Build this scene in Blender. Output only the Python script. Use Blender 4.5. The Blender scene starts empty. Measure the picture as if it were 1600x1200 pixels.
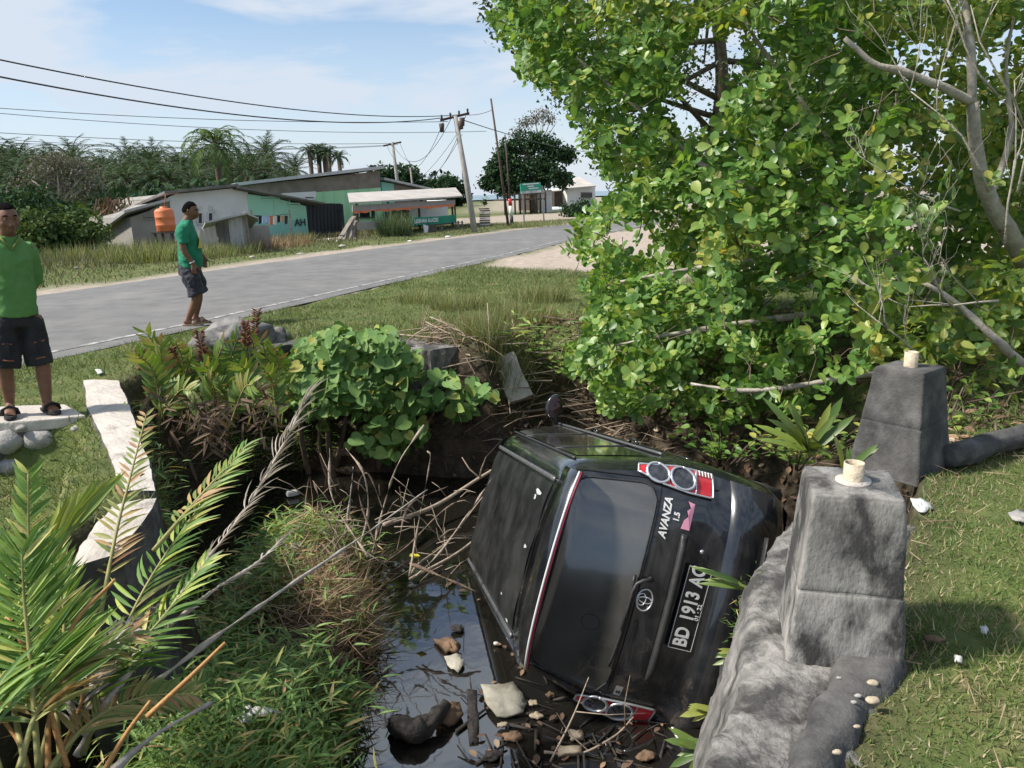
import bpy, bmesh, math, random
import numpy as np
from mathutils import Vector, Matrix, Quaternion, noise as mnoise
random.seed(11); RNG = np.random.default_rng(11)
sc = bpy.context.scene
COL = sc.collection
PI = math.pi
R_ = math.radians
# ------------------------------------------------------------------ camera
F_PX, CX, CY = 1190.0, 800.0, 600.0
PITCH, ROLL, CAM_H = R_(14.0), R_(2.0), 1.62
FWD = Vector((0, math.cos(PITCH), -math.sin(PITCH)))
_r0 = Vector((1, 0, 0)); _u0 = _r0.cross(FWD)
RGT = _r0 * math.cos(ROLL) - _u0 * math.sin(ROLL)
UPV = _r0 * math.sin(ROLL) + _u0 * math.cos(ROLL)
CAM = Vector((0, 0, CAM_H))
cd = bpy.data.cameras.new('camera'); cam = bpy.data.objects.new('camera', cd); COL.objects.link(cam)
cd.sensor_width = 36; cd.lens = F_PX / 1600 * 36; cd.clip_start = 0.05; cd.clip_end = 6000
mw = Matrix.Identity(4)
for i in range(3):
    mw[i][0] = RGT[i]; mw[i][1] = UPV[i]; mw[i][2] = -FWD[i]; mw[i][3] = CAM[i]
cam.matrix_world = mw
sc.camera = cam
# ------------------------------------------------------------------ light
SUN_EL = R_(47); SUN_AZ = math.atan2(-0.99, -0.13)
sun_dir = Vector((math.sin(SUN_AZ) * math.cos(SUN_EL), math.cos(SUN_AZ) * math.cos(SUN_EL), math.sin(SUN_EL)))
sl = bpy.data.lights.new('sun', 'SUN'); sl.energy = 3.5; sl.angle = R_(5.0); sl.color = (1.0, 0.94, 0.84)
so = bpy.data.objects.new('sun', sl); COL.objects.link(so)
so.rotation_euler = sun_dir.to_track_quat('Z', 'Y').to_euler(); so.location = (0, 0, 30)
wd = bpy.data.worlds.new('World'); sc.world = wd; wd.use_nodes = True
wn = wd.node_tree.nodes; wl = wd.node_tree.links
for n in list(wn): wn.remove(n)
w_out = wn.new('ShaderNodeOutputWorld'); w_bg = wn.new('ShaderNodeBackground')
w_sky = wn.new('ShaderNodeTexSky'); w_sky.sky_type = 'NISHITA'; w_sky.sun_disc = False
w_sky.sun_elevation = SUN_EL; w_sky.sun_rotation = SUN_AZ; w_sky.air_density = 1.0; w_sky.dust_density = 0.25; w_sky.ozone_density = 2.0
w_tc = wn.new('ShaderNodeTexCoord'); w_map = wn.new('ShaderNodeMapping')
w_map.inputs['Scale'].default_value = (1.2, 1.2, 5.2); w_map.inputs['Rotation'].default_value = (0.12, 0.22, 0.5)
w_n = wn.new('ShaderNodeTexNoise'); w_n.inputs['Scale'].default_value = 2.9; w_n.inputs['Detail'].default_value = 7; w_n.inputs['Roughness'].default_value = 0.55
w_n.inputs['Distortion'].default_value = 0.35
w_cr = wn.new('ShaderNodeValToRGB'); w_cr.color_ramp.elements[0].position = 0.41; w_cr.color_ramp.elements[1].position = 0.57
w_cr.color_ramp.elements[0].color = (.12,) * 3 + (1,); w_cr.color_ramp.elements[1].color = (1.0,) * 3 + (1,)
w_mx = wn.new('ShaderNodeMixRGB'); w_mx.inputs[2].default_value = (4.5, 5.05, 5.8, 1)
wl.new(w_tc.outputs['Generated'], w_map.inputs[0]); wl.new(w_map.outputs[0], w_n.inputs['Vector']); wl.new(w_n.outputs['Fac'], w_cr.inputs[0])
# thin haze low over the sea joins the cloud veil
w_sep = wn.new('ShaderNodeSeparateXYZ'); wl.new(w_tc.outputs['Generated'], w_sep.inputs[0])
w_hz = wn.new('ShaderNodeMapRange'); w_hz.inputs['From Min'].default_value = 0.0; w_hz.inputs['From Max'].default_value = 0.24; w_hz.inputs['To Min'].default_value = 0.95; w_hz.inputs['To Max'].default_value = 0.0
wl.new(w_sep.outputs['Z'], w_hz.inputs['Value'])
w_max = wn.new('ShaderNodeMath'); w_max.operation = 'MAXIMUM'; wl.new(w_cr.outputs[0], w_max.inputs[0]); wl.new(w_hz.outputs[0], w_max.inputs[1])
wl.new(w_max.outputs[0], w_mx.inputs[0]); wl.new(w_sky.outputs[0], w_mx.inputs[1]); wl.new(w_mx.outputs[0], w_bg.inputs[0])
w_bg.inputs[1].default_value = 0.080
wl.new(w_bg.outputs[0], w_out.inputs[0])
sc.view_settings.view_transform = 'Standard'; sc.view_settings.look = 'None'
sc.view_settings.exposure = 0.95; sc.view_settings.gamma = 1.0
sc.cycles.max_bounces = 8; sc.cycles.transparent_max_bounces = 8
# ------------------------------------------------------------------ pixel helpers (photograph pixels -> points at a real distance)
def ray(px, py): return FWD + RGT * ((px - CX) / F_PX) - UPV * ((py - CY) / F_PX)
def at(px, py, Y):
    d = ray(px, py); return CAM + d * (Y / d.y)
def gz(px, py, z=0.0):
    d = ray(px, py); return CAM + d * ((z - CAM_H) / d.z)
_C = np.array(CAM); _F = np.array(FWD); _R = np.array(RGT); _U = np.array(UPV)
def proj_np(P):
    Q = np.asarray(P, float) - _C; w = Q @ _F; w = np.where(np.abs(w) < 1e-6, 1e-6, w)
    return np.stack([CX + F_PX * (Q @ _R) / w, CY - F_PX * (Q @ _U) / w, w], -1)
# ------------------------------------------------------------------ object helpers
LOCS = {}
def tag(o, label=None, cat=None, group=None, kind=None):
    if label: o['label'] = label
    if cat: o['category'] = cat
    if group: o['group'] = group
    if kind: o['kind'] = kind
    return o
def empty(name, loc=(0, 0, 0), label=None, cat=None, group=None, matrix=None):
    o = bpy.data.objects.new(name, None); COL.objects.link(o); o.empty_display_size = 0.1
    m = matrix if matrix is not None else Matrix.Translation(Vector(loc))
    o.matrix_world = m; LOCS[o.name] = m.copy()
    return tag(o, label, cat, group)
def link(name, me, mat=None, parent=None, world=True):
    o = bpy.data.objects.new(name, me); COL.objects.link(o)
    if mat is not None and not me.materials: me.materials.append(mat)
    if parent is not None:
        o.parent = parent
        if world: o.matrix_parent_inverse = LOCS.get(parent.name, Matrix.Identity(4)).inverted()
    LOCS[o.name] = Matrix.Identity(4) if world else LOCS.get(parent.name, Matrix.Identity(4)) if parent is not None else Matrix.Identity(4)
    return o
def copy_tree(o, parent=None, matrix=None):
    c = o.copy(); COL.objects.link(c)
    if parent is not None: c.parent = parent
    if matrix is not None: c.matrix_world = matrix
    for ch in o.children: copy_tree(ch, c)
    return c
def me_np(name, V, Fc, smooth=False):
    """V (n,3); Fc (m,k) all faces same size"""
    V = np.asarray(V, np.float32); Fc = np.asarray(Fc, np.int32); k = Fc.shape[1]
    me = bpy.data.meshes.new(name)
    me.vertices.add(len(V)); me.vertices.foreach_set('co', V.ravel())
    me.loops.add(Fc.size); me.loops.foreach_set('vertex_index', Fc.ravel())
    me.polygons.add(len(Fc)); me.polygons.foreach_set('loop_start', np.arange(0, Fc.size, k, dtype=np.int32))
    me.polygons.foreach_set('use_smooth', np.full(len(Fc), smooth, dtype=bool))
    me.update(calc_edges=True); return me
class MB:
    def __init__(s): s.v = []; s.f = []; s.sm = []
    def add(s, V, Fs, smooth=False):
        b = len(s.v); s.v += [tuple(p) for p in V]; s.f += [[b + i for i in f] for f in Fs]; s.sm += [smooth] * len(Fs); return s
    def box(s, c, size, rot=None, taper=1.0):
        hx, hy, hz = [k / 2 for k in size]; V = []
        for z in (-hz, hz):
            k = taper if z > 0 else 1
            for x, y in ((-hx, -hy), (hx, -hy), (hx, hy), (-hx, hy)): V.append(Vector((x * k, y * k, z)))
        if rot is not None: V = [rot @ p for p in V]
        V = [p + Vector(c) for p in V]
        return s.add(V, [(3, 2, 1, 0), (4, 5, 6, 7), (0, 1, 5, 4), (1, 2, 6, 5), (2, 3, 7, 6), (3, 0, 4, 7)])
    def bar(s, a, b, w, h=None, up=(0, 0, 1)):
        a = Vector(a); b = Vector(b); d = (b - a); L = d.length; d.normalize(); u = Vector(up)
        if abs(d.dot(u)) > .95: u = Vector((0, 1, 0))
        x = d.cross(u).normalized(); z = x.cross(d)
        m = Matrix((x, d, z)).transposed()
        return s.box((a + b) / 2, (w, L, h or w), m)
    def loft(s, rings, cap=True, closed=True, smooth=True):
        n = len(rings[0]); V = [p for r in rings for p in r]; Fs = []
        for i in range(len(rings) - 1):
            for j in range(n if closed else n - 1):
                a = i * n + j; b = i * n + (j + 1) % n; Fs.append((a, b, b + n, a + n))
        if cap and closed: Fs.append(tuple(range(n - 1, -1, -1))); Fs.append(tuple(range((len(rings) - 1) * n, len(rings) * n)))
        return s.add(V, Fs, smooth)
    def tube(s, path, rad, n=6, cap=True, smooth=True, sq=None):
        P = [Vector(p) for p in path]
        if not hasattr(rad, '__len__'): rad = [rad] * len(P)
        rings = []; prev = None
        for i, p in enumerate(P):
            t = (P[min(i + 1, len(P) - 1)] - P[max(i - 1, 0)])
            if t.length < 1e-9: t = Vector((0, 0, 1))
            t.normalize()
            if prev is None:
                u = Vector((0, 0, 1)) if abs(t.z) < .9 else Vector((1, 0, 0))
                x = t.cross(u).normalized()
            else:
                x = (prev - t * prev.dot(t))
                x = x.normalized() if x.length > 1e-6 else t.cross(Vector((0, 0, 1))).normalized()
            prev = x; y = t.cross(x)
            r = rad[i]; ra, rb = (r if hasattr(r, '__len__') else (r, r))
            rings.append([p + x * (math.cos(2 * PI * k / n) * ra) + y * (math.sin(2 * PI * k / n) * rb) for k in range(n)])
        return s.loft(rings, cap, True, smooth)
    def prism(s, poly, depth, fr=None):
        """poly: list of 3D points (planar), extruded by vector depth"""
        P = [Vector(p) for p in poly]; n = len(P); d = Vector(depth)
        V = P + [p + d for p in P]
        Fs = [tuple(range(n - 1, -1, -1)), tuple(range(n, 2 * n))] + [(i, (i + 1) % n, n + (i + 1) % n, n + i) for i in range(n)]
        return s.add(V, Fs)
    def sphere(s, c, r, nu=10, nv=7, fn=None):
        c = Vector(c); rr = r if hasattr(r, '__len__') else (r, r, r); rings = []
        for i in range(1, nv):
            a = PI * i / nv; rings.append([c + Vector((math.sin(a) * math.cos(2 * PI * j / nu) * rr[0], math.sin(a) * math.sin(2 * PI * j / nu) * rr[1], -math.cos(a) * rr[2])) for j in range(nu)])
        if fn: rings = [[fn(p) for p in r_] for r_ in rings]
        return s.loft(rings, True, True, True)
    def mesh(s, name):
        me = bpy.data.meshes.new(name); me.from_pydata([tuple(p) for p in s.v], [], s.f); me.update()
        me.polygons.foreach_set('use_smooth', np.array(s.sm, dtype=bool)); return me
    def build(s, name, mat, parent=None, world=True, bevel=0, fix=True):
        me = s.mesh(name)
        if fix or bevel:
            bm = bmesh.new(); bm.from_mesh(me)
            if bevel:
                bmesh.ops.bevel(bm, geom=[e for e in bm.edges if e.calc_face_angle(0) > .6], offset=bevel, segments=2, affect='EDGES', profile=.6)
            bmesh.ops.recalc_face_normals(bm, faces=bm.faces); bm.to_mesh(me); bm.free()
        return link(name, me, mat, parent, world)
def catmull(P, n=8):
    P = [Vector(p) for p in P]; out = []
    Q = [P[0] * 2 - P[1]] + P + [P[-1] * 2 - P[-2]]
    for i in range(1, len(Q) - 2):
        for k in range(n):
            t = k / n; a, b, c, d = Q[i - 1], Q[i], Q[i + 1], Q[i + 2]
            out.append(.5 * ((2 * b) + (c - a) * t + (2 * a - 5 * b + 4 * c - d) * t * t + (3 * b - a - 3 * c + d) * t ** 3))
    out.append(P[-1]); return out
def rough(me, amt, scale, seed=0, sub=0, detail=3):
    """uneven a mesh's surface: subdivide and push along normals by noise"""
    bm = bmesh.new(); bm.from_mesh(me)
    for _ in range(sub): bmesh.ops.subdivide_edges(bm, edges=bm.edges, cuts=1, use_grid_fill=True)
    bm.normal_update(); off = Vector((seed * 13.1, seed * 7.7, seed * 3.3))
    ds = [(v.normal.copy(), v) for v in bm.verts]
    for nrm, v in ds: v.co += nrm * (amt * mnoise.fractal(v.co * scale + off, .8, 2.1, detail))
    bm.to_mesh(me); bm.free(); return me
# ------------------------------------------------------------------ materials
MATS = {}
LEAF_GAIN = {'palm_leaflet': 1.45, 'ditch_grass_leaf': 1.6, 'leaf_glossy_green': 1.15, 'leaf_yellowing': 1.12, 'leaf_round_green': 1.3, 'palm_withering_leaflet': 1.25, 'grass_blades': 1.15, 'fern_pinna': 1.1}
def mat(name, c1, c2=None, rough_=.8, scale=4.0, bump=0.0, bscale=None, metal=0.0, spec=.5, c3=None, p3=(.6, .72), s3=1.3, coat=0.0, transl=0.0, isl=None, detail=5.0, coords='Object', rvar=0.0, emit=None, dist=0.02, stretch=None):
    if name in MATS: return MATS[name]
    m = bpy.data.materials.new(name); m.use_nodes = True; nt = m.node_tree; N = nt.nodes; L = nt.links
    b = N['Principled BSDF']; out = N['Material Output']
    b.inputs['Roughness'].default_value = rough_; b.inputs['Metallic'].default_value = metal
    b.inputs['Specular IOR Level'].default_value = spec; b.inputs['Coat Weight'].default_value = coat; b.inputs['Coat Roughness'].default_value = .06
    rgb = lambda c: tuple(c) + (1,)
    col = None
    tc = N.new('ShaderNodeTexCoord'); vec = tc.outputs[coords]
    if stretch:
        mp = N.new('ShaderNodeMapping'); mp.inputs['Scale'].default_value = stretch; L.new(vec, mp.inputs[0]); vec = mp.outputs[0]
    if c2 is not None:
        n = N.new('ShaderNodeTexNoise'); n.inputs['Scale'].default_value = scale; n.inputs['Detail'].default_value = detail; n.inputs['Roughness'].default_value = .6
        L.new(vec, n.inputs['Vector'])
        r = N.new('ShaderNodeValToRGB'); r.color_ramp.elements[0].position = .35; r.color_ramp.elements[1].position = .65
        r.color_ramp.elements[0].color = rgb(c1); r.color_ramp.elements[1].color = rgb(c2)
        L.new(n.outputs['Fac'], r.inputs[0]); col = r.outputs[0]
        if c3 is not None:
            n3 = N.new('ShaderNodeTexNoise'); n3.inputs['Scale'].default_value = s3; n3.inputs['Detail'].default_value = 7; n3.inputs['Roughness'].default_value = .65
            L.new(vec, n3.inputs['Vector'])
            r3 = N.new('ShaderNodeValToRGB'); r3.color_ramp.elements[0].position = p3[0]; r3.color_ramp.elements[1].position = p3[1]
            L.new(n3.outputs['Fac'], r3.inputs[0])
            x = N.new('ShaderNodeMixRGB'); x.inputs[2].default_value = rgb(c3); L.new(r3.outputs[0], x.inputs[0]); L.new(col, x.inputs[1]); col = x.outputs[0]
        if rvar:
            mr = N.new('ShaderNodeMapRange'); mr.inputs['To Min'].default_value = max(.02, rough_ - rvar); mr.inputs['To Max'].default_value = min(1, rough_ + rvar)
            L.new(n.outputs['Fac'], mr.inputs['Value']); L.new(mr.outputs[0], b.inputs['Roughness'])
    if isl is not None:      # colour that differs from leaf to leaf
        g = N.new('ShaderNodeNewGeometry'); oi = N.new('ShaderNodeObjectInfo')
        ad = N.new('ShaderNodeMath'); ad.operation = 'ADD'; L.new(g.outputs['Random Per Island'], ad.inputs[0]); L.new(oi.outputs['Random'], ad.inputs[1])
        fr = N.new('ShaderNodeMath'); fr.operation = 'FRACT'; L.new(ad.outputs[0], fr.inputs[0])
        r = N.new('ShaderNodeValToRGB'); els = r.color_ramp.elements
        while len(els) < len(isl): els.new(.5)
        gn = LEAF_GAIN.get(name, 1.0); bl = {'leaf_glossy_green': 1.5, 'leaf_yellowing': 1.5, 'leaf_round_green': .9, 'ditch_grass_leaf': 1.1, 'palm_leaflet': 1.15}.get(name, 1.1)
        for e, (p, c) in zip(els, isl): e.position = p; e.color = rgb([min(.7, k * gn * (1.0, 1.0, bl)[q]) for q, k in enumerate(c)])
        L.new(fr.outputs[0], r.inputs[0]); col = r.outputs[0]
        n = N.new('ShaderNodeTexNoise'); n.inputs['Scale'].default_value = scale; L.new(tc.outputs['Object'], n.inputs['Vector'])
        hs = N.new('ShaderNodeHueSaturation'); mr = N.new('ShaderNodeMapRange'); mr.inputs['To Min'].default_value = .72; mr.inputs['To Max'].default_value = 1.28
        L.new(n.outputs['Fac'], mr.inputs['Value']); L.new(mr.outputs[0], hs.inputs['Value']); L.new(col, hs.inputs['Color']); col = hs.outputs[0]
    if col is None: b.inputs['Base Color'].default_value = rgb(c1)
    else: L.new(col, b.inputs['Base Color'])
    if bump:
        nb = N.new('ShaderNodeTexNoise'); nb.inputs['Scale'].default_value = bscale or scale * 4; nb.inputs['Detail'].default_value = 6
        L.new(vec, nb.inputs['Vector']); bp = N.new('ShaderNodeBump'); bp.inputs['Strength'].default_value = bump; bp.inputs['Distance'].default_value = dist
        L.new(nb.outputs['Fac'], bp.inputs['Height']); L.new(bp.outputs[0], b.inputs['Normal'])
    if transl:
        t = N.new('ShaderNodeBsdfTranslucent'); mx = N.new('ShaderNodeMixShader'); mx.inputs[0].default_value = transl
        if col is None: t.inputs[0].default_value = rgb(c1)
        else:
            br = N.new('ShaderNodeMixRGB'); br.blend_type = 'MULTIPLY'; br.inputs[0].default_value = 1; br.inputs[2].default_value = (1.25, 1.2, .55, 1); L.new(col, br.inputs[1]); L.new(br.outputs[0], t.inputs[0])
        L.new(b.outputs[0], mx.inputs[1]); L.new(t.outputs[0], mx.inputs[2]); L.new(mx.outputs[0], out.inputs[0])
    if emit: b.inputs['Emission Color'].default_value = rgb(emit[0]); b.inputs['Emission Strength'].default_value = emit[1]
    MATS[name] = m; return m
G = mat  # short alias
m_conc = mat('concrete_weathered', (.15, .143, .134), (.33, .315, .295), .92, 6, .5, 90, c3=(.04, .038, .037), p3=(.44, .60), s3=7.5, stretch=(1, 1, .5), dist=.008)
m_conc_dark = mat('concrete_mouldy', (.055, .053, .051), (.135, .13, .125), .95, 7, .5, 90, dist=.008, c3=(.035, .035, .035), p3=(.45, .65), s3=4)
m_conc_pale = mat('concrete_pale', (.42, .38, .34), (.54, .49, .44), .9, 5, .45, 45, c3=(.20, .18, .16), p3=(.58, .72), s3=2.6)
m_abut = mat('render_coat_worn', (.15, .143, .135), (.28, .265, .25), .92, 9, 1.0, 34, c3=(.045, .043, .041), p3=(.42, .58), s3=5.0, stretch=(1, 1, .38))
m_stone = mat('river_stone', (.24, .23, .215), (.38, .36, .34), .85, 8, .4, 50)
m_rock = mat('dark_rock', (.10, .10, .10), (.24, .23, .22), .9, 6, .6, 30)
m_bark = mat('bark_pale', (.30, .265, .22), (.44, .40, .34), .9, 12, .5, 60, c3=(.16, .13, .10), p3=(.55, .7), s3=8)
m_bark_d = mat('bark_brown', (.085, .062, .045), (.17, .13, .095), .92, 14, .6, 60)
m_twig = mat('dry_twig', (.28, .215, .16), (.42, .345, .27), .9, 15, .4, 70, c3=(.15, .11, .08), p3=(.55, .7), s3=6)
m_twig_d = mat('dark_twig', (.09, .06, .045), (.20, .145, .10), .9, 15, .4, 70)
m_pvc = mat('cream_pipe', (.46, .39, .28), (.55, .48, .36), .7, 14, .4, 60, c3=(.20, .15, .10), p3=(.52, .70), s3=22)
m_rust = mat('rust_brown', (.20, .085, .045), (.30, .14, .07), .9, 9, .3, 40)
m_white = mat('white_plastic', (.72, .72, .70), (.80, .80, .78), .5, 5)
# ================================================================== terrain
WATER_Z = -1.42
def poly_sd(P, X, Y):
    """signed distance, positive inside"""
    X = np.asarray(X, float); Y = np.asarray(Y, float); d = np.full(X.shape, 1e9); ins = np.zeros(X.shape, bool); n = len(P)
    for i in range(n):
        x0, y0 = P[i]; x1, y1 = P[(i + 1) % n]; ex, ey = x1 - x0, y1 - y0
        t = np.clip(((X - x0) * ex + (Y - y0) * ey) / (ex * ex + ey * ey), 0, 1)
        d = np.minimum(d, np.hypot(X - x0 - t * ex, Y - y0 - t * ey))
        if y0 != y1: ins ^= ((y0 > Y) != (y1 > Y)) & (X < (x1 - x0) * (Y - y0) / (y1 - y0) + x0)
    return np.where(ins, d, -d)
def sstep(a, b, x):
    t = np.clip((x - a) / (b - a), 0, 1); return t * t * (3 - 2 * t)
BASIN = [(-3.70, 7.0), (-3.5, 9.05), (-2.1, 8.95), (-1.2, 8.75), (-.65, 8.42), (-.25, 8.2), (.5, 8.9), (1.4, 8.6), (2.2, 7.3), (2.75, 6.0), (2.75, 4.8), (1.95, 3.45), (1.2, 2.3), (.3, .95), (-1.4, 1.4), (-2.6, 1.7), (-3.0, 2.7), (-2.45, 3.5), (-2.07, 4.1)]
def vnoise(X, Y, s, seed=0):
    X = np.asarray(X, float) * s + seed * 17.3; Y = np.asarray(Y, float) * s + seed * 9.1
    xi = np.floor(X).astype(np.int64); yi = np.floor(Y).astype(np.int64); fx = X - xi; fy = Y - yi
    fx = fx * fx * (3 - 2 * fx); fy = fy * fy * (3 - 2 * fy)
    def h(a, b):
        v = (a * 374761393 + b * 668265263 + seed * 974711) & 0xffffffff; v = ((v ^ (v >> 13)) * 1274126177) & 0xffffffff
        return ((v ^ (v >> 16)) & 0xffff) / 65535.0
    return (h(xi, yi) * (1 - fx) + h(xi + 1, yi) * fx) * (1 - fy) + (h(xi, yi + 1) * (1 - fx) + h(xi + 1, yi + 1) * fx) * fy
ROAD_N = [(-16, -14), (-9.5, -.5), (-6.6, 5.3), (-5.15, 8.26), (-4.27, 10.13), (-2.73, 13.87), (.12, 20.74), (2.39, 26.78), (5.2, 33), (9, 40), (15, 49), (26, 62), (60, 95)]
ROAD_F = [(-22, -11), (-15.5, 2), (-12.4, 8.5), (-9.23, 15), (-7.93, 18.16), (-6.39, 21.8), (-2.4, 30), (3.2, 40.5), (8, 48), (14, 56), (24, 67), (58, 101)]
ROAD_POLY = ROAD_N + ROAD_F[::-1]
LOT = [(-4, 46.5), (0, 45.5), (4, 48), (8, 53), (14, 61), (22, 72), (40, 95), (14, 78), (6, 66), (0, 61), (-4, 57)]
MOUND_A, MOUND_B = (-1.40, 2.7), (-1.8, 5.9)
def terrain(X, Y):
    X = np.asarray(X, float); Y = np.asarray(Y, float)
    sd = poly_sd(BASIN, X, Y)
    z = .05 * (vnoise(X, Y, 1.3, 1) - .5) + .03 * (vnoise(X, Y, 4.1, 2) - .5)
    # bank on the far right slopes gently, the walled sides drop quickly
    soft = sstep(-.6, .4, X) * sstep(4.6, 5.4, Y) + .8 * sstep(-.4, .3, X) * sstep(7.0, 7.6, Y)
    soft = np.clip(soft, 0, 1)
    back = sstep(7.5, 8.3, Y) * sstep(-.2, -.7, X)
    wid = .22 + 1.15 * soft + .75 * back * (1 - soft)
    z = z - 2.15 * sstep(-.02 - .5 * soft, 1, sd / wid)
    # lowered ground in the left corner behind the wall, below the stone faced slab
    low = sstep(-.05, .12, poly_sd([(-6, 1.0), (-2.9, 1.0), (-2.5, 3.2), (-2.55, 3.9), (-3.05, 4.9), (-3.40, 5.80), (-6, 5.93)], X, Y))
    z = z - .42 * low
    # grassy mound standing in the ditch
    ax, ay = MOUND_A; bx, by = MOUND_B; ex, ey = bx - ax, by - ay
    t = np.clip(((X - ax) * ex + (Y - ay) * ey) / (ex * ex + ey * ey), 0, 1)
    d = np.hypot(X - ax - t * ex, Y - ay - t * ey) + .25 * (vnoise(X, Y, 2.2, 5) - .5)
    top = -1.05 - .16 * t + .25 * (vnoise(X, Y, 1.7, 6) - .5)
    mound = top - 1.1 * sstep(.15, 1.0, d)
    inb = sstep(-.05, .15, sd)
    z = np.where(sd > 0, np.maximum(z, mound * inb + z * (1 - inb)), z)
    z = z + .06 * (vnoise(X, Y, 5, 8) - .5) * sstep(-.1, .3, sd)
    # the road lies in the ground, the far side is a little uneven
    rs = poly_sd(ROAD_POLY, X, Y)
    z = np.where(rs > -.25, np.minimum(z, .012 * (1 - sstep(-.25, 0, rs))) - .03 * sstep(.05, .4, rs), z)
    return z
def tz(x, y): return float(terrain(np.array([x]), np.array([y]))[0])
def axis(segs):
    out = []
    for a, b, s in segs: out += list(np.arange(a, b, s))
    return np.array(out)
xs = axis([(-900, -200, 100), (-200, -60, 14), (-60, -20, 2.5), (-20, -7, .5), (-7, 5, .08), (5, 12, .4), (12, 60, 2.5), (60, 200, 14), (200, 1000, 100)])
ys = axis([(-40, -4, 4), (-4, 1, .3), (1, 9.6, .08), (9.6, 26, .3), (26, 60, .8), (60, 140, 5), (140, 1600, 90)])
GX, GY = np.meshgrid(xs, ys); GZ = terrain(GX, GY)
V = np.stack([GX, GY, GZ], -1).reshape(-1, 3); nx, ny = len(xs), len(ys)
I = np.arange(nx * ny).reshape(ny, nx)
Fq = np.stack([I[:-1, :-1], I[:-1, 1:], I[1:, 1:], I[1:, :-1]], -1).reshape(-1, 4)
me = me_np('ground', V, Fq, True)
px_, py_ = V[:, 0], V[:, 1]
SANDP = [(-.4, 18.2), (1.2, 15.6), (2.8, 13.6), (7.5, 14), (14, 19), (16, 34), (9, 40), (5.2, 33), (2.39, 26.78), (.4, 21.3)]
def sand_f(X, Y):
    s = sstep(-.5, .5, poly_sd(SANDP, X, Y) + .8 * (vnoise(X, Y, .9, 3) - .5))
    rs = poly_sd(ROAD_POLY, X, Y)
    sh = sstep(-1.5, -.3, rs + .9 * (vnoise(X, Y, .8, 4) - .5)) * (Y > 12) * (rs < .5) 
    far_side = (poly_sd(ROAD_N + [(140, -40), (-16, -40)], X, Y) < 0)
    s = np.maximum(s, np.where(far_side, sh, 0) * .95)
    s = np.maximum(s, .9 * sstep(-.8, .8, poly_sd(LOT, X, Y)))
    s = np.maximum(s, .95 * sstep(0, 1.2, 1.6 - np.hypot((X + 8.3) * .45, Y - 33.5)))      # rubble patch before the gate
    s = np.maximum(s, .75 * sstep(62, 85, Y) * sstep(-8, 0, X))
    return np.clip(s, 0, 1)
def mud_f(X, Y):
    sd = poly_sd(BASIN, X, Y)
    return np.clip(sstep(-.35, .15, sd) , 0, 1)
A = me.attributes.new('sand', 'FLOAT', 'POINT'); A.data.foreach_set('value', sand_f(px_, py_).astype(np.float32))
A = me.attributes.new('mud', 'FLOAT', 'POINT'); A.data.foreach_set('value', mud_f(px_, py_).astype(np.float32))
def ground_material():
    m = bpy.data.materials.new('ground_soil'); m.use_nodes = True; N = m.node_tree.nodes; L = m.node_tree.links; b = N['Principled BSDF']
    b.inputs['Roughness'].default_value = .95; b.inputs['Specular IOR Level'].default_value = .2
    tc = N.new('ShaderNodeTexCoord')
    def ramp(scale, c, pos, det=6):
        n = N.new('ShaderNodeTexNoise'); n.inputs['Scale'].default_value = scale; n.inputs['Detail'].default_value = det; n.inputs['Roughness'].default_value = .65
        L.new(tc.outputs['Object'], n.inputs['Vector']); r = N.new('ShaderNodeValToRGB')
        while len(r.color_ramp.elements) < len(c): r.color_ramp.elements.new(.5)
        for e, cc, p in zip(r.color_ramp.elements, c, pos): e.color = tuple(cc) + (1,); e.position = p
        L.new(n.outputs['Fac'], r.inputs[0]); return r.outputs[0]
    grass = ramp(2.2, [(.075, .105, .030), (.11, .135, .042), (.22, .18, .095)], [.38, .56, .74])
    sand = ramp(5, [(.29, .235, .19), (.37, .31, .26), (.44, .375, .32)], [.32, .5, .68])
    mud = ramp(6, [(.030, .023, .017), (.065, .05, .036), (.11, .085, .06)], [.35, .52, .7])
    def mixf(a, c, fac):
        x = N.new('ShaderNodeMixRGB'); L.new(fac, x.inputs[0]); L.new(a, x.inputs[1]); L.new(c, x.inputs[2]); return x.outputs[0]
    def attr(n):
        a = N.new('ShaderNodeAttribute'); a.attribute_name = n; return a.outputs['Fac']
    col = mixf(mixf(grass, sand, attr('sand')), mud, attr('mud'))
    L.new(col, b.inputs['Base Color'])
    nb = N.new('ShaderNodeTexNoise'); nb.inputs['Scale'].default_value = 24; nb.inputs['Detail'].default_value = 8; L.new(tc.outputs['Object'], nb.inputs['Vector'])
    bp = N.new('ShaderNodeBump'); bp.inputs['Strength'].default_value = .7; bp.inputs['Distance'].default_value = .03; L.new(nb.outputs['Fac'], bp.inputs['Height']); L.new(bp.outputs[0], b.inputs['Normal'])
    return m
tag(link('ground', me, ground_material()), 'rough ground with thin grass, sandy verge and muddy ditch banks', None, None, 'structure')
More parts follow.
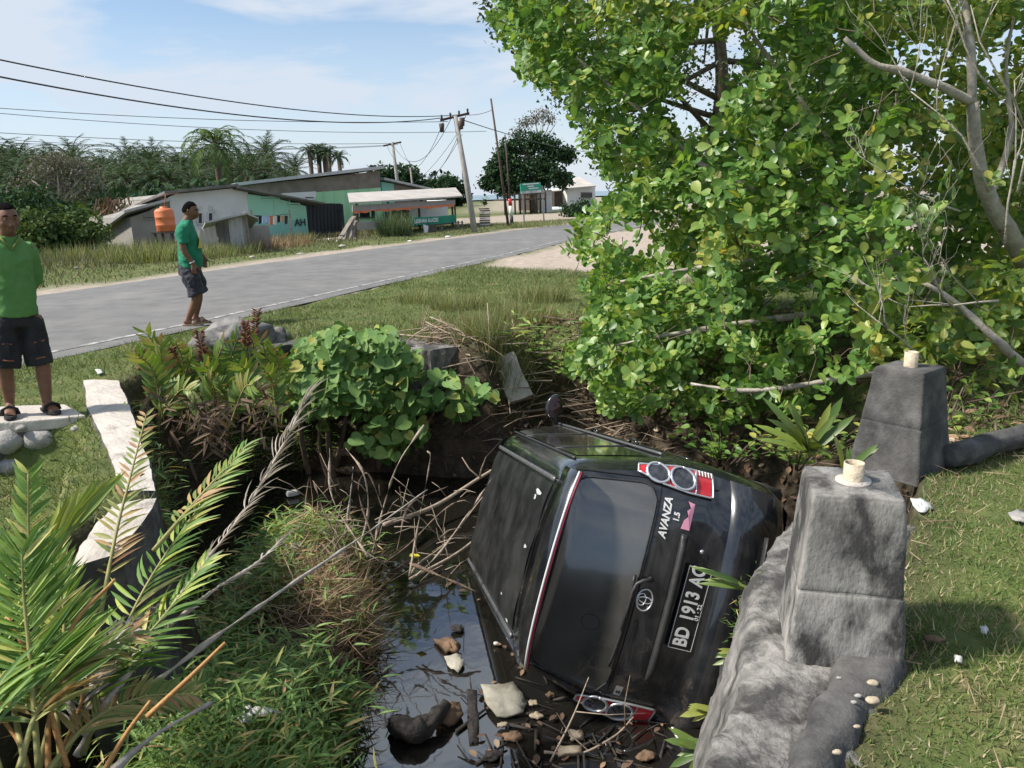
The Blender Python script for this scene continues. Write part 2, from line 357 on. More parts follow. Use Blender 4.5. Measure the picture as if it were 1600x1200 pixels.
# ---- road
def resample(P, n):
    P = np.array(P, float); s = np.r_[0, np.cumsum(np.hypot(*np.diff(P, axis=0).T))]; t = np.linspace(0, s[-1], n)
    return np.stack([np.interp(t, s, P[:, 0]), np.interp(t, s, P[:, 1])], -1)
def smooth_line(P, n=8): return [(p.x, p.y) for p in catmull([(a, b, 0) for a, b in P], n)]
rn = resample(smooth_line(ROAD_N), 160); rf = resample(smooth_line(ROAD_F), 160)
K = 7; rv = []
for i in range(160):
    for k in range(K):
        t = k / (K - 1); p = rn[i] * (1 - t) + rf[i] * t
        edge = (.10 * (vnoise(p[0], p[1], 2.3, 7) - .5) if k in (0, K - 1) else 0)
        d = (rf[i] - rn[i]); d = d / np.linalg.norm(d); p = p + d * edge
        rv.append((p[0], p[1], .006 + .05 * (1 - (2 * t - 1) ** 2)))
rfc = [(i * K + k, i * K + k + 1, (i + 1) * K + k + 1, (i + 1) * K + k) for i in range(159) for k in range(K - 1)]
m_asph = mat('asphalt_worn', (.125, .123, .122), (.175, .172, .168), .9, 2.5, .7, 110, c3=(.215, .205, .19), p3=(.5, .75), s3=.6, dist=.01)
tag(link('road', me_np('road', rv, rfc, True), m_asph), 'worn grey asphalt road curving past the ditch', None, None, 'structure')
def stripe_material():
    m = bpy.data.materials.new('worn_road_paint'); m.use_nodes = True; N = m.node_tree.nodes; L = m.node_tree.links; b = N['Principled BSDF']; b.inputs['Roughness'].default_value = .85
    tc = N.new('ShaderNodeTexCoord'); n = N.new('ShaderNodeTexNoise'); n.inputs['Scale'].default_value = 6; n.inputs['Detail'].default_value = 8; n.inputs['Roughness'].default_value = .7
    L.new(tc.outputs['Object'], n.inputs['Vector']); r = N.new('ShaderNodeValToRGB'); r.color_ramp.elements[0].position = .44; r.color_ramp.elements[1].position = .60
    r.color_ramp.elements[0].color = (.15, .148, .145, 1); r.color_ramp.elements[1].color = (.46, .45, .43, 1); L.new(n.outputs['Fac'], r.inputs[0]); L.new(r.outputs[0], b.inputs['Base Color']); return m
lv = []; lf = []
cn = 0
for i in range(2, 158):
    d = (rf[i] - rn[i]); L_ = np.linalg.norm(d); d = d / L_
    for o_ in (.34, .43):
        p = rn[i] + d * o_; t = o_ / L_; lv.append((p[0], p[1], .010 + .05 * (1 - (2 * t - 1) ** 2)))
    cn += 1
lf = [(2 * i, 2 * i + 1, 2 * i + 3, 2 * i + 2) for i in range(cn - 1)]
ro = bpy.data.objects['road']
link('edge_line', me_np('edge_line', lv, lf), stripe_material(), ro)
# ---- water
wx = np.linspace(-4.2, 3.2, 40); wy = np.linspace(.6, 9.2, 44); WX, WY = np.meshgrid(wx, wy)
wi = np.arange(WX.size).reshape(WX.shape)
wf = np.stack([wi[:-1, :-1], wi[:-1, 1:], wi[1:, 1:], wi[1:, :-1]], -1).reshape(-1, 4)
m_water = bpy.data.materials.new('ditch_water'); m_water.use_nodes = True
_N = m_water.node_tree.nodes; _L = m_water.node_tree.links; _b = _N['Principled BSDF']
_b.inputs['Base Color'].default_value = (.012, .011, .009, 1); _b.inputs['Roughness'].default_value = .04; _b.inputs['IOR'].default_value = 2.2; _b.inputs['Specular IOR Level'].default_value = .75
_tc = _N.new('ShaderNodeTexCoord'); _n = _N.new('ShaderNodeTexNoise'); _n.inputs['Scale'].default_value = 3.0; _n.inputs['Detail'].default_value = 3
_bp = _N.new('ShaderNodeBump'); _bp.inputs['Strength'].default_value = .10; _bp.inputs['Distance'].default_value = .03
_L.new(_tc.outputs['Object'], _n.inputs['Vector']); _L.new(_n.outputs['Fac'], _bp.inputs['Height']); _L.new(_bp.outputs[0], _b.inputs['Normal'])
tag(link('water', me_np('water', np.stack([WX, WY, np.full(WX.shape, WATER_Z)], -1).reshape(-1, 3), wf, True), m_water), 'still dark water in the ditch', None, None, 'structure')
# ---- sea beyond the beach
m_sea = mat('sea_water', (.10, .17, .21), (.14, .22, .26), .25, .02, .2, .3)
tag(link('sea', me_np('sea', [(-1500, 210, .35), (3000, 210, .35), (3000, 5500, .35), (-1500, 5500, .35)], [(0, 1, 2, 3)]), m_sea), 'pale sea beyond the beach', None, None, 'structure')

# ================================================================== concrete round the ditch
# left wall: broken pale-topped retaining wall
def wall_strip(name, L_edge, R_edge, depth, m_top, m_side, seed, parent=None):
    """a wall whose top follows two edge lines; sides drop by depth"""
    n = 22; Lr = resample(L_edge, n); Rr = resample(R_edge, n); rings = []
    for i in range(n):
        l, r = Lr[i], Rr[i]; jl = .03 * (vnoise(l[0], l[1], 3.3, seed) - .5); jr = .05 * (vnoise(r[0], r[1], 3.7, seed + 1) - .5)
        d = (r - l) / np.linalg.norm(r - l); l = l + d * jl; r = r + d * jr; zt = .02 + .025 * (vnoise(l[0] + 5, l[1], 2.1, seed) - .5)
        ring = []
        for k, (t, z) in enumerate([(0, -depth), (-.02, -depth * .5), (0, zt - .02), (.03, zt), (.3, zt + .008), (.6, zt + .004), (.95, zt), (1.0, zt - .03), (1.0, -depth * .35), (1.03, -depth * .7), (1.05, -depth)]):
            p = l * (1 - t) + r * t; ring.append(Vector((p[0], p[1], z)))
        rings.append(ring)
    mb = MB(); mb.loft(rings, True, True, False); me = mb.mesh(name); rough(me, .012, 5, seed, 1)
    bm = bmesh.new(); bm.from_mesh(me); bmesh.ops.recalc_face_normals(bm, faces=bm.faces); bm.to_mesh(me); bm.free()
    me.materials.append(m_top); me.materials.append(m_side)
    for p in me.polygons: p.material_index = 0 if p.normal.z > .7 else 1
    return link(name, me, None, parent)
def P2(px, py, z=0): v = gz(px, py, z); return (v.x, v.y)
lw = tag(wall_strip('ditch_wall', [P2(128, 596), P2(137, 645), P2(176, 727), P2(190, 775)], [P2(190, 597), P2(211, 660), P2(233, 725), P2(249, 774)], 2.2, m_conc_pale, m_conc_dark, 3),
         'long pale topped concrete ditch wall beside the man in sandals', 'wall')
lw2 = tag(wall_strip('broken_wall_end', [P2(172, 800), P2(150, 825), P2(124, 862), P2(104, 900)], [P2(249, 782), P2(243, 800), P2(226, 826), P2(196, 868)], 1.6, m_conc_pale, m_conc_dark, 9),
          'broken pale end of the ditch wall behind the palm fronds', 'wall')
# slab with river stones set in its face
sb = empty('stone_faced_slab', (-4.3, 5.9, 0), 'concrete slab faced with round river stones under the man in sandals', 'slab')
sa = [gz(-90, 672), gz(0, 663), gz(60, 659), gz(134, 652), gz(102, 634), gz(40, 636), gz(-60, 640)]
mb = MB(); mb.prism([(p.x, p.y, -.075) for p in sa], (0, 0, .09)); o = mb.build('coping', m_conc_pale, sb, bevel=.012); rough(o.data, .008, 4, 2, 2)
mb = MB(); q = [Vector((p.x, p.y, 0)) for p in sa]; mid = sum(q, Vector()) / len(q); q = [mid + (p - mid) * .965 for p in q]
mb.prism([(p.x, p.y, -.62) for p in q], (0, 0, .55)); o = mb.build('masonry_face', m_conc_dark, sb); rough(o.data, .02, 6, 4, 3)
for (px, py, rx, rz, sd_) in [(62, 686, .135, .085, 1), (103, 689, .075, .085, 2), (12, 690, .12, .10, 3), (18, 730, .11, .085, 4), (68, 735, .10, .07, 5), (-30, 700, .12, .10, 6), (105, 728, .07, .06, 7), (122, 668, .05, .035, 8), (35, 668, .05, .03, 9)]:
    d = ray(px, py); # front face of slab
    n_ = Vector((q[1].y - q[3].y, q[3].x - q[1].x, 0)).normalized(); t = (q[1] - CAM).dot(n_) / d.dot(n_); c = CAM + d * t
    mb = MB(); mb.sphere((0, 0, 0), (rx, .075, rz), 14, 9); o = mb.build('river_stone', m_stone, sb); rough(o.data, .018, 9, sd_)
    for v in o.data.vertices: v.co += c + n_ * .0
# back wall of the ditch: chunks of old concrete
def chunk(name, poly_top, depth, m, label, cat, seed, amt=.03, sub=3):
    mb = MB(); mb.prism([(p[0], p[1], p[2] - depth) for p in poly_top], (0, 0, depth)); o = mb.build(name, m); rough(o.data, amt, 3.5, seed, sub)
    return tag(o, label, cat)
def PT(px, py, z): v = gz(px, py, z); return (v.x, v.y, z)
chunk('back_wall', [PT(392, 552, 0), PT(452, 538, 0), PT(540, 535, 0), PT(628, 532, 0), PT(626, 522, 0), PT(530, 525, 0), PT(452, 525, .0), PT(410, 533, 0)], .55, m_conc_dark, 'dark mouldy back wall of the ditch behind the round leaved shrub', 'wall', 5, .02)
chunk('wall_block', [PT(632, 546, .0), PT(672, 548, .0), PT(715, 541, .0), PT(710, 529, .0), PT(670, 531, .0), PT(630, 529, .0)], .50, m_abut, 'broken grey concrete block above the round leaved shrub', 'concrete block', 6, .025)
# tilted slab
ts = MB(); c = at(798, 592, 8.45); rot = Matrix.Rotation(R_(-24), 3, 'Y') @ Matrix.Rotation(R_(-28), 3, 'X') @ Matrix.Rotation(R_(20), 3, 'Z')
ts.box(c, (.28, .14, .55), rot); o = ts.build('tilted_slab', m_conc_pale); rough(o.data, .015, 5, 8, 3); tag(o, 'small pale concrete slab leaning on the far bank', 'concrete slab')
# big rock on the verge behind the ferns
def rock(name, c, r, m, seed, label, cat, amt=.35, group=None):
    mb = MB(); mb.sphere((0, 0, 0), r, 22, 14); me = mb.mesh(name)
    for v in me.vertices:
        n = v.co.normalized(); k = 1 + amt * (mnoise.noise(v.co * (1.7 / max(r)) + Vector((seed, 0, 0)))) + .4 * amt * mnoise.noise(v.co * (4 / max(r)) + Vector((0, seed, 0)))
        v.co = v.co * k + Vector(c)
    return tag(link(name, me, m), label, cat, group)
c = gz(362, 540, 0); rk = rock('rock', (c.x, c.y + .1, .05), (.36, .26, .23), m_rock, 4, 'dark jagged rock on the verge behind the fern clump', 'rock', .8)
c = gz(418, 532, 0); rock('rock', (c.x, c.y + .05, .02), (.26, .2, .13), m_conc, 9, 'smaller pale grey rock beside the dark jagged rock', 'rock', .7)
# ---- abutment on the right: rough rendered wall leaning into the ditch
WD = Vector((.50, .866, 0)).normalized(); WN = Vector((-WD.y, WD.x, 0))     # along, towards the ditch
W0 = Vector((.76, 2.30, 0))
rings = []; nS = 44
for i in range(nS):
    s = -2.3 + 3.95 * i / (nS - 1); p = W0 + WD * s; ring = []
    far = sstep(1.35, 1.65, s); bulge = .35 * sstep(.0, .9, s)
    for (o_, z) in [(-.46, -1.0), (-.46, -.05), (-.40, -.005), (-.28, .012), (-.14, .008), (-.02, -.005), (.015, -.02), (.035, -.06), (.075, -.22), (.13, -.45), (.20, -.75), (.27, -1.1), (.33, -1.5), (.38, -1.9), (.40, -2.3), (-.1, -2.3)]:
        f = .03 * (vnoise(s * 2.0, z * 1.2 + o_ * 3, 2.2, 12) - .5) if z > -1.9 and -.3 < o_ else 0
        q_ = p + WN * (o_ - .10 * far + f + .13 * bulge * (o_ > -.25) + (.05 * math.sin(s * 2.1) if o_ > -.2 else 0)); ring.append(Vector((q_.x, q_.y, z - (.10 * far if o_ > -.4 else 0))))
    rings.append(ring)
mb = MB(); mb.loft(rings, True, True, True); o = mb.build('abutment_wall', m_abut); rough(o.data, .026, 4.5, 21, 1, 5); rough(o.data, .012, 16, 22, 1, 4)
tag(o, 'rough grey rendered abutment wall the car leans against', 'wall')
ap = [(1290, 1062), (1258, 1110), (1225, 1190), (1205, 1260), (1290, 1270), (1330, 1180), (1385, 1110), (1428, 1070), (1400, 1000), (1330, 990)]
apw = [P2(x, y) for x, y in ap]; bx = np.arange(min(p[0] for p in apw), max(p[0] for p in apw), .03); by = np.arange(min(p[1] for p in apw), max(p[1] for p in apw), .03)
AX, AY = np.meshgrid(bx, by); asd = poly_sd(apw, AX, AY) + .06 * (vnoise(AX, AY, 9, 15) - .5); AZ = .045 + .012 * vnoise(AX, AY, 14, 16) + .015 * vnoise(AX, AY, 5, 17) - .16 * sstep(.05, -.05, asd)
ai = np.arange(AX.size).reshape(AX.shape); af = np.stack([ai[:-1, :-1], ai[:-1, 1:], ai[1:, 1:], ai[1:, :-1]], -1).reshape(-1, 4); keep_ = (asd.ravel()[af] > -.07).all(1)
o = link('post_footing', me_np('post_footing', np.stack([AX, AY, AZ], -1).reshape(-1, 3), af[keep_], True), m_conc_dark); tag(o, 'dark worn concrete footing under the near post', 'footing')
# posts
def post(name, base4, top4, seam_t, mat_, label, seed):
    b = [Vector(p) for p in base4]; t = [Vector(p) for p in top4]
    root = empty(name, sum(b, Vector()) / 4, label, 'post', 'tapered bridge posts')
    fr = []
    for k, (f, sc_) in enumerate([(0, 1), (.02, 1), (seam_t - .012, 1), (seam_t - .004, .985), (seam_t + .004, .985), (seam_t + .012, .998), (.5 + seam_t / 2, 1), (.97, 1), (1.0, .965)]):
        r4 = [b[i].lerp(t[i], f) for i in range(4)]; c = sum(r4, Vector()) / 4; r4 = [c + (p - c) * sc_ for p in r4]
        ring = []
        for i in range(4):
            A_, B_ = r4[i], r4[(i + 1) % 4]
            for u in (.02, .18, .34, .5, .66, .82, .98): ring.append(A_.lerp(B_, u))
        fr.append(ring)
    # finer rings
    rr = [fr[0]]
    for a_, b_ in zip(fr, fr[1:]):
        n = max(1, int((b_[0] - a_[0]).length / .06))
        for j in range(1, n + 1): rr.append([x.lerp(y, j / n) for x, y in zip(a_, b_)])
    mb = MB(); mb.loft(rr, True, True, True); o = mb.build('shaft', mat_, root); rough(o.data, .007, 4, seed, 1, 3); rough(o.data, .0012, 30, seed, 1, 3)
    return root
def frustum(cx, cy, ang, b, h, tcx, tcy, t, z0):
    c, s = math.cos(ang), math.sin(ang)
    f = lambda x, y, ox, oy, z: (ox + x * c - y * s, oy + x * s + y * c, z)
    B = [f(sx * b[0] / 2, sy * b[1] / 2, cx, cy, z0) for sx, sy in ((-1, -1), (1, -1), (1, 1), (-1, 1))]
    T = [f(sx * t[0] / 2, sy * t[1] / 2, tcx, tcy, z0 + h) for sx, sy in ((-1, -1), (1, -1), (1, 1), (-1, 1))]
    return B, T
B, T = frustum(1.145, 2.455, R_(-15), (.375, .38), .64, 1.155, 2.45, (.285, .29), -.02)
p1 = post('concrete_post', B, T, .47, m_conc, 'near grey tapered concrete post with a thick cream pipe stub', 31)
B, T = frustum(2.26, 4.22, R_(38), (.41, .41), .62, 2.275, 4.22, (.275, .275), -.03)
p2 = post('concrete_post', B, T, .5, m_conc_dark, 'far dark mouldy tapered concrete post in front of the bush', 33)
def stub(parent, c, r, h):
    mb = MB(); n = 20; rings = []
    for (rr, z) in [(r, -.02), (r, h), (r * .86, h), (r * .86, h - .035)]: rings.append([Vector(c) + Vector((math.cos(2 * PI * k / n) * rr, math.sin(2 * PI * k / n) * rr, z)) for k in range(n)])
    mb.loft(rings, False, True, True); o = mb.build('pipe_stub', m_pvc, parent)
    mb = MB(); mb.tube([Vector(c) + Vector((0, 0, h - .05)), Vector(c) + Vector((0, 0, h - .022))], r * .85, 16); mb.build('pipe_fill', m_rust, parent)
stub(p1, (1.165, 2.46, .615), .034, .072); stub(p2, (2.275, 4.22, .59), .037, .085)
mb = MB(); mb.tube([(1.165, 2.46, .61), (1.165, 2.46, .626)], .058, 20); o = mb.build('mortar_ring', m_conc_pale, p1)
# fallen rail beam beyond the far post
a = gz(1478, 727, .02); b = gz(1720, 655, .02)
mb = MB(); mb.tube([Vector((a.x, a.y, .06)), Vector((a.x, a.y, .06)).lerp(Vector((b.x, b.y, .07)), .5), Vector((b.x, b.y, .07))], [.07, .075, .07], 8); o = mb.build('fallen_rail', m_conc_dark); rough(o.data, .03, 6, 3, 2, 5)
tag(o, 'grey concrete rail lying on the ground beside the far post', 'rail')
# ================================================================== the car on its side
CR = [[0.3041, -0.1959, -0.9323], [0.2584, 0.9589, -0.1172], [0.9169, -0.2053, 0.3423]]; CT = (1.699, 3.942, -0.968)
CM = Matrix.Identity(4)
for i in range(3):
    for j in range(3): CM[i][j] = CR[i][j]
    CM[i][3] = CT[i]
car = empty('car', label='black minivan lying on its side in the ditch', cat='car', matrix=CM)
def paint_material():
    m = bpy.data.materials.new('black_paint'); m.use_nodes = True; N = m.node_tree.nodes; L = m.node_tree.links; b = N['Principled BSDF']
    tc = N.new('ShaderNodeTexCoord')
    n = N.new('ShaderNodeTexNoise'); n.inputs['Scale'].default_value = 2.6; n.inputs['Detail'].default_value = 7; n.inputs['Roughness'].default_value = .65; L.new(tc.outputs['Object'], n.inputs['Vector'])
    r = N.new('ShaderNodeValToRGB'); r.color_ramp.elements[0].position = .4; r.color_ramp.elements[1].position = .75
    r.color_ramp.elements[0].color = (.006, .007, .010, 1); r.color_ramp.elements[1].color = (.034, .035, .036, 1)
    L.new(n.outputs['Fac'], r.inputs[0])
    # dried mud splashed over the side that went into the ditch
    sx = N.new('ShaderNodeSeparateXYZ'); L.new(tc.outputs['Object'], sx.inputs[0]); ms = N.new('ShaderNodeMapRange'); ms.inputs['From Min'].default_value = .15; ms.inputs['From Max'].default_value = -.85; ms.inputs['To Min'].default_value = -.12; ms.inputs['To Max'].default_value = .16; L.new(sx.outputs['X'], ms.inputs['Value'])
    n2 = N.new('ShaderNodeTexNoise'); n2.inputs['Scale'].default_value = 9; n2.inputs['Detail'].default_value = 10; n2.inputs['Roughness'].default_value = .75; L.new(tc.outputs['Object'], n2.inputs['Vector']); sm_ = N.new('ShaderNodeMath'); sm_.operation = 'ADD'; L.new(n2.outputs['Fac'], sm_.inputs[0]); L.new(ms.outputs[0], sm_.inputs[1])
    r2 = N.new('ShaderNodeValToRGB'); r2.color_ramp.elements[0].position = .54; r2.color_ramp.elements[1].position = .78; L.new(sm_.outputs[0], r2.inputs[0]); mxm = N.new('ShaderNodeMixRGB'); mxm.inputs[2].default_value = (.085, .070, .055, 1); L.new(r2.outputs[0], mxm.inputs[0]); L.new(r.outputs[0], mxm.inputs[1]); L.new(mxm.outputs[0], b.inputs['Base Color'])
    inv = N.new('ShaderNodeMath'); inv.operation = 'SUBTRACT'; inv.inputs[0].default_value = 1.0; L.new(r2.outputs[0], inv.inputs[1]); L.new(inv.outputs[0], b.inputs['Coat Weight'])
    mr = N.new('ShaderNodeMapRange'); mr.inputs['To Min'].default_value = .10; mr.inputs['To Max'].default_value = .38; L.new(n.outputs['Fac'], mr.inputs['Value']); L.new(mr.outputs[0], b.inputs['Roughness'])
    b.inputs['Coat Weight'].default_value = 1.0; b.inputs['Coat Roughness'].default_value = .05
    nb = N.new('ShaderNodeTexNoise'); nb.inputs['Scale'].default_value = 1.6; nb.inputs['Detail'].default_value = 2; L.new(tc.outputs['Object'], nb.inputs['Vector'])
    bp = N.new('ShaderNodeBump'); bp.inputs['Strength'].default_value = .12; bp.inputs['Distance'].default_value = .03; L.new(nb.outputs['Fac'], bp.inputs['Height']); L.new(bp.outputs[0], b.inputs['Normal']); L.new(bp.outputs[0], b.inputs['Coat Normal'])
    return m
m_paint = paint_material()
m_roofp = mat('black_paint_dusty', (.010, .011, .012), (.030, .031, .031), .34, 5, .06, 30, spec=.4, rvar=.12, c3=(.05, .05, .047), p3=(.62, .8), s3=3)
m_glass = mat('tinted_glass', (.040, .040, .037), (.075, .074, .068), .16, 2.2, spec=1.0, rvar=.10, coat=1.0, c3=(.13, .125, .11), p3=(.52, .85), s3=1.8)
m_trim = mat('black_trim', (.018, .018, .019), (.03, .03, .03), .5, 20, .1, 90)
m_chrome = mat('silver_trim', (.62, .63, .65), rough_=.28, metal=.75)
m_red = mat('red_lens', (.50, .008, .014), (.60, .02, .025), .12, 30, coat=.8)
m_lensd = mat('dark_lens', (.016, .017, .020), (.05, .052, .056), .10, 26, coat=1.0)
m_tyre = mat('tyre_rubber', (.018, .018, .018), (.032, .031, .029), .85, 20, .3, 60)
m_rim = mat('alloy_rim', (.5, .5, .52), rough_=.35, metal=.9)
m_wtext = mat('white_lettering', (.74, .74, .72), rough_=.5)
m_plate = mat('black_plate', (.010, .010, .011), (.02, .02, .02), .45, 30)
m_under = mat('underbody', (.02, .018, .016), (.06, .05, .04), .9, 6, .3, 30)
m_strip = mat('spoiler_strip', (.70, .66, .66), (.78, .74, .74), .35, 12)
m_pink = mat('pink_sticker', (.75, .30, .42), (.82, .38, .50), .6, 14)
m_rstrip = mat('red_strip', (.38, .03, .06), rough_=.35)
prof = [(0, .22), (.3, .22), (.55, .22), (.72, .235), (.775, .30), (.80, .42), (.812, .56), (.82, .72), (.818, .86), (.806, .955), (.785, 1.02), (.752, 1.13), (.71, 1.28), (.672, 1.41), (.64, 1.50), (.60, 1.563), (.545, 1.605), (.45, 1.628), (.30, 1.643), (.15, 1.650), (0, 1.652)]
pv = catmull([(a, b, 0) for a, b in prof], 2); PX = np.array([p.x for p in pv]); PZ = np.array([p.y for p in pv]); NPR = len(PX)
def w_of_z(z):
    k = [i for i in range(NPR) if i >= 6]
    return float(np.interp(z, PZ[6:], PX[6:]))
def yr(z): return float(np.interp(z, [.2, .28, .40, .58, .63, .66, .9, 1.05, 1.3, 1.5, 1.56, 1.62, 1.66], [.20, .09, .03, .02, .035, .095, .098, .125, .225, .305, .31, .29, .28]))
INS = .055
def cplan(u): return .035 * u * u + .125 * abs(u) ** 5
def srear(x, z, off=0.0):
    w = w_of_z(max(.3, min(z, 1.6))) - INS
    y = yr(z) + cplan(x / .76)
    p = Vector((x, y, z))
    if off:
        e = .01
        px = Vector((x + e, yr(z) + cplan((x + e) / .76), z)) - p; pz = Vector((x, yr(z + e) + cplan(x / .76), z + e)) - p
        n = px.cross(pz).normalized()   # points to -y (out of the back)
        p = p + n * off
    return p
def ztop(y): return float(np.interp(y, [0, 2.2, 2.45, 3.18, 3.9, 4.05, 4.12], [1.652, 1.652, 1.615, 1.02, .84, .72, .58]))
def sect(k, y, dback):
    x, z = PX[k], PZ[k]; zt = ztop(y)
    if zt < 1.652:
        belt = .955
        if zt >= belt:
            if z > belt: z2 = belt + (z - belt) * (zt - belt) / (1.652 - belt)
            else: z2 = z
            z = z2
        else:
            if z > belt: z = zt - .0 + (z - 1.652) * .03
            else: z = .22 + (z - .22) * (zt - .045 - .22) / (belt - .22) if z > .22 else z
        t = min(1, (1.652 - zt) / (1.652 - belt)); t = t ** 3
        if PZ[k] > belt:
            hx = .78 * (1 - (PZ[k] - belt) / (1.652 - belt)) if k < NPR - 8 else .78 * PX[k] / .545 * .25
            x = x * (1 - t) + hx * t
    if y > 3.5: x *= 1 - .30 * ((y - 3.5) / .62) ** 2.2
    if dback < .2 and z > .0: x -= (INS * (1 - dback / .2) ** 2) * min(1, x / .5)
    return Vector((x, y, z))
stn = list(np.concatenate([np.linspace(0, .2, 6), np.linspace(.26, 2.1, 14), np.linspace(2.2, 3.3, 14), np.linspace(3.4, 3.85, 6)]))
rows = []
for s in stn:
    ring = []
    for k in range(NPR):
        xb = PX[k] - INS * min(1, PX[k] / .5); yb = yr(PZ[k]) + cplan(xb / .76)
        if PZ[k] < .235: yb = .2
        y = yb + s * (4.08 - yb) / 3.85; ring.append(sect(k, y, y - yb))
    rows.append(ring)
mb = MB()
full = [r + [Vector((-p.x, p.y, p.z)) for p in r[-2:0:-1]] for r in rows]
mb.loft(full, False, True, True)
# nose cap
nr = full[-1]; c = sum(nr, Vector()) / len(nr) + Vector((0, .05, 0)); b0 = len(mb.v)
mb.add(nr + [c], [(i, (i + 1) % len(nr), len(nr)) for i in range(len(nr))], True)
o = mb.build('body', m_paint, car, False)
# rear skin
ks = [k for k in range(5, NPR) if PZ[k] > .25 and PX[k] > .4]; NU = 28; rg = []
for k in ks:
    xw = PX[k] - INS * min(1, PX[k] / .5)
    rg.append([Vector((xw * u, yr(PZ[k]) + cplan(xw * u / .76), PZ[k])) for u in np.linspace(-1, 1, NU)])
mb = MB(); mb.loft(rg, False, False, True); tg = mb.build('tailgate', m_paint, car, False)
def patch(poly_fn, nu, nv, off):
    """grid patch on the rear surface: poly_fn(u,v)->(x,z)"""
    g = [[srear(*poly_fn(i / (nu - 1), j / (nv - 1)), off) for i in range(nu)] for j in range(nv)]
    m = MB(); m.loft(g, False, False, True); return m
def strip(path, w, off, n=None, h=.004):
    """thin bead along a path on the rear surface"""
    m = MB(); m.tube([srear(x, z, off) for x, z in path], [(w, h)] * len(path), 6); return m
# rear glass with rounded corners
def glass_xz(u, v):
    z = 1.085 + v * .455; hw = .635 - .085 * v
    r = .09; e = min(v, 1 - v) * .455
    if e < r: hw -= r - math.sqrt(max(0, r * r - (r - e) ** 2))
    return ((u * 2 - 1) * hw, z)
gl = patch(glass_xz, 24, 16, .005).build('rear_window', m_glass, car, False)
mb = MB(); mb.tube([srear(*glass_xz(u, v), .006) for u, v in [(t, 0) for t in np.linspace(0, 1, 14)] + [(1, t) for t in np.linspace(0, 1, 16)[1:]] + [(t, 1) for t in np.linspace(1, 0, 14)[1:]] + [(0, t) for t in np.linspace(1, 0, 16)[1:]]], .007, 5)
mb.build('window_seal', m_trim, gl, False)
# dust blown ring left on the glass
mb = MB(); mb.tube([srear(-.234 + .045 * math.cos(a), 1.265 + .05 * math.sin(a), .007) for a in np.linspace(0, 2 * PI, 20)], .0022, 4); mb.build('sticker_mark', m_trim, gl, False)
# panel gaps of the tailgate
m_gap = mat('panel_gap', (.004, .004, .004), rough_=.9)
strip([(x, 1.068) for x in np.linspace(-.64, .64, 24)], .004, .001).build('seam', m_gap, tg, False)
strip([(x, .655) for x in np.linspace(-.70, .70, 24)], .006, .002).build('seam', m_gap, tg, False)
for s in (-1, 1):
    strip([(s * np.interp(z, [.66, .9, 1.08, 1.55], [.70, .655, .665, .585]), z) for z in np.linspace(.66, 1.54, 24)], .004, .002).build('seam', m_gap, tg, False)
# bumper
g = []
for z, o_ in [(.24, .0), (.30, .012), (.38, .02), (.48, .024), (.56, .024), (.615, .018), (.645, .004)]:
    w = w_of_z(max(z, .31)) - INS + .005; g.append([srear(w * u, z, 0) + Vector((0, -o_ - .004, 0)) for u in np.linspace(-1, 1, 28)])
mb = MB(); mb.loft(g, False, False, True); bu = mb.build('rear_bumper', m_paint, car, False)
mb = MB(); mb.tube([srear(x, .44, .03) for x in np.linspace(-.5, .5, 16)], [(.03, .006)] * 16, 8); mb.build('bumper_groove', m_trim, bu, False)
# spoiler
g = []
for t in np.linspace(-1, 1, 25):
    x = .585 * t; e = abs(t) ** 6; y0 = .30 + .02 * t * t; zr = 1.648 - .035 * t * t - .03 * abs(t) ** 5
    y1 = .125 + .055 * t * t + .05 * e
    g.append([Vector((x, y0 + .14, zr + .004)), Vector((x, y0, zr + .010)), Vector((x, (y0 + y1) / 2, zr + .006)), Vector((x, y1 + .005, zr - .012)), Vector((x, y1, zr - .022)), Vector((x, y1 + .008, zr - .045)), Vector((x, y1 + .06, zr - .055)), Vector((x, y0 + .02, zr - .065))])
mb = MB(); mb.loft(g, True, True, True); sp = mb.build('spoiler', m_paint, car, False)
mb = MB(); mb.tube([r[4] + Vector((0, -.004, .006)) for r in g], [(.004, .007)] * len(g), 6); mb.build('spoiler_strip', m_strip, sp, False)
mb = MB(); mb.tube([r[4] + Vector((0, -.003, -.008)) for r in g], [(.004, .005)] * len(g), 6); mb.build('spoiler_strip', m_rstrip, sp, False)
# roof panel with drip channels
def sroof(x, y, off=0):
    z = float(np.interp(abs(x), PX[::-1][:14], PZ[::-1][:14])) if abs(x) < .6 else 1.56
    return Vector((x, y, z + off))
g = [[sroof(x, y, .005 + .004 * math.cos(x * 18)) for x in np.linspace(-.455, .455, 26)] for y in np.linspace(.47, 2.28, 22)]
mb = MB(); mb.loft(g, False, False, True); rp = mb.build('roof_panel', m_roofp, car, False)
for s in (-1, 1):
    for dx, mm in ((.487, m_trim), (.515, m_chrome)):
        if mm is m_chrome: continue
        mb = MB(); mb.tube([sroof(s * dx, y, .006) for y in np.linspace(.46, 2.3, 24)], [(.016, .009)] * 24, 8); mb.build('roof_channel', mat('grey_trim', (.07, .073, .078), (.11, .11, .115), .35, 20), rp, False)
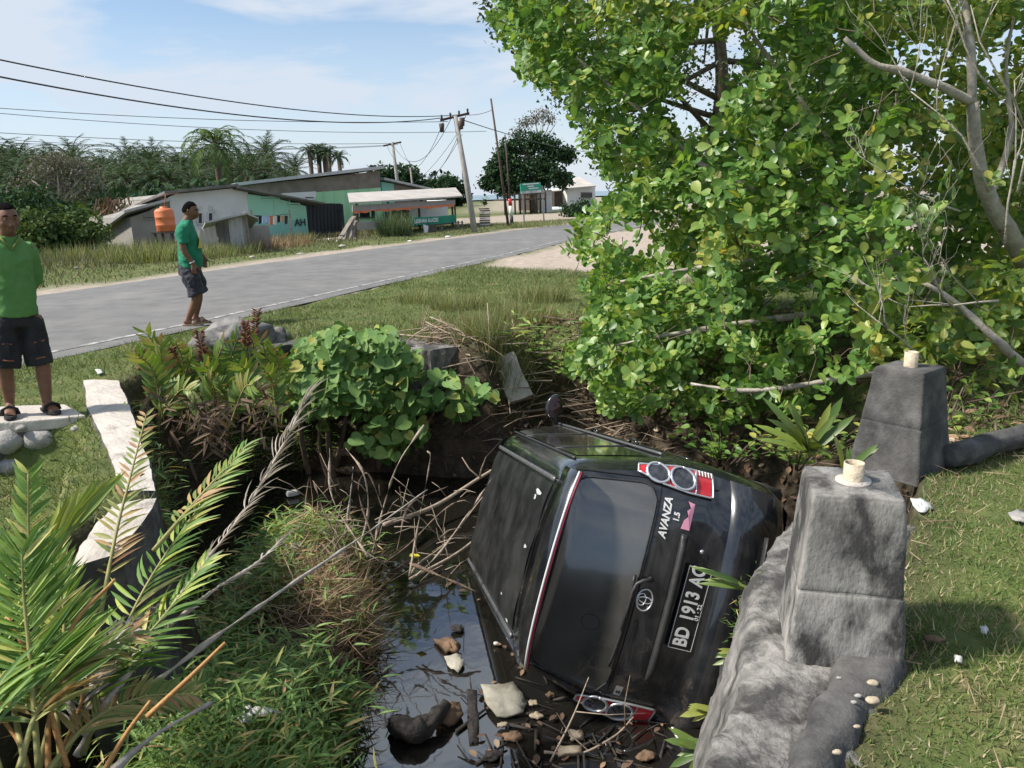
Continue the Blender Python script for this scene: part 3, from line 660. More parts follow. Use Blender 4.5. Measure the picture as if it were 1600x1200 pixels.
# white scrape marks on the roof
def scrape(x, y, l, w, seed):
    rg_ = random.Random(seed); n = 9; V = []
    for k in range(n):
        a = 2 * PI * k / n; rr = .6 + .6 * rg_.random(); V.append(sroof(x + math.cos(a) * w * rr, y + math.sin(a) * l * rr, .0135))
    m = MB(); m.add(V, [tuple(range(n))]); m.build('scrape_mark', mat('primer_scrape', (.30, .31, .32), (.50, .50, .50), .8, 40), rp, False)
for a in [(.37, .66, .07, .020, 1), (.33, .70, .03, .015, 2), (.035, .57, .035, .015, 3), (-.44, .61, .035, .010, 4), (-.35, .86, .02, .008, 5)]: scrape(*a)
# right and left sides: windows, pillars, doors, handles, mirrors
def sside(y, z, s=1, off=0.0):
    x = w_of_z(z); return Vector((s * (x + off), y, z))
def side_poly(pts, s, off, name, m, parent, n=6):
    """quad strip between lower and upper lists of (y,z)"""
    lo, hi = pts; g_ = []
    for j in range(n):
        t = j / (n - 1); g_.append([sside(a[0] * (1 - t) + b[0] * t, a[1] * (1 - t) + b[1] * t, s, off) for a, b in zip(lo, hi)])
    mb_ = MB(); mb_.loft(g_, False, False, True); return mb_.build(name, m, parent, False)
def lin(a, b, n): return [(a[0] + (b[0] - a[0]) * i / (n - 1), a[1] + (b[1] - a[1]) * i / (n - 1)) for i in range(n)]
for s in (1, -1):
    for nm, lo, hi in [('rear_quarter_window', lin((.52, 1.05), (1.06, 1.03), 8), lin((.66, 1.47), (1.06, 1.48), 8)),
                       ('rear_door_window', lin((1.13, 1.03), (1.98, 1.01), 8), lin((1.13, 1.48), (1.98, 1.485), 8)),
                       ('front_door_window', lin((2.05, 1.01), (2.92, 1.0), 8), lin((2.05, 1.485), (2.42, 1.475), 8))]:
        side_poly((lo, hi), s, .004, nm, m_glass, car)
    # belt moulding and window frames
    mb = MB(); mb.tube([sside(y, .99, s, .012) for y in np.linspace(.5, 3.0, 26)], [(.010, .014)] * 26, 6); mb.build('belt_moulding', mat('grey_trim', (.07, .073, .078)), car, False)
    mb = MB(); mb.tube([sside(y, 1.515, s, .008) for y in np.linspace(.55, 2.4, 20)], .009, 6); mb.build('window_frame', m_trim, car, False)
    for y in (1.095, 2.015):
        mb = MB(); mb.tube([sside(y, z, s, .005) for z in np.linspace(1.0, 1.5, 8)], [(.03, .006)] * 8, 6); mb.build('pillar', m_trim, car, False)
    for yl in ([(1.12, .36), (1.12, .6), (1.11, .97)], [(2.04, .30), (2.04, .6), (2.03, .97)], [(3.05, .32), (3.07, .7), (2.98, .97)]):
        mb = MB(); mb.tube([sside(y, z, s, .001) for y, z in catmull2(yl)] if False else [sside(p.x, p.y, s, .001) for p in catmull([(a, b, 0) for a, b in yl], 6)], .004, 4); mb.build('door_gap', m_gap, car, False)
    mb = MB(); mb.tube([sside(y, .315, s, .002) for y in np.linspace(1.15, 3.0, 16)], [(.012, .03)] * 16, 6); mb.build('sill', m_trim, car, False)
    mb = MB(); mb.tube([sside(y, .58, s, .008) for y in np.linspace(.95, 3.1, 20)], [(.008, .025)] * 20, 6); mb.build('side_moulding', m_paint, car, False)
    for y in (1.25, 2.18):
        mb = MB(); mb.tube([sside(y, .87, s, .004), sside(y + .03, .875, s, .03), sside(y + .13, .875, s, .03), sside(y + .16, .87, s, .004)], .011, 6); mb.build('door_handle', m_paint, car, False)
    # mirror
    c = Vector((s * .945, 2.86, 1.12)); mb = MB()
    mb.sphere((0, 0, 0), (.118, .06, .080), 16, 10, lambda p: p)
    me = mb.mesh('mirror_housing')
    for v in me.vertices:
        if v.co.y < -.02: v.co.y = -.02 + (v.co.y + .02) * .2
        v.co += c
    mi = link('mirror', me, m_paint, car, False)
    mb = MB(); mb.tube([Vector((s * .79, 2.88, 1.05)), c + Vector((-s * .05, .01, -.03))], [.022, .028], 8); mb.build('mirror_arm', m_trim, mi, False)
    mb = MB(); n = 18; rg_ = [[c + Vector((math.cos(2 * PI * k / n) * .098 * f, -.0335 - (.002 if f < .9 else 0), math.sin(2 * PI * k / n) * .064 * f)) for k in range(n)] for f in (1, .5, .05)]
    mb.loft(rg_, False, True, True); mb.build('mirror_glass', mat('mirror_glass', (.05, .028, .030), rough_=.05, metal=.5), mi, False)  # reddish reflection put into the glass's base colour
    # wheels
    for y in (.76, 3.42):
        c = Vector((s * .70, y, .29)); mb = MB(); rr = []
        for (dx, r) in [(-.09, .20), (-.09, .27), (-.06, .292), (.06, .292), (.09, .27), (.095, .20)]:
            rr.append([c + Vector((s * dx, math.cos(2 * PI * k / 24) * r, math.sin(2 * PI * k / 24) * r)) for k in range(24)])
        mb.loft(rr, True, True, True); wh = mb.build('wheel', m_tyre, car, False)
        mb = MB(); rr = [[c + Vector((s * dx, math.cos(2 * PI * k / 20) * r, math.sin(2 * PI * k / 20) * r)) for k in range(20)] for dx, r in [(.07, .20), (.10, .195), (.085, .16), (.09, .05), (.10, .03)]]
        mb.loft(rr, True, True, True); mb.build('rim', m_rim, wh, False)
    # tail light
    def tl(u, v):   # u 0 inner..1 outer, v 0 bottom..1 top
        z = .755 + v * .445; inn = np.interp(v, [0, .35, .7, 1], [.632, .628, .640, .672]); out = np.interp(v, [0, .5, 1], [.763, .757, .712]); return (s * (inn + (out - inn) * u), z)
    g = [[srear(*tl(i / 7, j / 15), .012) for i in range(8)] for j in range(16)]
    mb = MB(); mb.loft(g, False, False, True); tlo = mb.build('tail_light', m_red, car, False)
    def edge(t):
        t = (t % 1) * 4
        return tl(t, 0) if t < 1 else tl(1, t - 1) if t < 2 else tl(3 - t, 1) if t < 3 else tl(0, 4 - t)
    mb = MB(); mb.tube([srear(*edge(t), .013) for t in np.linspace(0, 1, 57)], [(.006, .006)] * 57, 6); mb.build('lamp_frame', m_chrome, tlo, False)
    mb = MB(); mb.tube([srear(*tl(0, t), .014) for t in np.linspace(0, 1, 20)], [(.011, .007)] * 20, 6); mb.build('lamp_frame', m_chrome, tlo, False)
    for (v, r) in ((.755, .055), (.435, .064)):
        x0, z0 = tl(.5, v)
        ring = [srear(x0 + math.cos(a) * r * .92, z0 + math.sin(a) * r * 1.12, .020) for a in np.linspace(0, 2 * PI, 33)]
        mb = MB(); mb.tube(ring, [(.0085, .0085)] * 33, 8); mb.build('lamp_ring', m_chrome, tlo, False)
        mb = MB(); rgs = [[srear(x0 + math.cos(2 * PI * k / 24) * r * .9 * f, z0 + math.sin(2 * PI * k / 24) * r * 1.1 * f, .016 + (1 - f) * .008) for k in range(24)] for f in (1, .75, .5, .25, .04)]
        mb.loft(rgs, False, True, True); mb.build('lamp_lens', m_lensd, tlo, False)
    # pale dividing bars and the ribs of the reversing lamp
    mb = MB(); mb.tube([srear(*tl(u, .255), .016) for u in np.linspace(0, 1, 8)], [(.006, .005)] * 8, 6); mb.build('lamp_bar', m_chrome, tlo, False)
    mb = MB()
    for k in range(6):
        v = .02 + k * .045; mb.tube([srear(*tl(u, v), .018) for u in np.linspace(.80, 1.0, 4)], [(.0035, .004)] * 4, 5)
    tag(mb.build('lamp_ribs', m_wtext, tlo, False), None, None, None, None)
# garnish above the plate
xs_ = np.linspace(-.46, .40, 30)
mb = MB(); mb.tube([srear(x, .885 + .02 * (x + .03) , .012) for x in xs_], [((.026 if 1 < i < 28 else .012), .022) for i in range(30)], 10); mb.build('plate_garnish', m_trim, car, False)
mb = MB(); mb.tube([srear(x, .87, .010) for x in np.linspace(-.15, .15, 6)], [(.010, .012)] * 6, 6); mb.build('tailgate_handle', m_trim, car, False)
# keyhole
mb = MB(); p = srear(.327, .765, .004); n_ = (srear(.327, .765, .02) - srear(.327, .765, 0)).normalized(); mb.tube([p, p + n_ * .008], [.014, .012], 14); mb.build('key_lock', m_chrome, car, False)
# text helper on the rear surface
def rear_text(body, x, z, size, m, name, parent, off=.006, shear=0.0, depth=.0015, bold=0.0, width=1.0, flat=None):
    cu = bpy.data.curves.new(name, 'FONT'); cu.body = body; cu.size = size; cu.align_x = 'LEFT'; cu.extrude = depth; cu.shear = shear; cu.offset = bold; cu.resolution_u = 3
    ob = bpy.data.objects.new('tmp', cu); COL.objects.link(ob); bpy.context.view_layer.update()
    me = bpy.data.meshes.new_from_object(ob.evaluated_get(bpy.context.evaluated_depsgraph_get())); bpy.data.objects.remove(ob)
    me.name = name
    for v in me.vertices:
        q = (flat or srear)(x + v.co.x * width, z + v.co.y, off + v.co.z); v.co = q
    return link(name, me, m, parent, False)
rear_text('AVANZA', .345, 1.000, .062, m_wtext, 'model_lettering', car, shear=.25, bold=.0018, width=.92)
rear_text('1.5', .455, .945, .045, m_wtext, 'engine_lettering', car, bold=.0015)
# round maker emblem of three ovals
def oval(cx, cz, rx, rz, r, m, parent, ang=0):
    mb_ = MB(); mb_.tube([srear(cx + math.cos(a) * rx, cz + math.sin(a) * rz, .012) for a in np.linspace(0, 2 * PI, 33)], [(r, r * .8)] * 33, 6); return mb_.build('emblem_oval', m, parent, False)
em = oval(-.02, 1.023, .062, .043, .0065, m_chrome, car); em.name = 'emblem'
oval(-.02, 1.040, .034, .022, .0045, m_chrome, em); oval(-.02, 1.019, .017, .038, .0045, m_chrome, em)
# S badge
mb = patch(lambda u, v: (-.60 + u * .06, .990 + v * .042), 5, 4, .006); bd = mb.build('trim_badge', m_chrome, car, False)
rear_text('S', -.585, .998, .036, m_plate, 'badge_letter', bd, off=.0085, bold=.001)
# pink sticker
stp = [(.425, .925), (.425, .872), (.578, .862), (.585, .905), (.55, .885), (.53, .905), (.50, .893), (.475, .915)]
mb = MB(); mb.add([srear(x, z, .0055) for x, z in stp], [tuple(range(len(stp)))]); mb.build('pink_sticker', m_pink, car, False)
# licence plate
PA = srear(0, .755, .02); PR = Vector((1, 0, 0)); PU = (srear(0, .80, .02) - srear(0, .70, .02)).normalized(); PN = Vector((0, -1, 0)); PU = Vector((0, .03, 1)).normalized(); PN = PR.cross(PU)
def plate_pt(x, z, off=0): return PA + PR * x + PU * z + PN * off
def rbox(x0, x1, z0, z1, d, m, name, parent, off=0):
    mb_ = MB(); mb_.prism([plate_pt(x0, z0, off), plate_pt(x1, z0, off), plate_pt(x1, z1, off), plate_pt(x0, z1, off)], PN * d); return mb_.build(name, m, parent, False)
pl = rbox(-.245, .245, -.072, .080, .006, m_plate, 'licence_plate', car)
for (a, b_, c_, d_) in ((-.240, .240, .0735, .0765), (-.240, .240, -.0685, -.0655), (-.2405, -.2375, -.068, .076), (.2375, .2405, -.068, .076)): rbox(a, b_, c_, d_, .001, m_wtext, 'plate_rim_line', pl, .0062)
pt = lambda x, z, off: plate_pt(x, z, off)
for t, x in (('BD', -.222), ('1913', -.075), ('AC', .13)):
    rear_text(t, x, -.028, .118, m_wtext, 'plate_lettering', pl, off=.0085, bold=.0028, width=.72 if t != '1913' else .74, flat=pt)
rear_text('01 · 22', -.06, -.060, .034, m_wtext, 'plate_date', pl, off=.0085, bold=.0006, flat=pt)
# wiper
wp = MB(); wp.tube([srear(.105, 1.018, .010), srear(.098, 1.03, .03)], [.018, .016], 10)
wp.tube([srear(x, z, .032) for x, z in [(.105, 1.02), (.088, 1.055), (.06, 1.085), (.01, 1.096), (-.10, 1.098), (-.22, 1.100)]], [.012, .013, .012, .010, .008, .007], 8)
wo = wp.build('wiper_arm', m_trim, car, False)
wb = MB(); wb.tube([srear(x, 1.094 + .012 * ((x + .17) / .27) ** 2, .022) for x in np.linspace(-.44, .10, 14)], [(.006, .011)] * 14, 6); wb.build('wiper_blade', m_trim, wo, False)
# windscreen, headlights and grille at the front (mostly out of sight)
g = [[Vector((x * np.interp(t, [0, 1], [1.0, .86]), 3.10 - .62 * t, 1.055 + .53 * t)) + Vector((0, .02 - .10 * (x / .7) ** 2, .012)) for x in np.linspace(-.66, .66, 12)] for t in np.linspace(0, 1, 6)]
mb = MB(); mb.loft(g, False, False, True); mb.build('windscreen', m_glass, car, False)
for s in (-1, 1):
    mb = MB(); mb.sphere((s * .55, 3.99, .72), (.13, .07, .07), 12, 8); mb.build('headlight', m_chrome, car, False)
mb = MB(); mb.box((0, 1.9, .20), (1.1, 3.0, .08)); mb.tube([(.35, .1, .22), (.35, 1.2, .2), (.2, 2.2, .2)], .03, 8); mb.build('underbody', m_under, car, False)
# ================================================================== people
def ell_loft(mb, rows, n=20):
    """rows: (center Vector, rx, ry[, power]) stacked along z, elliptical rings"""
    rings = []
    for c, rx, ry in rows: rings.append([Vector(c) + Vector((math.cos(2 * PI * k / n) * rx, math.sin(2 * PI * k / n) * ry, 0)) for k in range(n)])
    mb.loft(rings, True, True, True)
def remesh(mb, voxel, smooth_n=6, name='body'):
    me = mb.mesh(name + '_raw'); bm = bmesh.new(); bm.from_mesh(me); bmesh.ops.recalc_face_normals(bm, faces=bm.faces); bm.to_mesh(me); bm.free()
    ob = bpy.data.objects.new('tmp', me); COL.objects.link(ob)
    m1 = ob.modifiers.new('r', 'REMESH'); m1.mode = 'VOXEL'; m1.voxel_size = voxel; m1.use_smooth_shade = True
    m2 = ob.modifiers.new('s', 'SMOOTH'); m2.iterations = smooth_n; m2.factor = .5
    bpy.context.view_layer.update()
    out = bpy.data.meshes.new_from_object(ob.evaluated_get(bpy.context.evaluated_depsgraph_get())); bpy.data.objects.remove(ob); bpy.data.meshes.remove(me)
    out.name = name; return out
m_skin = mat('skin_brown', (.155, .075, .045), (.20, .10, .062), .55, 14, .06, 120, spec=.35)
m_hair = mat('black_hair', (.004, .0035, .0035), (.008, .007, .007), .95, 60, 1.0, 220, spec=.08)
m_eyew = mat('eye_white', (.30, .27, .24), rough_=.4); m_dark = mat('near_black', (.010, .009, .009), rough_=.5)
m_lip = mat('lip_brown', (.16, .058, .045), rough_=.5)
m_shirtL = mat('light_green_cotton', (.075, .20, .050), (.11, .25, .075), .9, 6, .35, 9)
m_shirtM = mat('teal_green_cotton', (.008, .16, .085), (.014, .20, .11), .9, 6, .35, 9)
m_shortL = mat('black_cargo_cloth', (.012, .012, .014), (.024, .024, .027), .92, 8, .5, 14)
m_shortM = mat('navy_grey_cloth', (.026, .027, .037), (.040, .041, .052), .92, 8, .5, 14)
m_piping = mat('rust_piping', (.26, .095, .05), rough_=.9)
m_yel = mat('yellow_print', (.50, .42, .05), (.58, .50, .09), .85, 12)
m_sandD = mat('black_sandal', (.014, .014, .015), (.028, .028, .03), .75, 20, .3, 60)
m_sandB = mat('tan_sandal', (.26, .18, .12), (.34, .25, .17), .8, 20, .3, 60)
def face_fn(p):
    """ellipsoid point (local head coords, y forward) -> shaped head"""
    x, y, z = p; f = max(0, y / .095)
    if z < -.02:                      # jaw narrows
        t = min(1, (-z - .02) / .095); x *= 1 - .34 * t; y = y * (1 - .10 * t) + .008 * t
    if y > 0: y -= .006 * math.exp(-((z - .012) / .016) ** 2) * math.exp(-((abs(x) - .032) / .018) ** 2) * 1.2   # eye sockets
    if y > .03:
        y += .006 * math.exp(-((z - .034) / .010) ** 2) * math.exp(-(x / .055) ** 2)                # brow
        y += .010 * math.exp(-((z + .088) / .016) ** 2) * math.exp(-(x / .022) ** 2)                # chin
    return Vector((x, y, z))
def head_pieces(mb, c, R3):
    rings = []
    nu, nv = 36, 26
    for i in range(1, nv):
        a = PI * i / nv; ring = []
        for j in range(nu):
            p = face_fn((math.sin(a) * math.cos(2 * PI * j / nu) * .077, math.sin(a) * math.sin(2 * PI * j / nu) * .098, -math.cos(a) * .118)); ring.append(c + R3 @ p)
        rings.append(ring)
    mb.loft(rings, True, True, True)
    T = lambda x, y, z: c + R3 @ Vector((x, y, z))
    mb.tube([T(0, .088, .022), T(0, .100, -.004), T(0, .113, -.026), T(0, .098, -.036)], [.007, .010, .0145, .011], 10)          # nose
    for s in (-1, 1):
        mb.sphere(T(s * .013, .098, -.028), .0095, 8, 6)
        mb.tube([T(s * .072, -.008, .020), T(s * .084, -.014, .008), T(s * .080, -.010, -.018), T(s * .070, -.004, -.030)], [(.011, .016), (.008, .020), (.008, .016), .008], 8)     # ear
        mb.sphere(T(s * .040, .062, -.022), (.024, .022, .022), 10, 7)      # cheek
    mb.tube([T(-.024, .082, -.056), T(0, .096, -.054), T(.024, .082, -.056)], [.005, .0085, .005], 8)
    mb.tube([T(-.020, .082, -.066), T(0, .094, -.067), T(.020, .082, -.066)], [.005, .0085, .005], 8)
def head_details(parent, c, R3):
    T = lambda x, y, z: c + R3 @ Vector((x, y, z))
    for s in (-1, 1):
        mb = MB(); mb.sphere(T(s * .032, .0785, .011), (.0115, .0115, .0065), 12, 8); e = mb.build('eye', m_eyew, parent)
        mb = MB(); mb.sphere(T(s * .032, .0885, .011), (.0058, .004, .0058), 10, 6); mb.build('iris', m_dark, e)
        mb = MB(); mb.tube([T(s * .016, .094, .034), T(s * .034, .090, .040), T(s * .052, .076, .034)], [(.003, .004), (.004, .0055), (.002, .003)], 6); mb.build('eyebrow', m_hair, parent)
        mb = MB(); mb.tube([T(s * .019, .086, .017), T(s * .032, .0915, .0225), T(s * .046, .083, .016)], .0032, 6); mb.build('eyelid', m_skin, parent)
    mb = MB(); mb.tube([T(-.024, .088, -.0555), T(-.008, .1015, -.0525), T(.008, .1015, -.0525), T(.024, .088, -.0555)], [.003, .006, .006, .003], 8); mb.tube([T(-.020, .087, -.0665), T(0, .1005, -.068), T(.020, .087, -.0665)], [.003, .0065, .003], 8); mb.build('lips', m_lip, parent)
    # hair cap: thick short hair
    rings = []; nu, nv = 40, 20
    for i in range(nv + 1):
        a = PI * .64 * i / nv; ring = []
        for j in range(nu):
            th = 2 * PI * j / nu; fx, fy = math.cos(th), math.sin(th)
            lim = (.275 if fy > .5 else .31 if fy > .3 else .40 if fy > .05 else .53 + .06 * max(0, -fy))   # hairline: high in front, low behind
            lim += .02 * mnoise.noise(Vector((fx * 6, fy * 6, 1)))
            aa = min(a, PI * lim); k = 1.07 + .05 * mnoise.noise(Vector((fx * 3, fy * 3, aa * 3)))
            if a >= PI * lim: k = .99
            p = face_fn((math.sin(aa) * fx * .077 * k, math.sin(aa) * fy * .098 * k - .004, math.cos(aa) * .118 * (k + .02))); ring.append(c + R3 @ p)
        rings.append(ring)
    mb = MB(); mb.loft(rings, True, True, True); return mb.build('hair', m_hair, parent)
def hand(mb, wrist, R3, curl=.5, side=1):
    """R3: x across palm (towards the thumb * side), y out of the palm, z down along the fingers is -z"""
    T = lambda x, y, z: wrist + R3 @ Vector((x, y, z))
    mb.tube([T(0, 0, .01), T(0, 0, -.03), T(0, .004, -.07), T(0, .006, -.092)], [(.026, .019), (.036, .016), (.041, .015), (.037, .012)], 12)
    for i, (x, L) in enumerate([(.030, .068), (.010, .078), (-.010, .072), (-.029, .056)]):
        a = 0; p = Vector((x * side, .006, -.085)); path = [T(*p)]
        for k, f in enumerate((.42, .32, .26)):
            a += curl * (.7, .9, .7)[k]; p = p + Vector((0, math.sin(a), -math.cos(a))) * L * f; path.append(T(*p))
        mb.tube(path, [.0095, .009, .0085, .007], 8); mb.sphere(path[-1], .007, 8, 5)
    p = Vector((.032 * side, .006, -.025)); path = [T(*p)]
    for d, l in ((Vector((.75 * side, .35, -.6)), .036), (Vector((.35 * side, .45, -.85)), .03), (Vector((.1 * side, .5, -.9)), .022)): p = p + d.normalized() * l; path.append(T(*p))
    mb.tube(path, [.013, .011, .010, .008], 8)
def rotm(yaw=0, pitch=0, roll=0): return Matrix.Rotation(yaw, 3, 'Z') @ Matrix.Rotation(pitch, 3, 'X') @ Matrix.Rotation(roll, 3, 'Y')
def sandal(parent, ankle_xy, yaw, z, m):
    c = Vector((ankle_xy[0], ankle_xy[1], z)); R3 = rotm(yaw); rings = []
    out = [(.0, -.075), (.030, -.065), (.036, -.02), (.036, .05), (.046, .11), (.044, .155), (.025, .190), (0, .20), (-.030, .185), (-.040, .14), (-.040, .06), (-.034, -.02), (-.028, -.065)]
    for h, k in ((0, 1.0), (.012, 1.03), (.026, 1.0)): rings.append([c + R3 @ Vector((x * k, y * k, h)) for x, y in out])
    mb = MB(); mb.loft(rings, True, True, False); s = mb.build('sandal', m, parent)
    mb = MB(); mb.tube([c + R3 @ Vector(p) for p in ((-.048, .09, .018), (-.040, .095, .060), (0, .10, .080), (.040, .095, .060), (.050, .09, .018))], [(.006, .028)] * 5, 8); mb.build('strap', m, s)
def foot(mb, ankle, yaw, z):
    R3 = rotm(yaw); T = lambda x, y, h: Vector((ankle[0], ankle[1], z)) + R3 @ Vector((x, y, h))
    mb.tube([T(0, -.055, .035), T(0, -.02, .045), T(0, .05, .042), T(.002, .11, .028), T(.003, .155, .018)], [(.028, .030), (.033, .040), (.036, .036), (.042, .024), (.038, .015)], 12)
    for i, x in enumerate((-.030, -.012, .004, .018, .031)): mb.tube([T(x, .14, .015), T(x * 1.05, .178 - .006 * i, .012)], [.010, .008], 6)
def limb(mb, pts, rad, n=14): 
    P = catmull(pts, 4); t = np.linspace(0, len(rad) - 1, len(P)); mb.tube(P, [float(np.interp(k, range(len(rad)), rad)) for k in t], n)

# ---- man in the light green shirt: facing the camera, hands clasped behind his back
def world_of(base, yaw, lean=2.0):
    Rz = Matrix.Rotation(yaw, 4, 'Z'); return Matrix.Translation(base) @ Matrix.Rotation(R_(lean), 4, 'Y') @ Rz
def place(parent_mesh_objs, M_):
    for me in parent_mesh_objs: me.transform(M_)
def man_light():
    base = Vector((-3.97, 6.03, .022)); yaw = R_(-138); M_ = world_of(base, yaw, 4.5)
    t = empty('person', base, 'man in light green shirt and black cargo shorts standing with hands behind his back', 'person')
    W = lambda x, y, z: M_ @ Vector((x, y, z)); V_ = Vector
    skin = MB(); hc = V_((0, .035, 1.545)); R3 = rotm(R_(6), R_(-6))
    head_pieces(skin, hc, R3)
    skin.tube([V_((0, -.02, 1.36)), V_((0, -.005, 1.42)), V_((0, .015, 1.48))], [.062, .056, .056], 14)
    ell_loft(skin, [((0, 0, .92), .11, .08), ((0, 0, 1.1), .10, .075), ((0, -.01, 1.3), .10, .06), ((0, -.02, 1.39), .05, .045)])
    for s in (-1, 1):
        limb(skin, [V_((s * .13, -.02, 1.345)), V_((s * .168, -.075, 1.07)), V_((s * .10, -.165, .93))], [.050, .045, .042, .038, .032, .028])
        hand(skin, V_((s * .09, -.168, .925)), Matrix(((0, -s, 0), (-1, 0, 0), (0, 0, 1))).transposed() if False else rotm(R_(s * -20), R_(10), R_(s * 62)), .5, -s)
    # legs
    lg = {1: [(.095, 0, .79), (.120, .02, .46), (.115, -.02, .085)], -1: [(-.095, 0, .79), (-.125, .05, .46), (-.125, .09, .085)]}
    for s in (-1, 1):
        limb(skin, [V_(p) for p in lg[s]], [.072, .070, .056, .057, .052, .036])
        foot(skin, lg[s][2][:2], R_(-s * 10), .022)
    me = remesh(skin, .0075, 5, 'body'); me.transform(M_); bo = link('body', me, m_skin, t)
    head_details(t, W(*hc), (Matrix.Rotation(yaw, 3, 'Z') @ R3))
    sh = MB(); rows = [((0, .0, .80), 0.148, 0.119), ((0, .0, .86), 0.151, 0.121), ((0, .0, 1.0), 0.148, 0.115), ((0, 0, 1.12), 0.142, 0.107), ((0, -.004, 1.24), 0.150, 0.108), ((0, -.01, 1.32), 0.148, 0.095), ((0, -.012, 1.375), 0.116, 0.079), ((0, -.01, 1.405), 0.095, 0.075), ((0, -.006, 1.425), 0.072, 0.066)]
    ell_loft(sh, rows, 28)
    for s in (-1, 1): limb(sh, [V_((s * .10, -.012, 1.345)), V_((s * .145, -.035, 1.28)), V_((s * .160, -.06, 1.16)), V_((s * .170, -.09, 1.03))], [.062, .066, .060, .056, .052])
    me = remesh(sh, .011, 5, 'shirt'); rough(me, .013, 6, 3, 0, 4); me.transform(M_); so_ = link('shirt', me, m_shirtL, t)
    # V collar band
    mb = MB(); mb.tube([W(-.068, .02, 1.43), W(-.045, .072, 1.385), W(0, .100, 1.325), W(.045, .072, 1.385), W(.068, .02, 1.43)], .009, 8); mb.build('collar', mat('olive_collar', (.16, .20, .045), rough_=.9), so_)
    st = MB(); ell_loft(st, [((0, 0, .72), .142, .112), ((0, 0, .79), .136, .104), ((0, 0, .86), .11, .08)], 24)
    for s in (-1, 1): limb(st, [V_((s * .075, 0, .78)), V_((s * .098, .012, .62)), V_((s * .112, .022 + (.02 if s < 0 else 0), .395))], [.092, .098, .100, .100])
    me = remesh(st, .011, 4, 'shorts'); rough(me, .014, 7, 5, 0, 4); me.transform(M_); sho = link('shorts', me, m_shortL, t)
    for s in (-1, 1):
        for z, y in ((.60, .118), (.47, .13)):
            mb = MB(); mb.tube([W(s * .185, y - .075, z + .01), W(s * .135, y - .004, z), W(s * .075, y - .002, z - .008)], [(.005, .006)] * 3, 6); mb.build('piping', m_piping, sho)
        mb = MB(); mb.prism([W(s * .18, .045, .50), W(s * .09, .122, .49), W(s * .09, .122, .61), W(s * .18, .045, .62)], (M_.to_3x3() @ V_((s * .012, .016, 0)))); mb.build('cargo_pocket', m_shortL, sho, bevel=.005)
        a = lg[s][2]; w = W(a[0], a[1], 0); sandal(t, (w.x, w.y), yaw + R_(-s * 10), .022, m_sandD)
man_light()
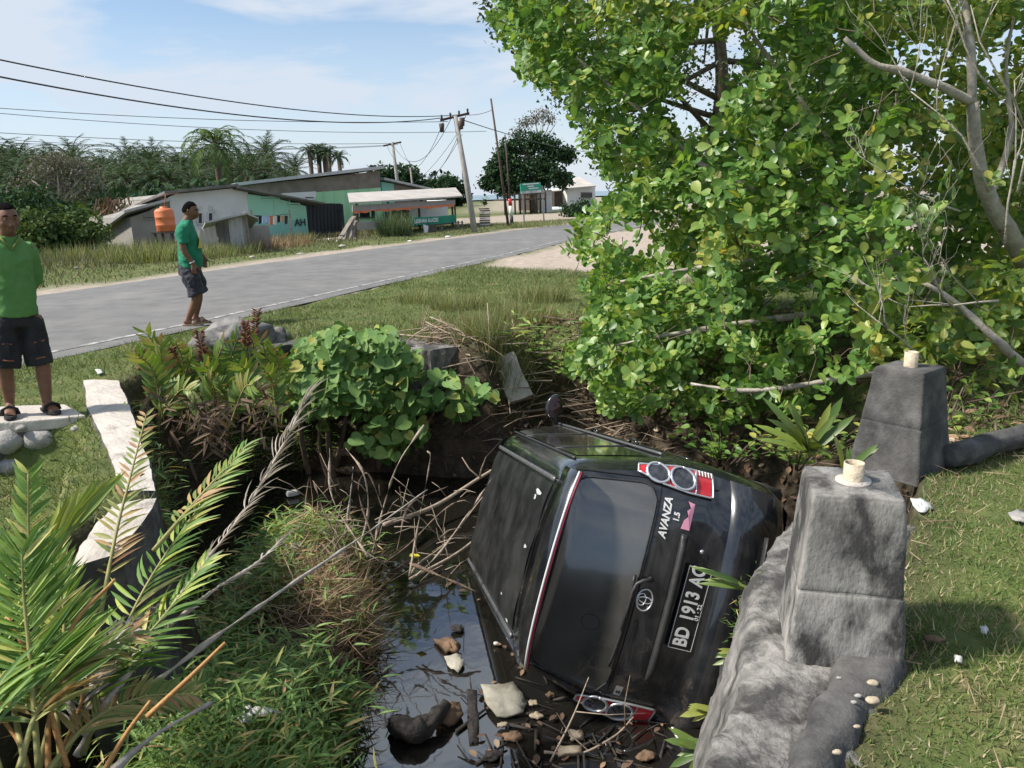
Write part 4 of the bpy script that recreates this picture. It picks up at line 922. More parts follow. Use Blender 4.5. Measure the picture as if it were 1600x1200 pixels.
def man_teal():
    base = Vector((-4.36, 10.5, .0)); base.z = .0; yaw = R_(-78); M_ = world_of(base, yaw)
    t = empty('person', base, 'man in teal green shirt and dark shorts walking at the road edge', 'person')
    W = lambda x, y, z: M_ @ Vector((x, y, z)); V_ = Vector
    skin = MB(); hc = V_((-.005, .075, 1.545)); R3 = rotm(R_(-6), R_(-12)); head_pieces(skin, hc, R3)
    skin.tube([V_((0, .0, 1.36)), V_((0, .02, 1.42)), V_((0, .05, 1.47))], [.064, .060, .058], 14)
    ell_loft(skin, [((0, -.01, .92), .13, .10), ((0, .0, 1.1), .12, .10), ((0, 0, 1.3), .15, .09), ((0, .0, 1.40), .07, .06)])
    arms = {1: [(.185, -.015, 1.335), (.235, -.02, 1.07), (.215, .085, .86)], -1: [(-.185, -.01, 1.335), (-.215, .03, 1.08), (-.17, .16, .92)]}
    for s in (-1, 1):
        limb(skin, [V_(p) for p in arms[s]], [.052, .048, .044, .040, .033, .028])
        w = V_(arms[s][2]); hand(skin, w, rotm(R_(s * 80), R_(0), 0) @ Matrix.Rotation(R_(-8), 3, 'X'), .55, s)
    lg = {1: [(.09, -.01, .77), (.115, .07, .45), (.085, -.08, .09)], -1: [(-.09, -.01, .77), (-.095, .06, .45), (-.10, -.015, .09)]}
    for s in (-1, 1):
        limb(skin, [V_(p) for p in lg[s]], [.074, .072, .058, .058, .050, .035]); foot(skin, lg[s][2][:2], R_(-s * 6), .022)
    me = remesh(skin, .009, 5, 'body'); me.transform(M_); link('body', me, m_skin, t)
    head_details(t, W(*hc), Matrix.Rotation(yaw, 3, 'Z') @ R3)
    sh = MB(); ell_loft(sh, [((0, .01, .80), .178, .150), ((0, .015, .88), .180, .152), ((0, .02, 1.0), .178, .150), ((0, .01, 1.14), .182, .140), ((0, .0, 1.26), .192, .132), ((0, -.005, 1.33), .182, .115), ((0, .0, 1.385), .130, .09), ((0, .01, 1.415), .085, .075), ((0, .018, 1.435), .072, .068)], 28)
    for s in (-1, 1): limb(sh, [V_((s * .12, -.012, 1.335)), V_((s * .195, -.018, 1.27)), V_((s * .222, -.02, 1.13))], [.072, .080, .075, .072])
    me = remesh(sh, .012, 5, 'shirt'); rough(me, .020, 5.5, 8, 0, 4); me.transform(M_); so_ = link('shirt', me, m_shirtM, t)
    # yellow print on the chest
    pp = []
    for (u, z) in [(-.10, 1.09), (.10, 1.09), (.09, 1.16), (.03, 1.19), (.01, 1.25), (-.02, 1.19), (-.09, 1.16)]:
        pp.append((u, z))
    g = []
    for j in range(5):
        z = 1.06 + j * .045; hw = .115 - .022 * j
        g.append([W(x, .012 + .150 * math.sqrt(max(0, 1 - (x / .2) ** 2)) + (.012 if True else 0) - max(0, z - 1.05) * .05, z) for x in np.linspace(-hw, hw, 9)])
    mb = MB(); mb.loft(g, False, False, True); mb.build('chest_print', m_yel, so_)
    st = MB(); ell_loft(st, [((0, .0, .70), .168, .145), ((0, .0, .80), .172, .145), ((0, .0, .88), .16, .135)], 24)
    for s in (-1, 1): limb(st, [V_((s * .085, 0, .76)), V_((s * .112, .035 if s > 0 else .03, .62)), V_((s * .118, .085 if s > 0 else .06, .44))], [.110, .120, .122, .128])
    me = remesh(st, .012, 4, 'shorts'); rough(me, .022, 7, 6, 0, 4); me.transform(M_); link('shorts', me, m_shortM, t)
    for s in (-1, 1):
        a = lg[s][2]; w = W(a[0], a[1], 0); sandal(t, (w.x, w.y), yaw + R_(-s * 6), .012, m_sandB)
    w = V_(arms[1][2]); d = (V_(arms[1][1]) - w).normalized(); mb = MB(); c = w + d * .03
    mb.tube([W(*(c - d * .006)), W(*(c + d * .006))], [.036, .036], 14); mb.build('wrist_band', m_wtext, t)
man_teal()
# ================================================================== vegetation helpers
def nrm(a): return a / np.maximum(np.linalg.norm(a, axis=-1, keepdims=True), 1e-9)
def frames(d, up):
    """(n,3,3) matrices with columns x (side), d (along), z (face normal)"""
    d = nrm(d); x = np.cross(d, up); bad = np.linalg.norm(x, axis=-1) < 1e-4; x[bad] = np.array([1., 0, 0]); x = nrm(x); z = np.cross(x, d)
    return np.stack([x, d, z], -1)
def inst(T, M3, pos, scale):
    """template verts T (k,3) -> (n*k,3)"""
    sc_ = np.asarray(scale, float); sc_ = sc_[:, None, None] if sc_.ndim == 1 else sc_[:, None, :]
    P = T[None] * sc_; return (np.einsum('nij,nkj->nki', M3, P) + pos[:, None, :])
def inst_faces(Fc, n, k): return (np.asarray(Fc)[None] + (np.arange(n) * k)[:, None, None]).reshape(-1, np.asarray(Fc).shape[1])
def leaf_template(widths, fold=.12, droop=.12, ts=None):
    """widths at equal steps along the leaf 0..1 (excluding ends)"""
    n = len(widths); V = [(0, 0, 0)]; ts = ts or [(i + 1) / (n + 1) for i in range(n)]
    for t, w in zip(ts, widths):
        z = -droop * t * t; V += [(-w, t, z + fold * w), (0, t, z), (w, t, z + fold * w)]
    V.append((0, 1, -droop)); Fs = []
    for i in range(n - 1):
        a = 1 + 3 * i; Fs += [(a, a + 1, a + 4), (a, a + 4, a + 3), (a + 1, a + 2, a + 5), (a + 1, a + 5, a + 4)]
    Fs += [(0, 2, 1), (0, 3, 2)]; e = 1 + 3 * (n - 1); l = len(V) - 1; Fs += [(e, e + 1, l), (e + 1, e + 2, l)]
    return np.array(V, float), np.array(Fs)
T_OBO = leaf_template([.19, .31, .25], .22, .10, [.30, .62, .87])           # obovate leaf
T_OVA = leaf_template([.20, .27, .20], .25, .15)
T_LAN = leaf_template([.062, .055, .03], .3, .28)               # bamboo like grass leaf
T_STR = leaf_template([.055, .065, .060, .05], .3, .28)         # strap leaf
T_PIN = leaf_template([.035, .038, .022], .9, .22)              # palm leaflet
def heart_template():
    out = [(0, .06), (.16, -.10), (.36, -.06), (.48, .16), (.46, .42), (.32, .68), (.12, .90), (0, 1.02)]
    V = [(0, .40, -.05)]
    ring = out + [(-x, y) for x, y in out[-2:0:-1]]
    for x, y in ring: V.append((x, y, .02 + .10 * abs(x) - .08 * y * y))
    n = len(ring); return np.array(V, float), np.array([(0, 1 + i, 1 + (i + 1) % n) for i in range(n)])
T_HRT = heart_template()
def blade_template():
    V = [(-.5, 0, 0), (.5, 0, 0), (-.38, .45, .06), (.38, .45, .06), (0, 1, .28)]
    return np.array(V, float), np.array([(0, 1, 3), (0, 3, 2), (2, 3, 4)])
T_BLD = blade_template()
def stuff_mesh(name, T, d, up, pos, scale, m, parent=None, smooth=False):
    V, Fc = T; M3 = frames(d, up); P = inst(V, M3, pos, scale).reshape(-1, 3)
    o = link(name, me_np(name, P, inst_faces(Fc, len(pos), len(V)), smooth), m, parent); return o
def split_leaves(name_leaf, name_stuff, T, d, up, pos, scale, m, parent, n_keep=300, cell=13):
    """the leaves that show largest become objects, the rest one mesh"""
    V, Fc = T; M3 = frames(d, up); Q = proj_np(pos + nrm(d) * np.asarray(scale).reshape(len(pos), -1)[:, :1] * .5)
    s1 = np.asarray(scale, float).reshape(len(pos), -1)[:, 0] if np.asarray(scale).ndim > 1 else np.asarray(scale, float)
    facing = np.abs(np.einsum('ni,ni->n', M3[:, :, 2], nrm(_C - pos)))
    inside = (Q[:, 0] > 0) & (Q[:, 0] < 1600) & (Q[:, 1] > 0) & (Q[:, 1] < 1200) & (Q[:, 2] > .2)
    key = (np.floor(Q[:, 0] / cell) * 1000 + np.floor(Q[:, 1] / cell)).astype(int); best = {}
    for i in np.where(inside)[0]:
        k = key[i]
        if k not in best or Q[i, 2] < Q[best[k], 2]: best[k] = i
    front = np.array(list(best.values()), int)
    if len(front) == 0: front = np.zeros(0, int)
    size = s1[front] / Q[front, 2] * (.25 + facing[front]); keep = front[np.argsort(-size)[:n_keep]]
    mask = np.ones(len(pos), bool); mask[keep] = False
    if mask.any():
        sc_ = np.asarray(scale)[mask]; P = inst(V, M3[mask], pos[mask], sc_).reshape(-1, 3)
        o = link(name_stuff, me_np(name_stuff, P, inst_faces(Fc, int(mask.sum()), len(V)), False), m, parent); o['kind'] = 'stuff'
    base = me_np(name_leaf, V, Fc, True); base.materials.append(m)
    pinv = LOCS[parent.name].inverted()
    for i in keep:
        o = bpy.data.objects.new(name_leaf, base); COL.objects.link(o); o.parent = parent; o.matrix_parent_inverse = pinv
        S = np.asarray(scale)[i]; S = np.array([S, S, S]) if np.ndim(S) == 0 else S
        A_ = M3[i] * S[None, :]; mm = Matrix.Identity(4)
        for a in range(3):
            for b in range(3): mm[a][b] = A_[a, b]
            mm[a][3] = pos[i, a]
        o.matrix_basis = mm
def rand_dir(n, up_bias=0.0):
    v = RNG.normal(size=(n, 3)); v[:, 2] += up_bias; return nrm(v)
GREEN = lambda *c: c
m_leaf_main = mat('leaf_glossy_green', (.1, .2, .03), rough_=.38, spec=.45, transl=.42, scale=1.2, isl=[(0, (.065, .150, .022)), (.45, (.125, .235, .034)), (.80, (.20, .31, .048)), (.95, (.30, .38, .06)), (1, (.33, .36, .06))])
m_leaf_yel = mat('leaf_yellowing', (.1, .2, .03), rough_=.42, transl=.42, scale=1.3, isl=[(0, (.085, .165, .028)), (.4, (.17, .27, .040)), (.78, (.30, .36, .055)), (.95, (.40, .40, .07)), (1, (.46, .38, .06))])
m_leaf_dark = mat('leaf_dark', (.1, .2, .03), rough_=.5, transl=.22, scale=.8, isl=[(0, (.020, .050, .014)), (.6, (.035, .075, .020)), (1, (.065, .115, .030))])
m_leaf_hib = mat('leaf_round_green', (.1, .2, .03), rough_=.6, spec=.3, transl=.22, scale=2.2, isl=[(0, (.060, .125, .035)), (.5, (.095, .18, .052)), (.85, (.15, .24, .075)), (.96, (.20, .26, .07)), (1, (.30, .28, .08))])
m_grass = mat('grass_blades', (.1, .2, .03), rough_=.7, transl=.25, scale=.9, isl=[(0, (.060, .115, .022)), (.42, (.105, .170, .036)), (.62, (.16, .20, .055)), (.78, (.29, .25, .12)), (1, (.42, .35, .21))])
m_grass_v = mat('verge_grass_blades', (.1, .2, .03), rough_=.7, transl=.25, scale=.8, isl=[(0, (.070, .115, .028)), (.5, (.115, .165, .045)), (.80, (.18, .21, .075)), (1, (.36, .31, .17))])
m_bamboo = mat('ditch_grass_leaf', (.1, .2, .03), rough_=.55, transl=.3, scale=1.2, isl=[(0, (.055, .110, .024)), (.5, (.095, .170, .036)), (.8, (.17, .24, .055)), (.93, (.30, .27, .08)), (1, (.32, .19, .09))])
m_dryg = mat('dry_grass', (.1, .2, .03), rough_=.8, transl=.2, scale=1.2, isl=[(0, (.16, .10, .055)), (.5, (.28, .19, .11)), (1, (.42, .32, .20))])
m_palm = mat('palm_leaflet', (.1, .2, .03), rough_=.55, transl=.32, scale=1.5, isl=[(0, (.055, .125, .022)), (.5, (.11, .20, .032)), (.82, (.21, .29, .050)), (.94, (.36, .38, .09)), (1, (.42, .36, .13))])
m_palm_y = mat('palm_spear_leaflet', (.1, .2, .03), rough_=.42, transl=.35, scale=1.5, isl=[(0, (.16, .25, .035)), (1, (.36, .40, .07))])
m_palm_dry = mat('palm_dry_leaflet', (.1, .2, .03), rough_=.85, transl=.12, scale=3, isl=[(0, (.22, .18, .14)), (.6, (.40, .35, .29)), (1, (.55, .50, .43))])
m_palm_tip = mat('palm_withering_leaflet', (.1, .2, .03), rough_=.6, transl=.28, scale=2.5, isl=[(0, (.10, .16, .035)), (.5, (.25, .25, .07)), (.8, (.36, .25, .10)), (1, (.30, .16, .08))])
m_rach = mat('palm_rachis', (.20, .21, .06), (.30, .26, .09), .6, 10)
m_rach_o = mat('palm_petiole_orange', (.34, .16, .045), (.46, .25, .08), .65, 14, .3, 60)
m_rach_g = mat('palm_rachis_grey', (.30, .26, .22), (.48, .43, .37), .9, 12, .5, 60)
m_fern = mat('fern_pinna', (.1, .2, .03), rough_=.5, transl=.28, scale=1.6, isl=[(0, (.075, .140, .026)), (.5, (.14, .22, .040)), (.8, (.24, .29, .065)), (.93, (.30, .24, .08)), (1, (.22, .12, .05))])
m_fern_d = mat('fern_dead', (.1, .2, .03), rough_=.8, transl=.15, scale=2, isl=[(0, (.07, .045, .028)), (.6, (.15, .095, .055)), (1, (.24, .16, .09))])
m_fern_r = mat('fern_fertile_red', (.11, .035, .02), (.19, .07, .035), .8, 14)

# ================================================================== the big leafy tree on the right bank
SIL = [(770, -60), (766, 45), (800, 75), (828, 130), (885, 150), (905, 200), (925, 262), (968, 300), (905, 345), (890, 385), (940, 400), (905, 440), (930, 470), (915, 505), (884, 540), (880, 580), (925, 605), (935, 640), (1010, 655), (1080, 640), (1140, 655), (1200, 630), (1270, 640), (1330, 600), (1375, 560), (1480, 600), (1600, 670), (1760, 700), (1760, -200), (790, -200)]
def big_tree():
    root = empty('leafy_tree', (5.1, 7.6, tz(5.1, 7.6)), 'large glossy leaved tree filling the right of the view beside the posts', 'tree')
    tb = Vector((5.1, 7.6, tz(5.1, 7.6) - .1))
    # trunk and pale limbs drawn from the photograph, set at real depth
    limbs = [
        ([tb, at(1660, 520, 6.85), at(1595, 395, 6.31), at(1545, 310, 6.10), at(1525, 230, 5.99), at(1520, 160, 5.94)], [.13, .105, .075, .060, .048, .040]),
        ([at(1520, 160, 5.94), at(1470, 135, 5.89), at(1410, 112, 5.89), at(1365, 98, 5.89), at(1320, 60, 5.99)], [.036, .032, .028, .022, .014]),
        ([at(1545, 310, 6.10), at(1565, 260, 6.21), at(1580, 200, 6.31), at(1572, 100, 6.37), at(1590, 0, 6.42)], [.03, .026, .022, .016, .01]),
        ([at(1660, 620, 5.56), at(1600, 572, 5.46), at(1545, 520, 5.35), at(1490, 470, 5.46), at(1440, 440, 5.56)], [.045, .038, .030, .022, .012]),
        ([tb, at(1500, 470, 7.70), at(1380, 380, 7.49), at(1345, 300, 7.38), at(1330, 220, 7.38)], [.10, .06, .045, .03, .02]),
        ([at(1380, 380, 7.49), at(1300, 330, 7.06), at(1200, 300, 6.96), at(1100, 260, 7.17), at(1010, 180, 7.49), at(900, 90, 7.81)], [.045, .04, .034, .028, .02, .010]),
        ([at(1500, 470, 7.70), at(1350, 480, 7.06), at(1200, 500, 6.63), at(1060, 520, 6.63), at(960, 540, 6.74)], [.05, .04, .03, .02, .010]),
        ([at(1300, 330, 7.06), at(1200, 400, 6.63), at(1080, 420, 6.85), at(970, 440, 7.06)], [.035, .028, .02, .01]),
        ([at(1345, 300, 7.38), at(1260, 170, 7.28), at(1180, 60, 7.49), at(1120, -60, 7.70)], [.035, .028, .02, .012]),
        ([at(1500, 470, 7.70), at(1440, 560, 6.42), at(1320, 590, 5.78), at(1180, 610, 5.78), at(1080, 600, 5.99)], [.045, .03, .024, .018, .010]),
        ([at(1520, 160, 5.94), at(1515, 60, 5.99), at(1500, -40, 6.10)], [.035, .028, .02]),
    ]
    for k, (P, r) in enumerate(limbs):
        C_ = catmull(P, 5); t = np.linspace(0, len(r) - 1, len(C_)); mb = MB(); mb.tube(C_, [float(np.interp(q, range(len(r)), r)) for q in t], 10)
        o = mb.build('trunk' if k == 0 else 'limb', m_bark, root); rough(o.data, .008, 9, k, 0)
    nodes = np.array([list(p) for P, r in limbs for p in catmull(P, 6)])
    # clusters of leaves spread through the crown's volume
    N = 330000; X = RNG.uniform(-.4, 7.2, N); Y = RNG.uniform(4.7, 10.6, N); Z = RNG.uniform(-.9, 5.6, N)
    P = np.stack([X, Y, Z], -1); Q = proj_np(P)
    # uneven outline
    wob = 26 * (vnoise(Q[:, 0], Q[:, 1], .012, 31) - .5) + 16 * (vnoise(Q[:, 0], Q[:, 1], .04, 32) - .5)
    sdp = poly_sd(SIL, Q[:, 0], Q[:, 1]) + wob
    g = np.array([vnoise(Q[:, 0], Q[:, 1], .010, 33), ]).ravel() * .6 + .4 * np.array([mnoise.noise(Vector(p) * 1.1) * .5 + .5 for p in P])
    # front surface of the crown bulges, so the depth of the nearest leaves varies
    front = 4.85 + 1.25 * sstep(1250, 850, Q[:, 0]) + .9 * vnoise(Q[:, 0], Q[:, 1], .006, 35) + .5 * sstep(450, 50, Q[:, 1])
    ok = (sdp > 0) & (Y > front) & (g > .35 + .10 * sstep(1350, 1600, Q[:, 0]) * sstep(450, 100, Q[:, 1])) & (Q[:, 0] < 1720) & (Z > -.75 + .0 * X)
    # keep the pale bare branches on the right open to view
    bare = (np.abs(Q[:, 0] - 1520 - .15 * (Q[:, 1] - 200)) < 95) & (Q[:, 1] > 40) & (RNG.random(N) < .85) & (Q[:, 1] < 410) & (Y < 6.5)
    ok &= ~bare
    # the shell nearest the viewer is filled more densely
    dep = Y - front; pr = np.where(dep < .9, 1, np.where(dep < 2.2, .7, .42)); ok &= RNG.random(N) < pr * np.clip(P[:, 1] / 8, .5, 1)
    P = P[ok][:8800]; Q = proj_np(P); n = len(P)
    nl = 7; idx = np.repeat(np.arange(n), nl)
    axis = nrm(RNG.normal(size=(n, 3)) * .55 + np.array([-.25, -.55, .55]))        # shoots reach out and up, towards the light
    ph = np.tile(np.arange(nl) * 2.4, n) + np.repeat(RNG.uniform(0, 6.28, n), nl)
    a = axis[idx]; b1 = nrm(np.cross(a, np.array([.3, .2, 1.]))); b2 = np.cross(a, b1)
    spread = RNG.uniform(.75, 1.25, len(idx))[:, None]
    d = nrm(a * RNG.uniform(.15, .7, len(idx))[:, None] + (b1 * np.cos(ph)[:, None] + b2 * np.sin(ph)[:, None]) * spread)
    d[:, 2] -= .10; d = nrm(d)
    off = np.tile(np.linspace(0, .10, nl), n)
    pos = P[idx] - a * off[:, None] + RNG.normal(size=(len(idx), 3)) * .006
    size = RNG.uniform(.062, .125, len(idx)) * np.repeat(RNG.uniform(.85, 1.15, n), nl)
    yel = (vnoise(Q[:, 0], Q[:, 1], .008, 40) + (Q[:, 0] - 1250) / 900 + (300 - Q[:, 1]) / 2000) > .62
    ym = yel[idx]
    split_leaves('leaf', 'foliage', T_OBO, d[~ym], a[~ym], pos[~ym], size[~ym], m_leaf_main, root, 210)
    split_leaves('leaf', 'yellowing_foliage', T_OBO, d[ym], a[ym], pos[ym], size[ym], m_leaf_yel, root, 90)
    # twigs from the clusters to the nearest limb
    mb = MB()
    for i in range(0, n):
        p = P[i]; q = nodes[np.argmin(((nodes - p) ** 2).sum(1))]; L_ = np.linalg.norm(q - p)
        if i % 6: continue
        dq = (q - p) / max(L_, .01) + RNG.normal(size=3) * .45; dq /= np.linalg.norm(dq)
        e = p + dq * min(L_, RNG.uniform(.2, .4))
        mid = (p + e) / 2 + RNG.normal(size=3) * .03
        mb.tube([p, mid, e], [.0025, .004, .006], 4, cap=False)
    o = mb.build('twigs', m_bark_d, root, fix=False); o['kind'] = 'stuff'
    # bare dead twigs on the right
    mb = MB(); rg_ = random.Random(5)
    def dead(p, d, L, r, lev):
        pts = [p]; 
        for k in range(4): d = (d + Vector((rg_.uniform(-.22, .22), rg_.uniform(-.22, .22), rg_.uniform(-.12, .2)))).normalized(); pts.append(pts[-1] + d * L / 4)
        mb.tube(pts, [r, r * .85, r * .7, r * .55, r * .35], 5)
        if lev < 3:
            for k in range(3 if lev < 2 else 2):
                q = pts[rg_.randint(1, 4)]; dd = (d + Vector((rg_.uniform(-.9, .9), rg_.uniform(-.6, .6), rg_.uniform(-.3, .8)))).normalized(); dead(q, dd, L * rg_.uniform(.5, .75), r * .55, lev + 1)
    for (px, py, Y, d, L) in [(1570, 380, 5.4, (-.1, -.1, 1), 1.1), (1545, 300, 5.3, (-.5, -.2, .7), .9), (1590, 300, 5.2, (.1, -.1, 1), 1.1), (1500, 330, 5.5, (-.8, -.2, .2), .6), (1560, 150, 5.3, (-.6, 0, .6), .8), (1600, 200, 5.2, (-.4, -.2, .7), .9), (1490, 480, 5.0, (-.5, -.3, .6), .5), (1440, 560, 4.9, (-.6, -.2, .4), .45), (1560, 470, 5.1, (-.7, -.1, -.1), .6)]:
        dead(at(px, py, Y), Vector(d).normalized(), L, .009, 0)
    o = mb.build('dead_twigs', m_bark, root, fix=False); o['kind'] = 'stuff'
big_tree()
# darker small leaved tree standing behind the leafy one
def dark_tree():
    b = Vector((3.3, 12.4, 0)); root = empty('dark_tree', b, 'dark small leaved tree rising behind the large leafy tree', 'tree')
    mb = MB(); trunk = catmull([b, b + Vector((-.1, 0, 1.6)), b + Vector((.1, .1, 3.2)), b + Vector((-.2, 0, 5))], 6); mb.tube(trunk, list(np.linspace(.16, .07, len(trunk))), 10); mb.build('trunk', m_bark_d, root)
    cl = []; nodes = []
    cents = [at(800, -5, 11.5), at(830, 60, 11.6), at(880, 100, 11.8), at(930, 50, 12), at(860, 20, 12), at(900, 150, 12.2), at(1000, 150, 12.4), at(940, 190, 12.4), at(1010, 60, 12.5), at(1320, 170, 12.8), at(1290, 260, 12.6), at(1100, 100, 12.6), at(960, 250, 12.4), at(1180, 200, 12.8)]
    mb = MB()
    for c in cents:
        s = trunk[RNG.integers(8, len(trunk))]; m_ = (s + c) / 2 + Vector((0, 0, .3)); mb.tube([s, m_, c], [.05, .035, .012], 6)
        for k in range(46):
            p = np.array(c) + RNG.normal(size=3) * np.array([.42, .5, .34]); cl.append(p)
    mb.build('limbs', m_bark_d, root, fix=False)
    cl = np.array(cl); Q = proj_np(cl); cl = cl[poly_sd([(762, -200), (760, 20), (800, 60), (850, 140), (905, 170), (930, 250), (1000, 320), (1700, 320), (1700, -200)], Q[:, 0], Q[:, 1]) > -6]
    idx = np.repeat(np.arange(len(cl)), 16); pos = cl[idx] + RNG.normal(size=(len(idx), 3)) * .10; d = rand_dir(len(idx)); d[:, 2] -= .3
    o = stuff_mesh('foliage', T_OVA, d, rand_dir(len(idx), 1.5), pos, RNG.uniform(.05, .085, len(idx)), m_leaf_dark, root); o['kind'] = 'stuff'
dark_tree()
# ================================================================== round leaved shrub at the back of the ditch
def on_poly(n, poly, Y0, Y1, k=6):
    xs_ = [p[0] for p in poly]; ys_ = [p[1] for p in poly]; N = n * k
    px = RNG.uniform(min(xs_), max(xs_), N); py = RNG.uniform(min(ys_), max(ys_), N); Y = RNG.uniform(Y0, Y1, N)
    D = _F[None] + _R[None] * ((px - CX) / F_PX)[:, None] - _U[None] * ((py - CY) / F_PX)[:, None]
    P = _C + D * (Y / D[:, 1])[:, None]; sd = poly_sd(poly, px, py); ok = sd > 0
    return P[ok][:n], px[ok][:n], py[ok][:n], sd[ok][:n]
def hibiscus():
    root = empty('round_leaved_shrub', (-1.75, 8.3, WATER_Z), 'dense shrub with round heart shaped leaves standing at the back of the water', 'shrub')
    poly = [(452, 560), (470, 530), (520, 508), (560, 516), (600, 512), (640, 540), (665, 575), (720, 578), (762, 596), (778, 628), (755, 655), (700, 668), (650, 690), (610, 715), (575, 708), (540, 690), (500, 668), (458, 640), (440, 600)]
    P, px, py, sd = on_poly(1500, poly, 7.35, 8.75)
    g = vnoise(px, py, .03, 51); keep = g > .30; P, px, py = P[keep], px[keep], py[keep]; n = len(P)
    up = nrm(np.array([-.35, -.62, .75]) + RNG.normal(size=(n, 3)) * .48)
    d = nrm(np.stack([RNG.normal(size=n) * .7, -.4 + RNG.normal(size=n) * .4, -.55 + RNG.normal(size=n) * .35], -1)); d = nrm(d - up * (d * up).sum(1)[:, None] * .75)
    size = RNG.uniform(.065, .165, n)
    split_leaves('leaf', 'foliage', T_HRT, d, up, P, size, m_leaf_hib, root, 300, 16)
    b = [Vector((-2.35, 8.35, -1.75)), Vector((-2.05, 8.2, -1.75)), Vector((-1.6, 8.35, -1.75)), Vector((-2.2, 8.5, -1.7)), Vector((-1.3, 8.3, -1.75))]
    for k, (px_, py_) in enumerate([(470, 590), (520, 560), (590, 570), (545, 620), (690, 620), (620, 640), (500, 640), (740, 625)]):
        s = b[k % 5]; e = at(px_, py_, 8.0); m_ = s.lerp(e, .45) + Vector((RNG.uniform(-.12, .12), 0, .1)); mb = MB(); C_ = catmull([s, m_, e], 6); mb.tube(C_, list(np.linspace(.045 if k < 5 else .03, .010, len(C_))), 8); mb.build('stem', m_bark_d if k % 2 else m_twig_d, root)
    mb = MB(); idx = RNG.choice(n, min(n, 500), False)
    for i in idx:
        p = P[i]; q = p + np.array([RNG.normal() * .06, RNG.uniform(.05, .16), -RNG.uniform(.04, .14)]); mb.tube([p, q], [.002, .003], 3, cap=False)
    mb.build('twigs', m_bark_d, root, fix=False)['kind'] = 'stuff'
hibiscus()
# ================================================================== feathery fronds
def frond_leaflets(path, n, L_fn, spread=1.0, t0=.12, up=(0, 0, 1), jit=.12, fwd=.55, lift=.15):
    """pairs of leaflets along a curve -> d, up, pos, size"""
    P = np.array([list(p) for p in catmull(path, 10)]); s = np.r_[0, np.cumsum(np.linalg.norm(np.diff(P, axis=0), axis=1))]; s /= s[-1]
    t = np.repeat(np.linspace(t0, 1, n), 2); side = np.tile([1., -1.], n)
    pos = np.stack([np.interp(t, s, P[:, k]) for k in range(3)], -1); tan = nrm(np.stack([np.interp(np.clip(t + .02, 0, 1), s, P[:, k]) - np.interp(np.clip(t - .02, 0, 1), s, P[:, k]) for k in range(3)], -1))
    U = np.broadcast_to(np.asarray(up, float), tan.shape); sd = nrm(np.cross(tan, U)); nz = np.cross(sd, tan)
    f = fwd + .9 * (t - .3) * (t > .3)
    d = nrm(sd * (side * spread)[:, None] + tan * f[:, None] + nz * lift + RNG.normal(size=tan.shape) * jit); size = np.array([L_fn(x) for x in t]) * RNG.uniform(.85, 1.1, len(t))
    return d, nz + RNG.normal(size=nz.shape) * .15, pos, size
def cat4(parts): return [np.concatenate([p[k] for p in parts]) for k in range(4)]
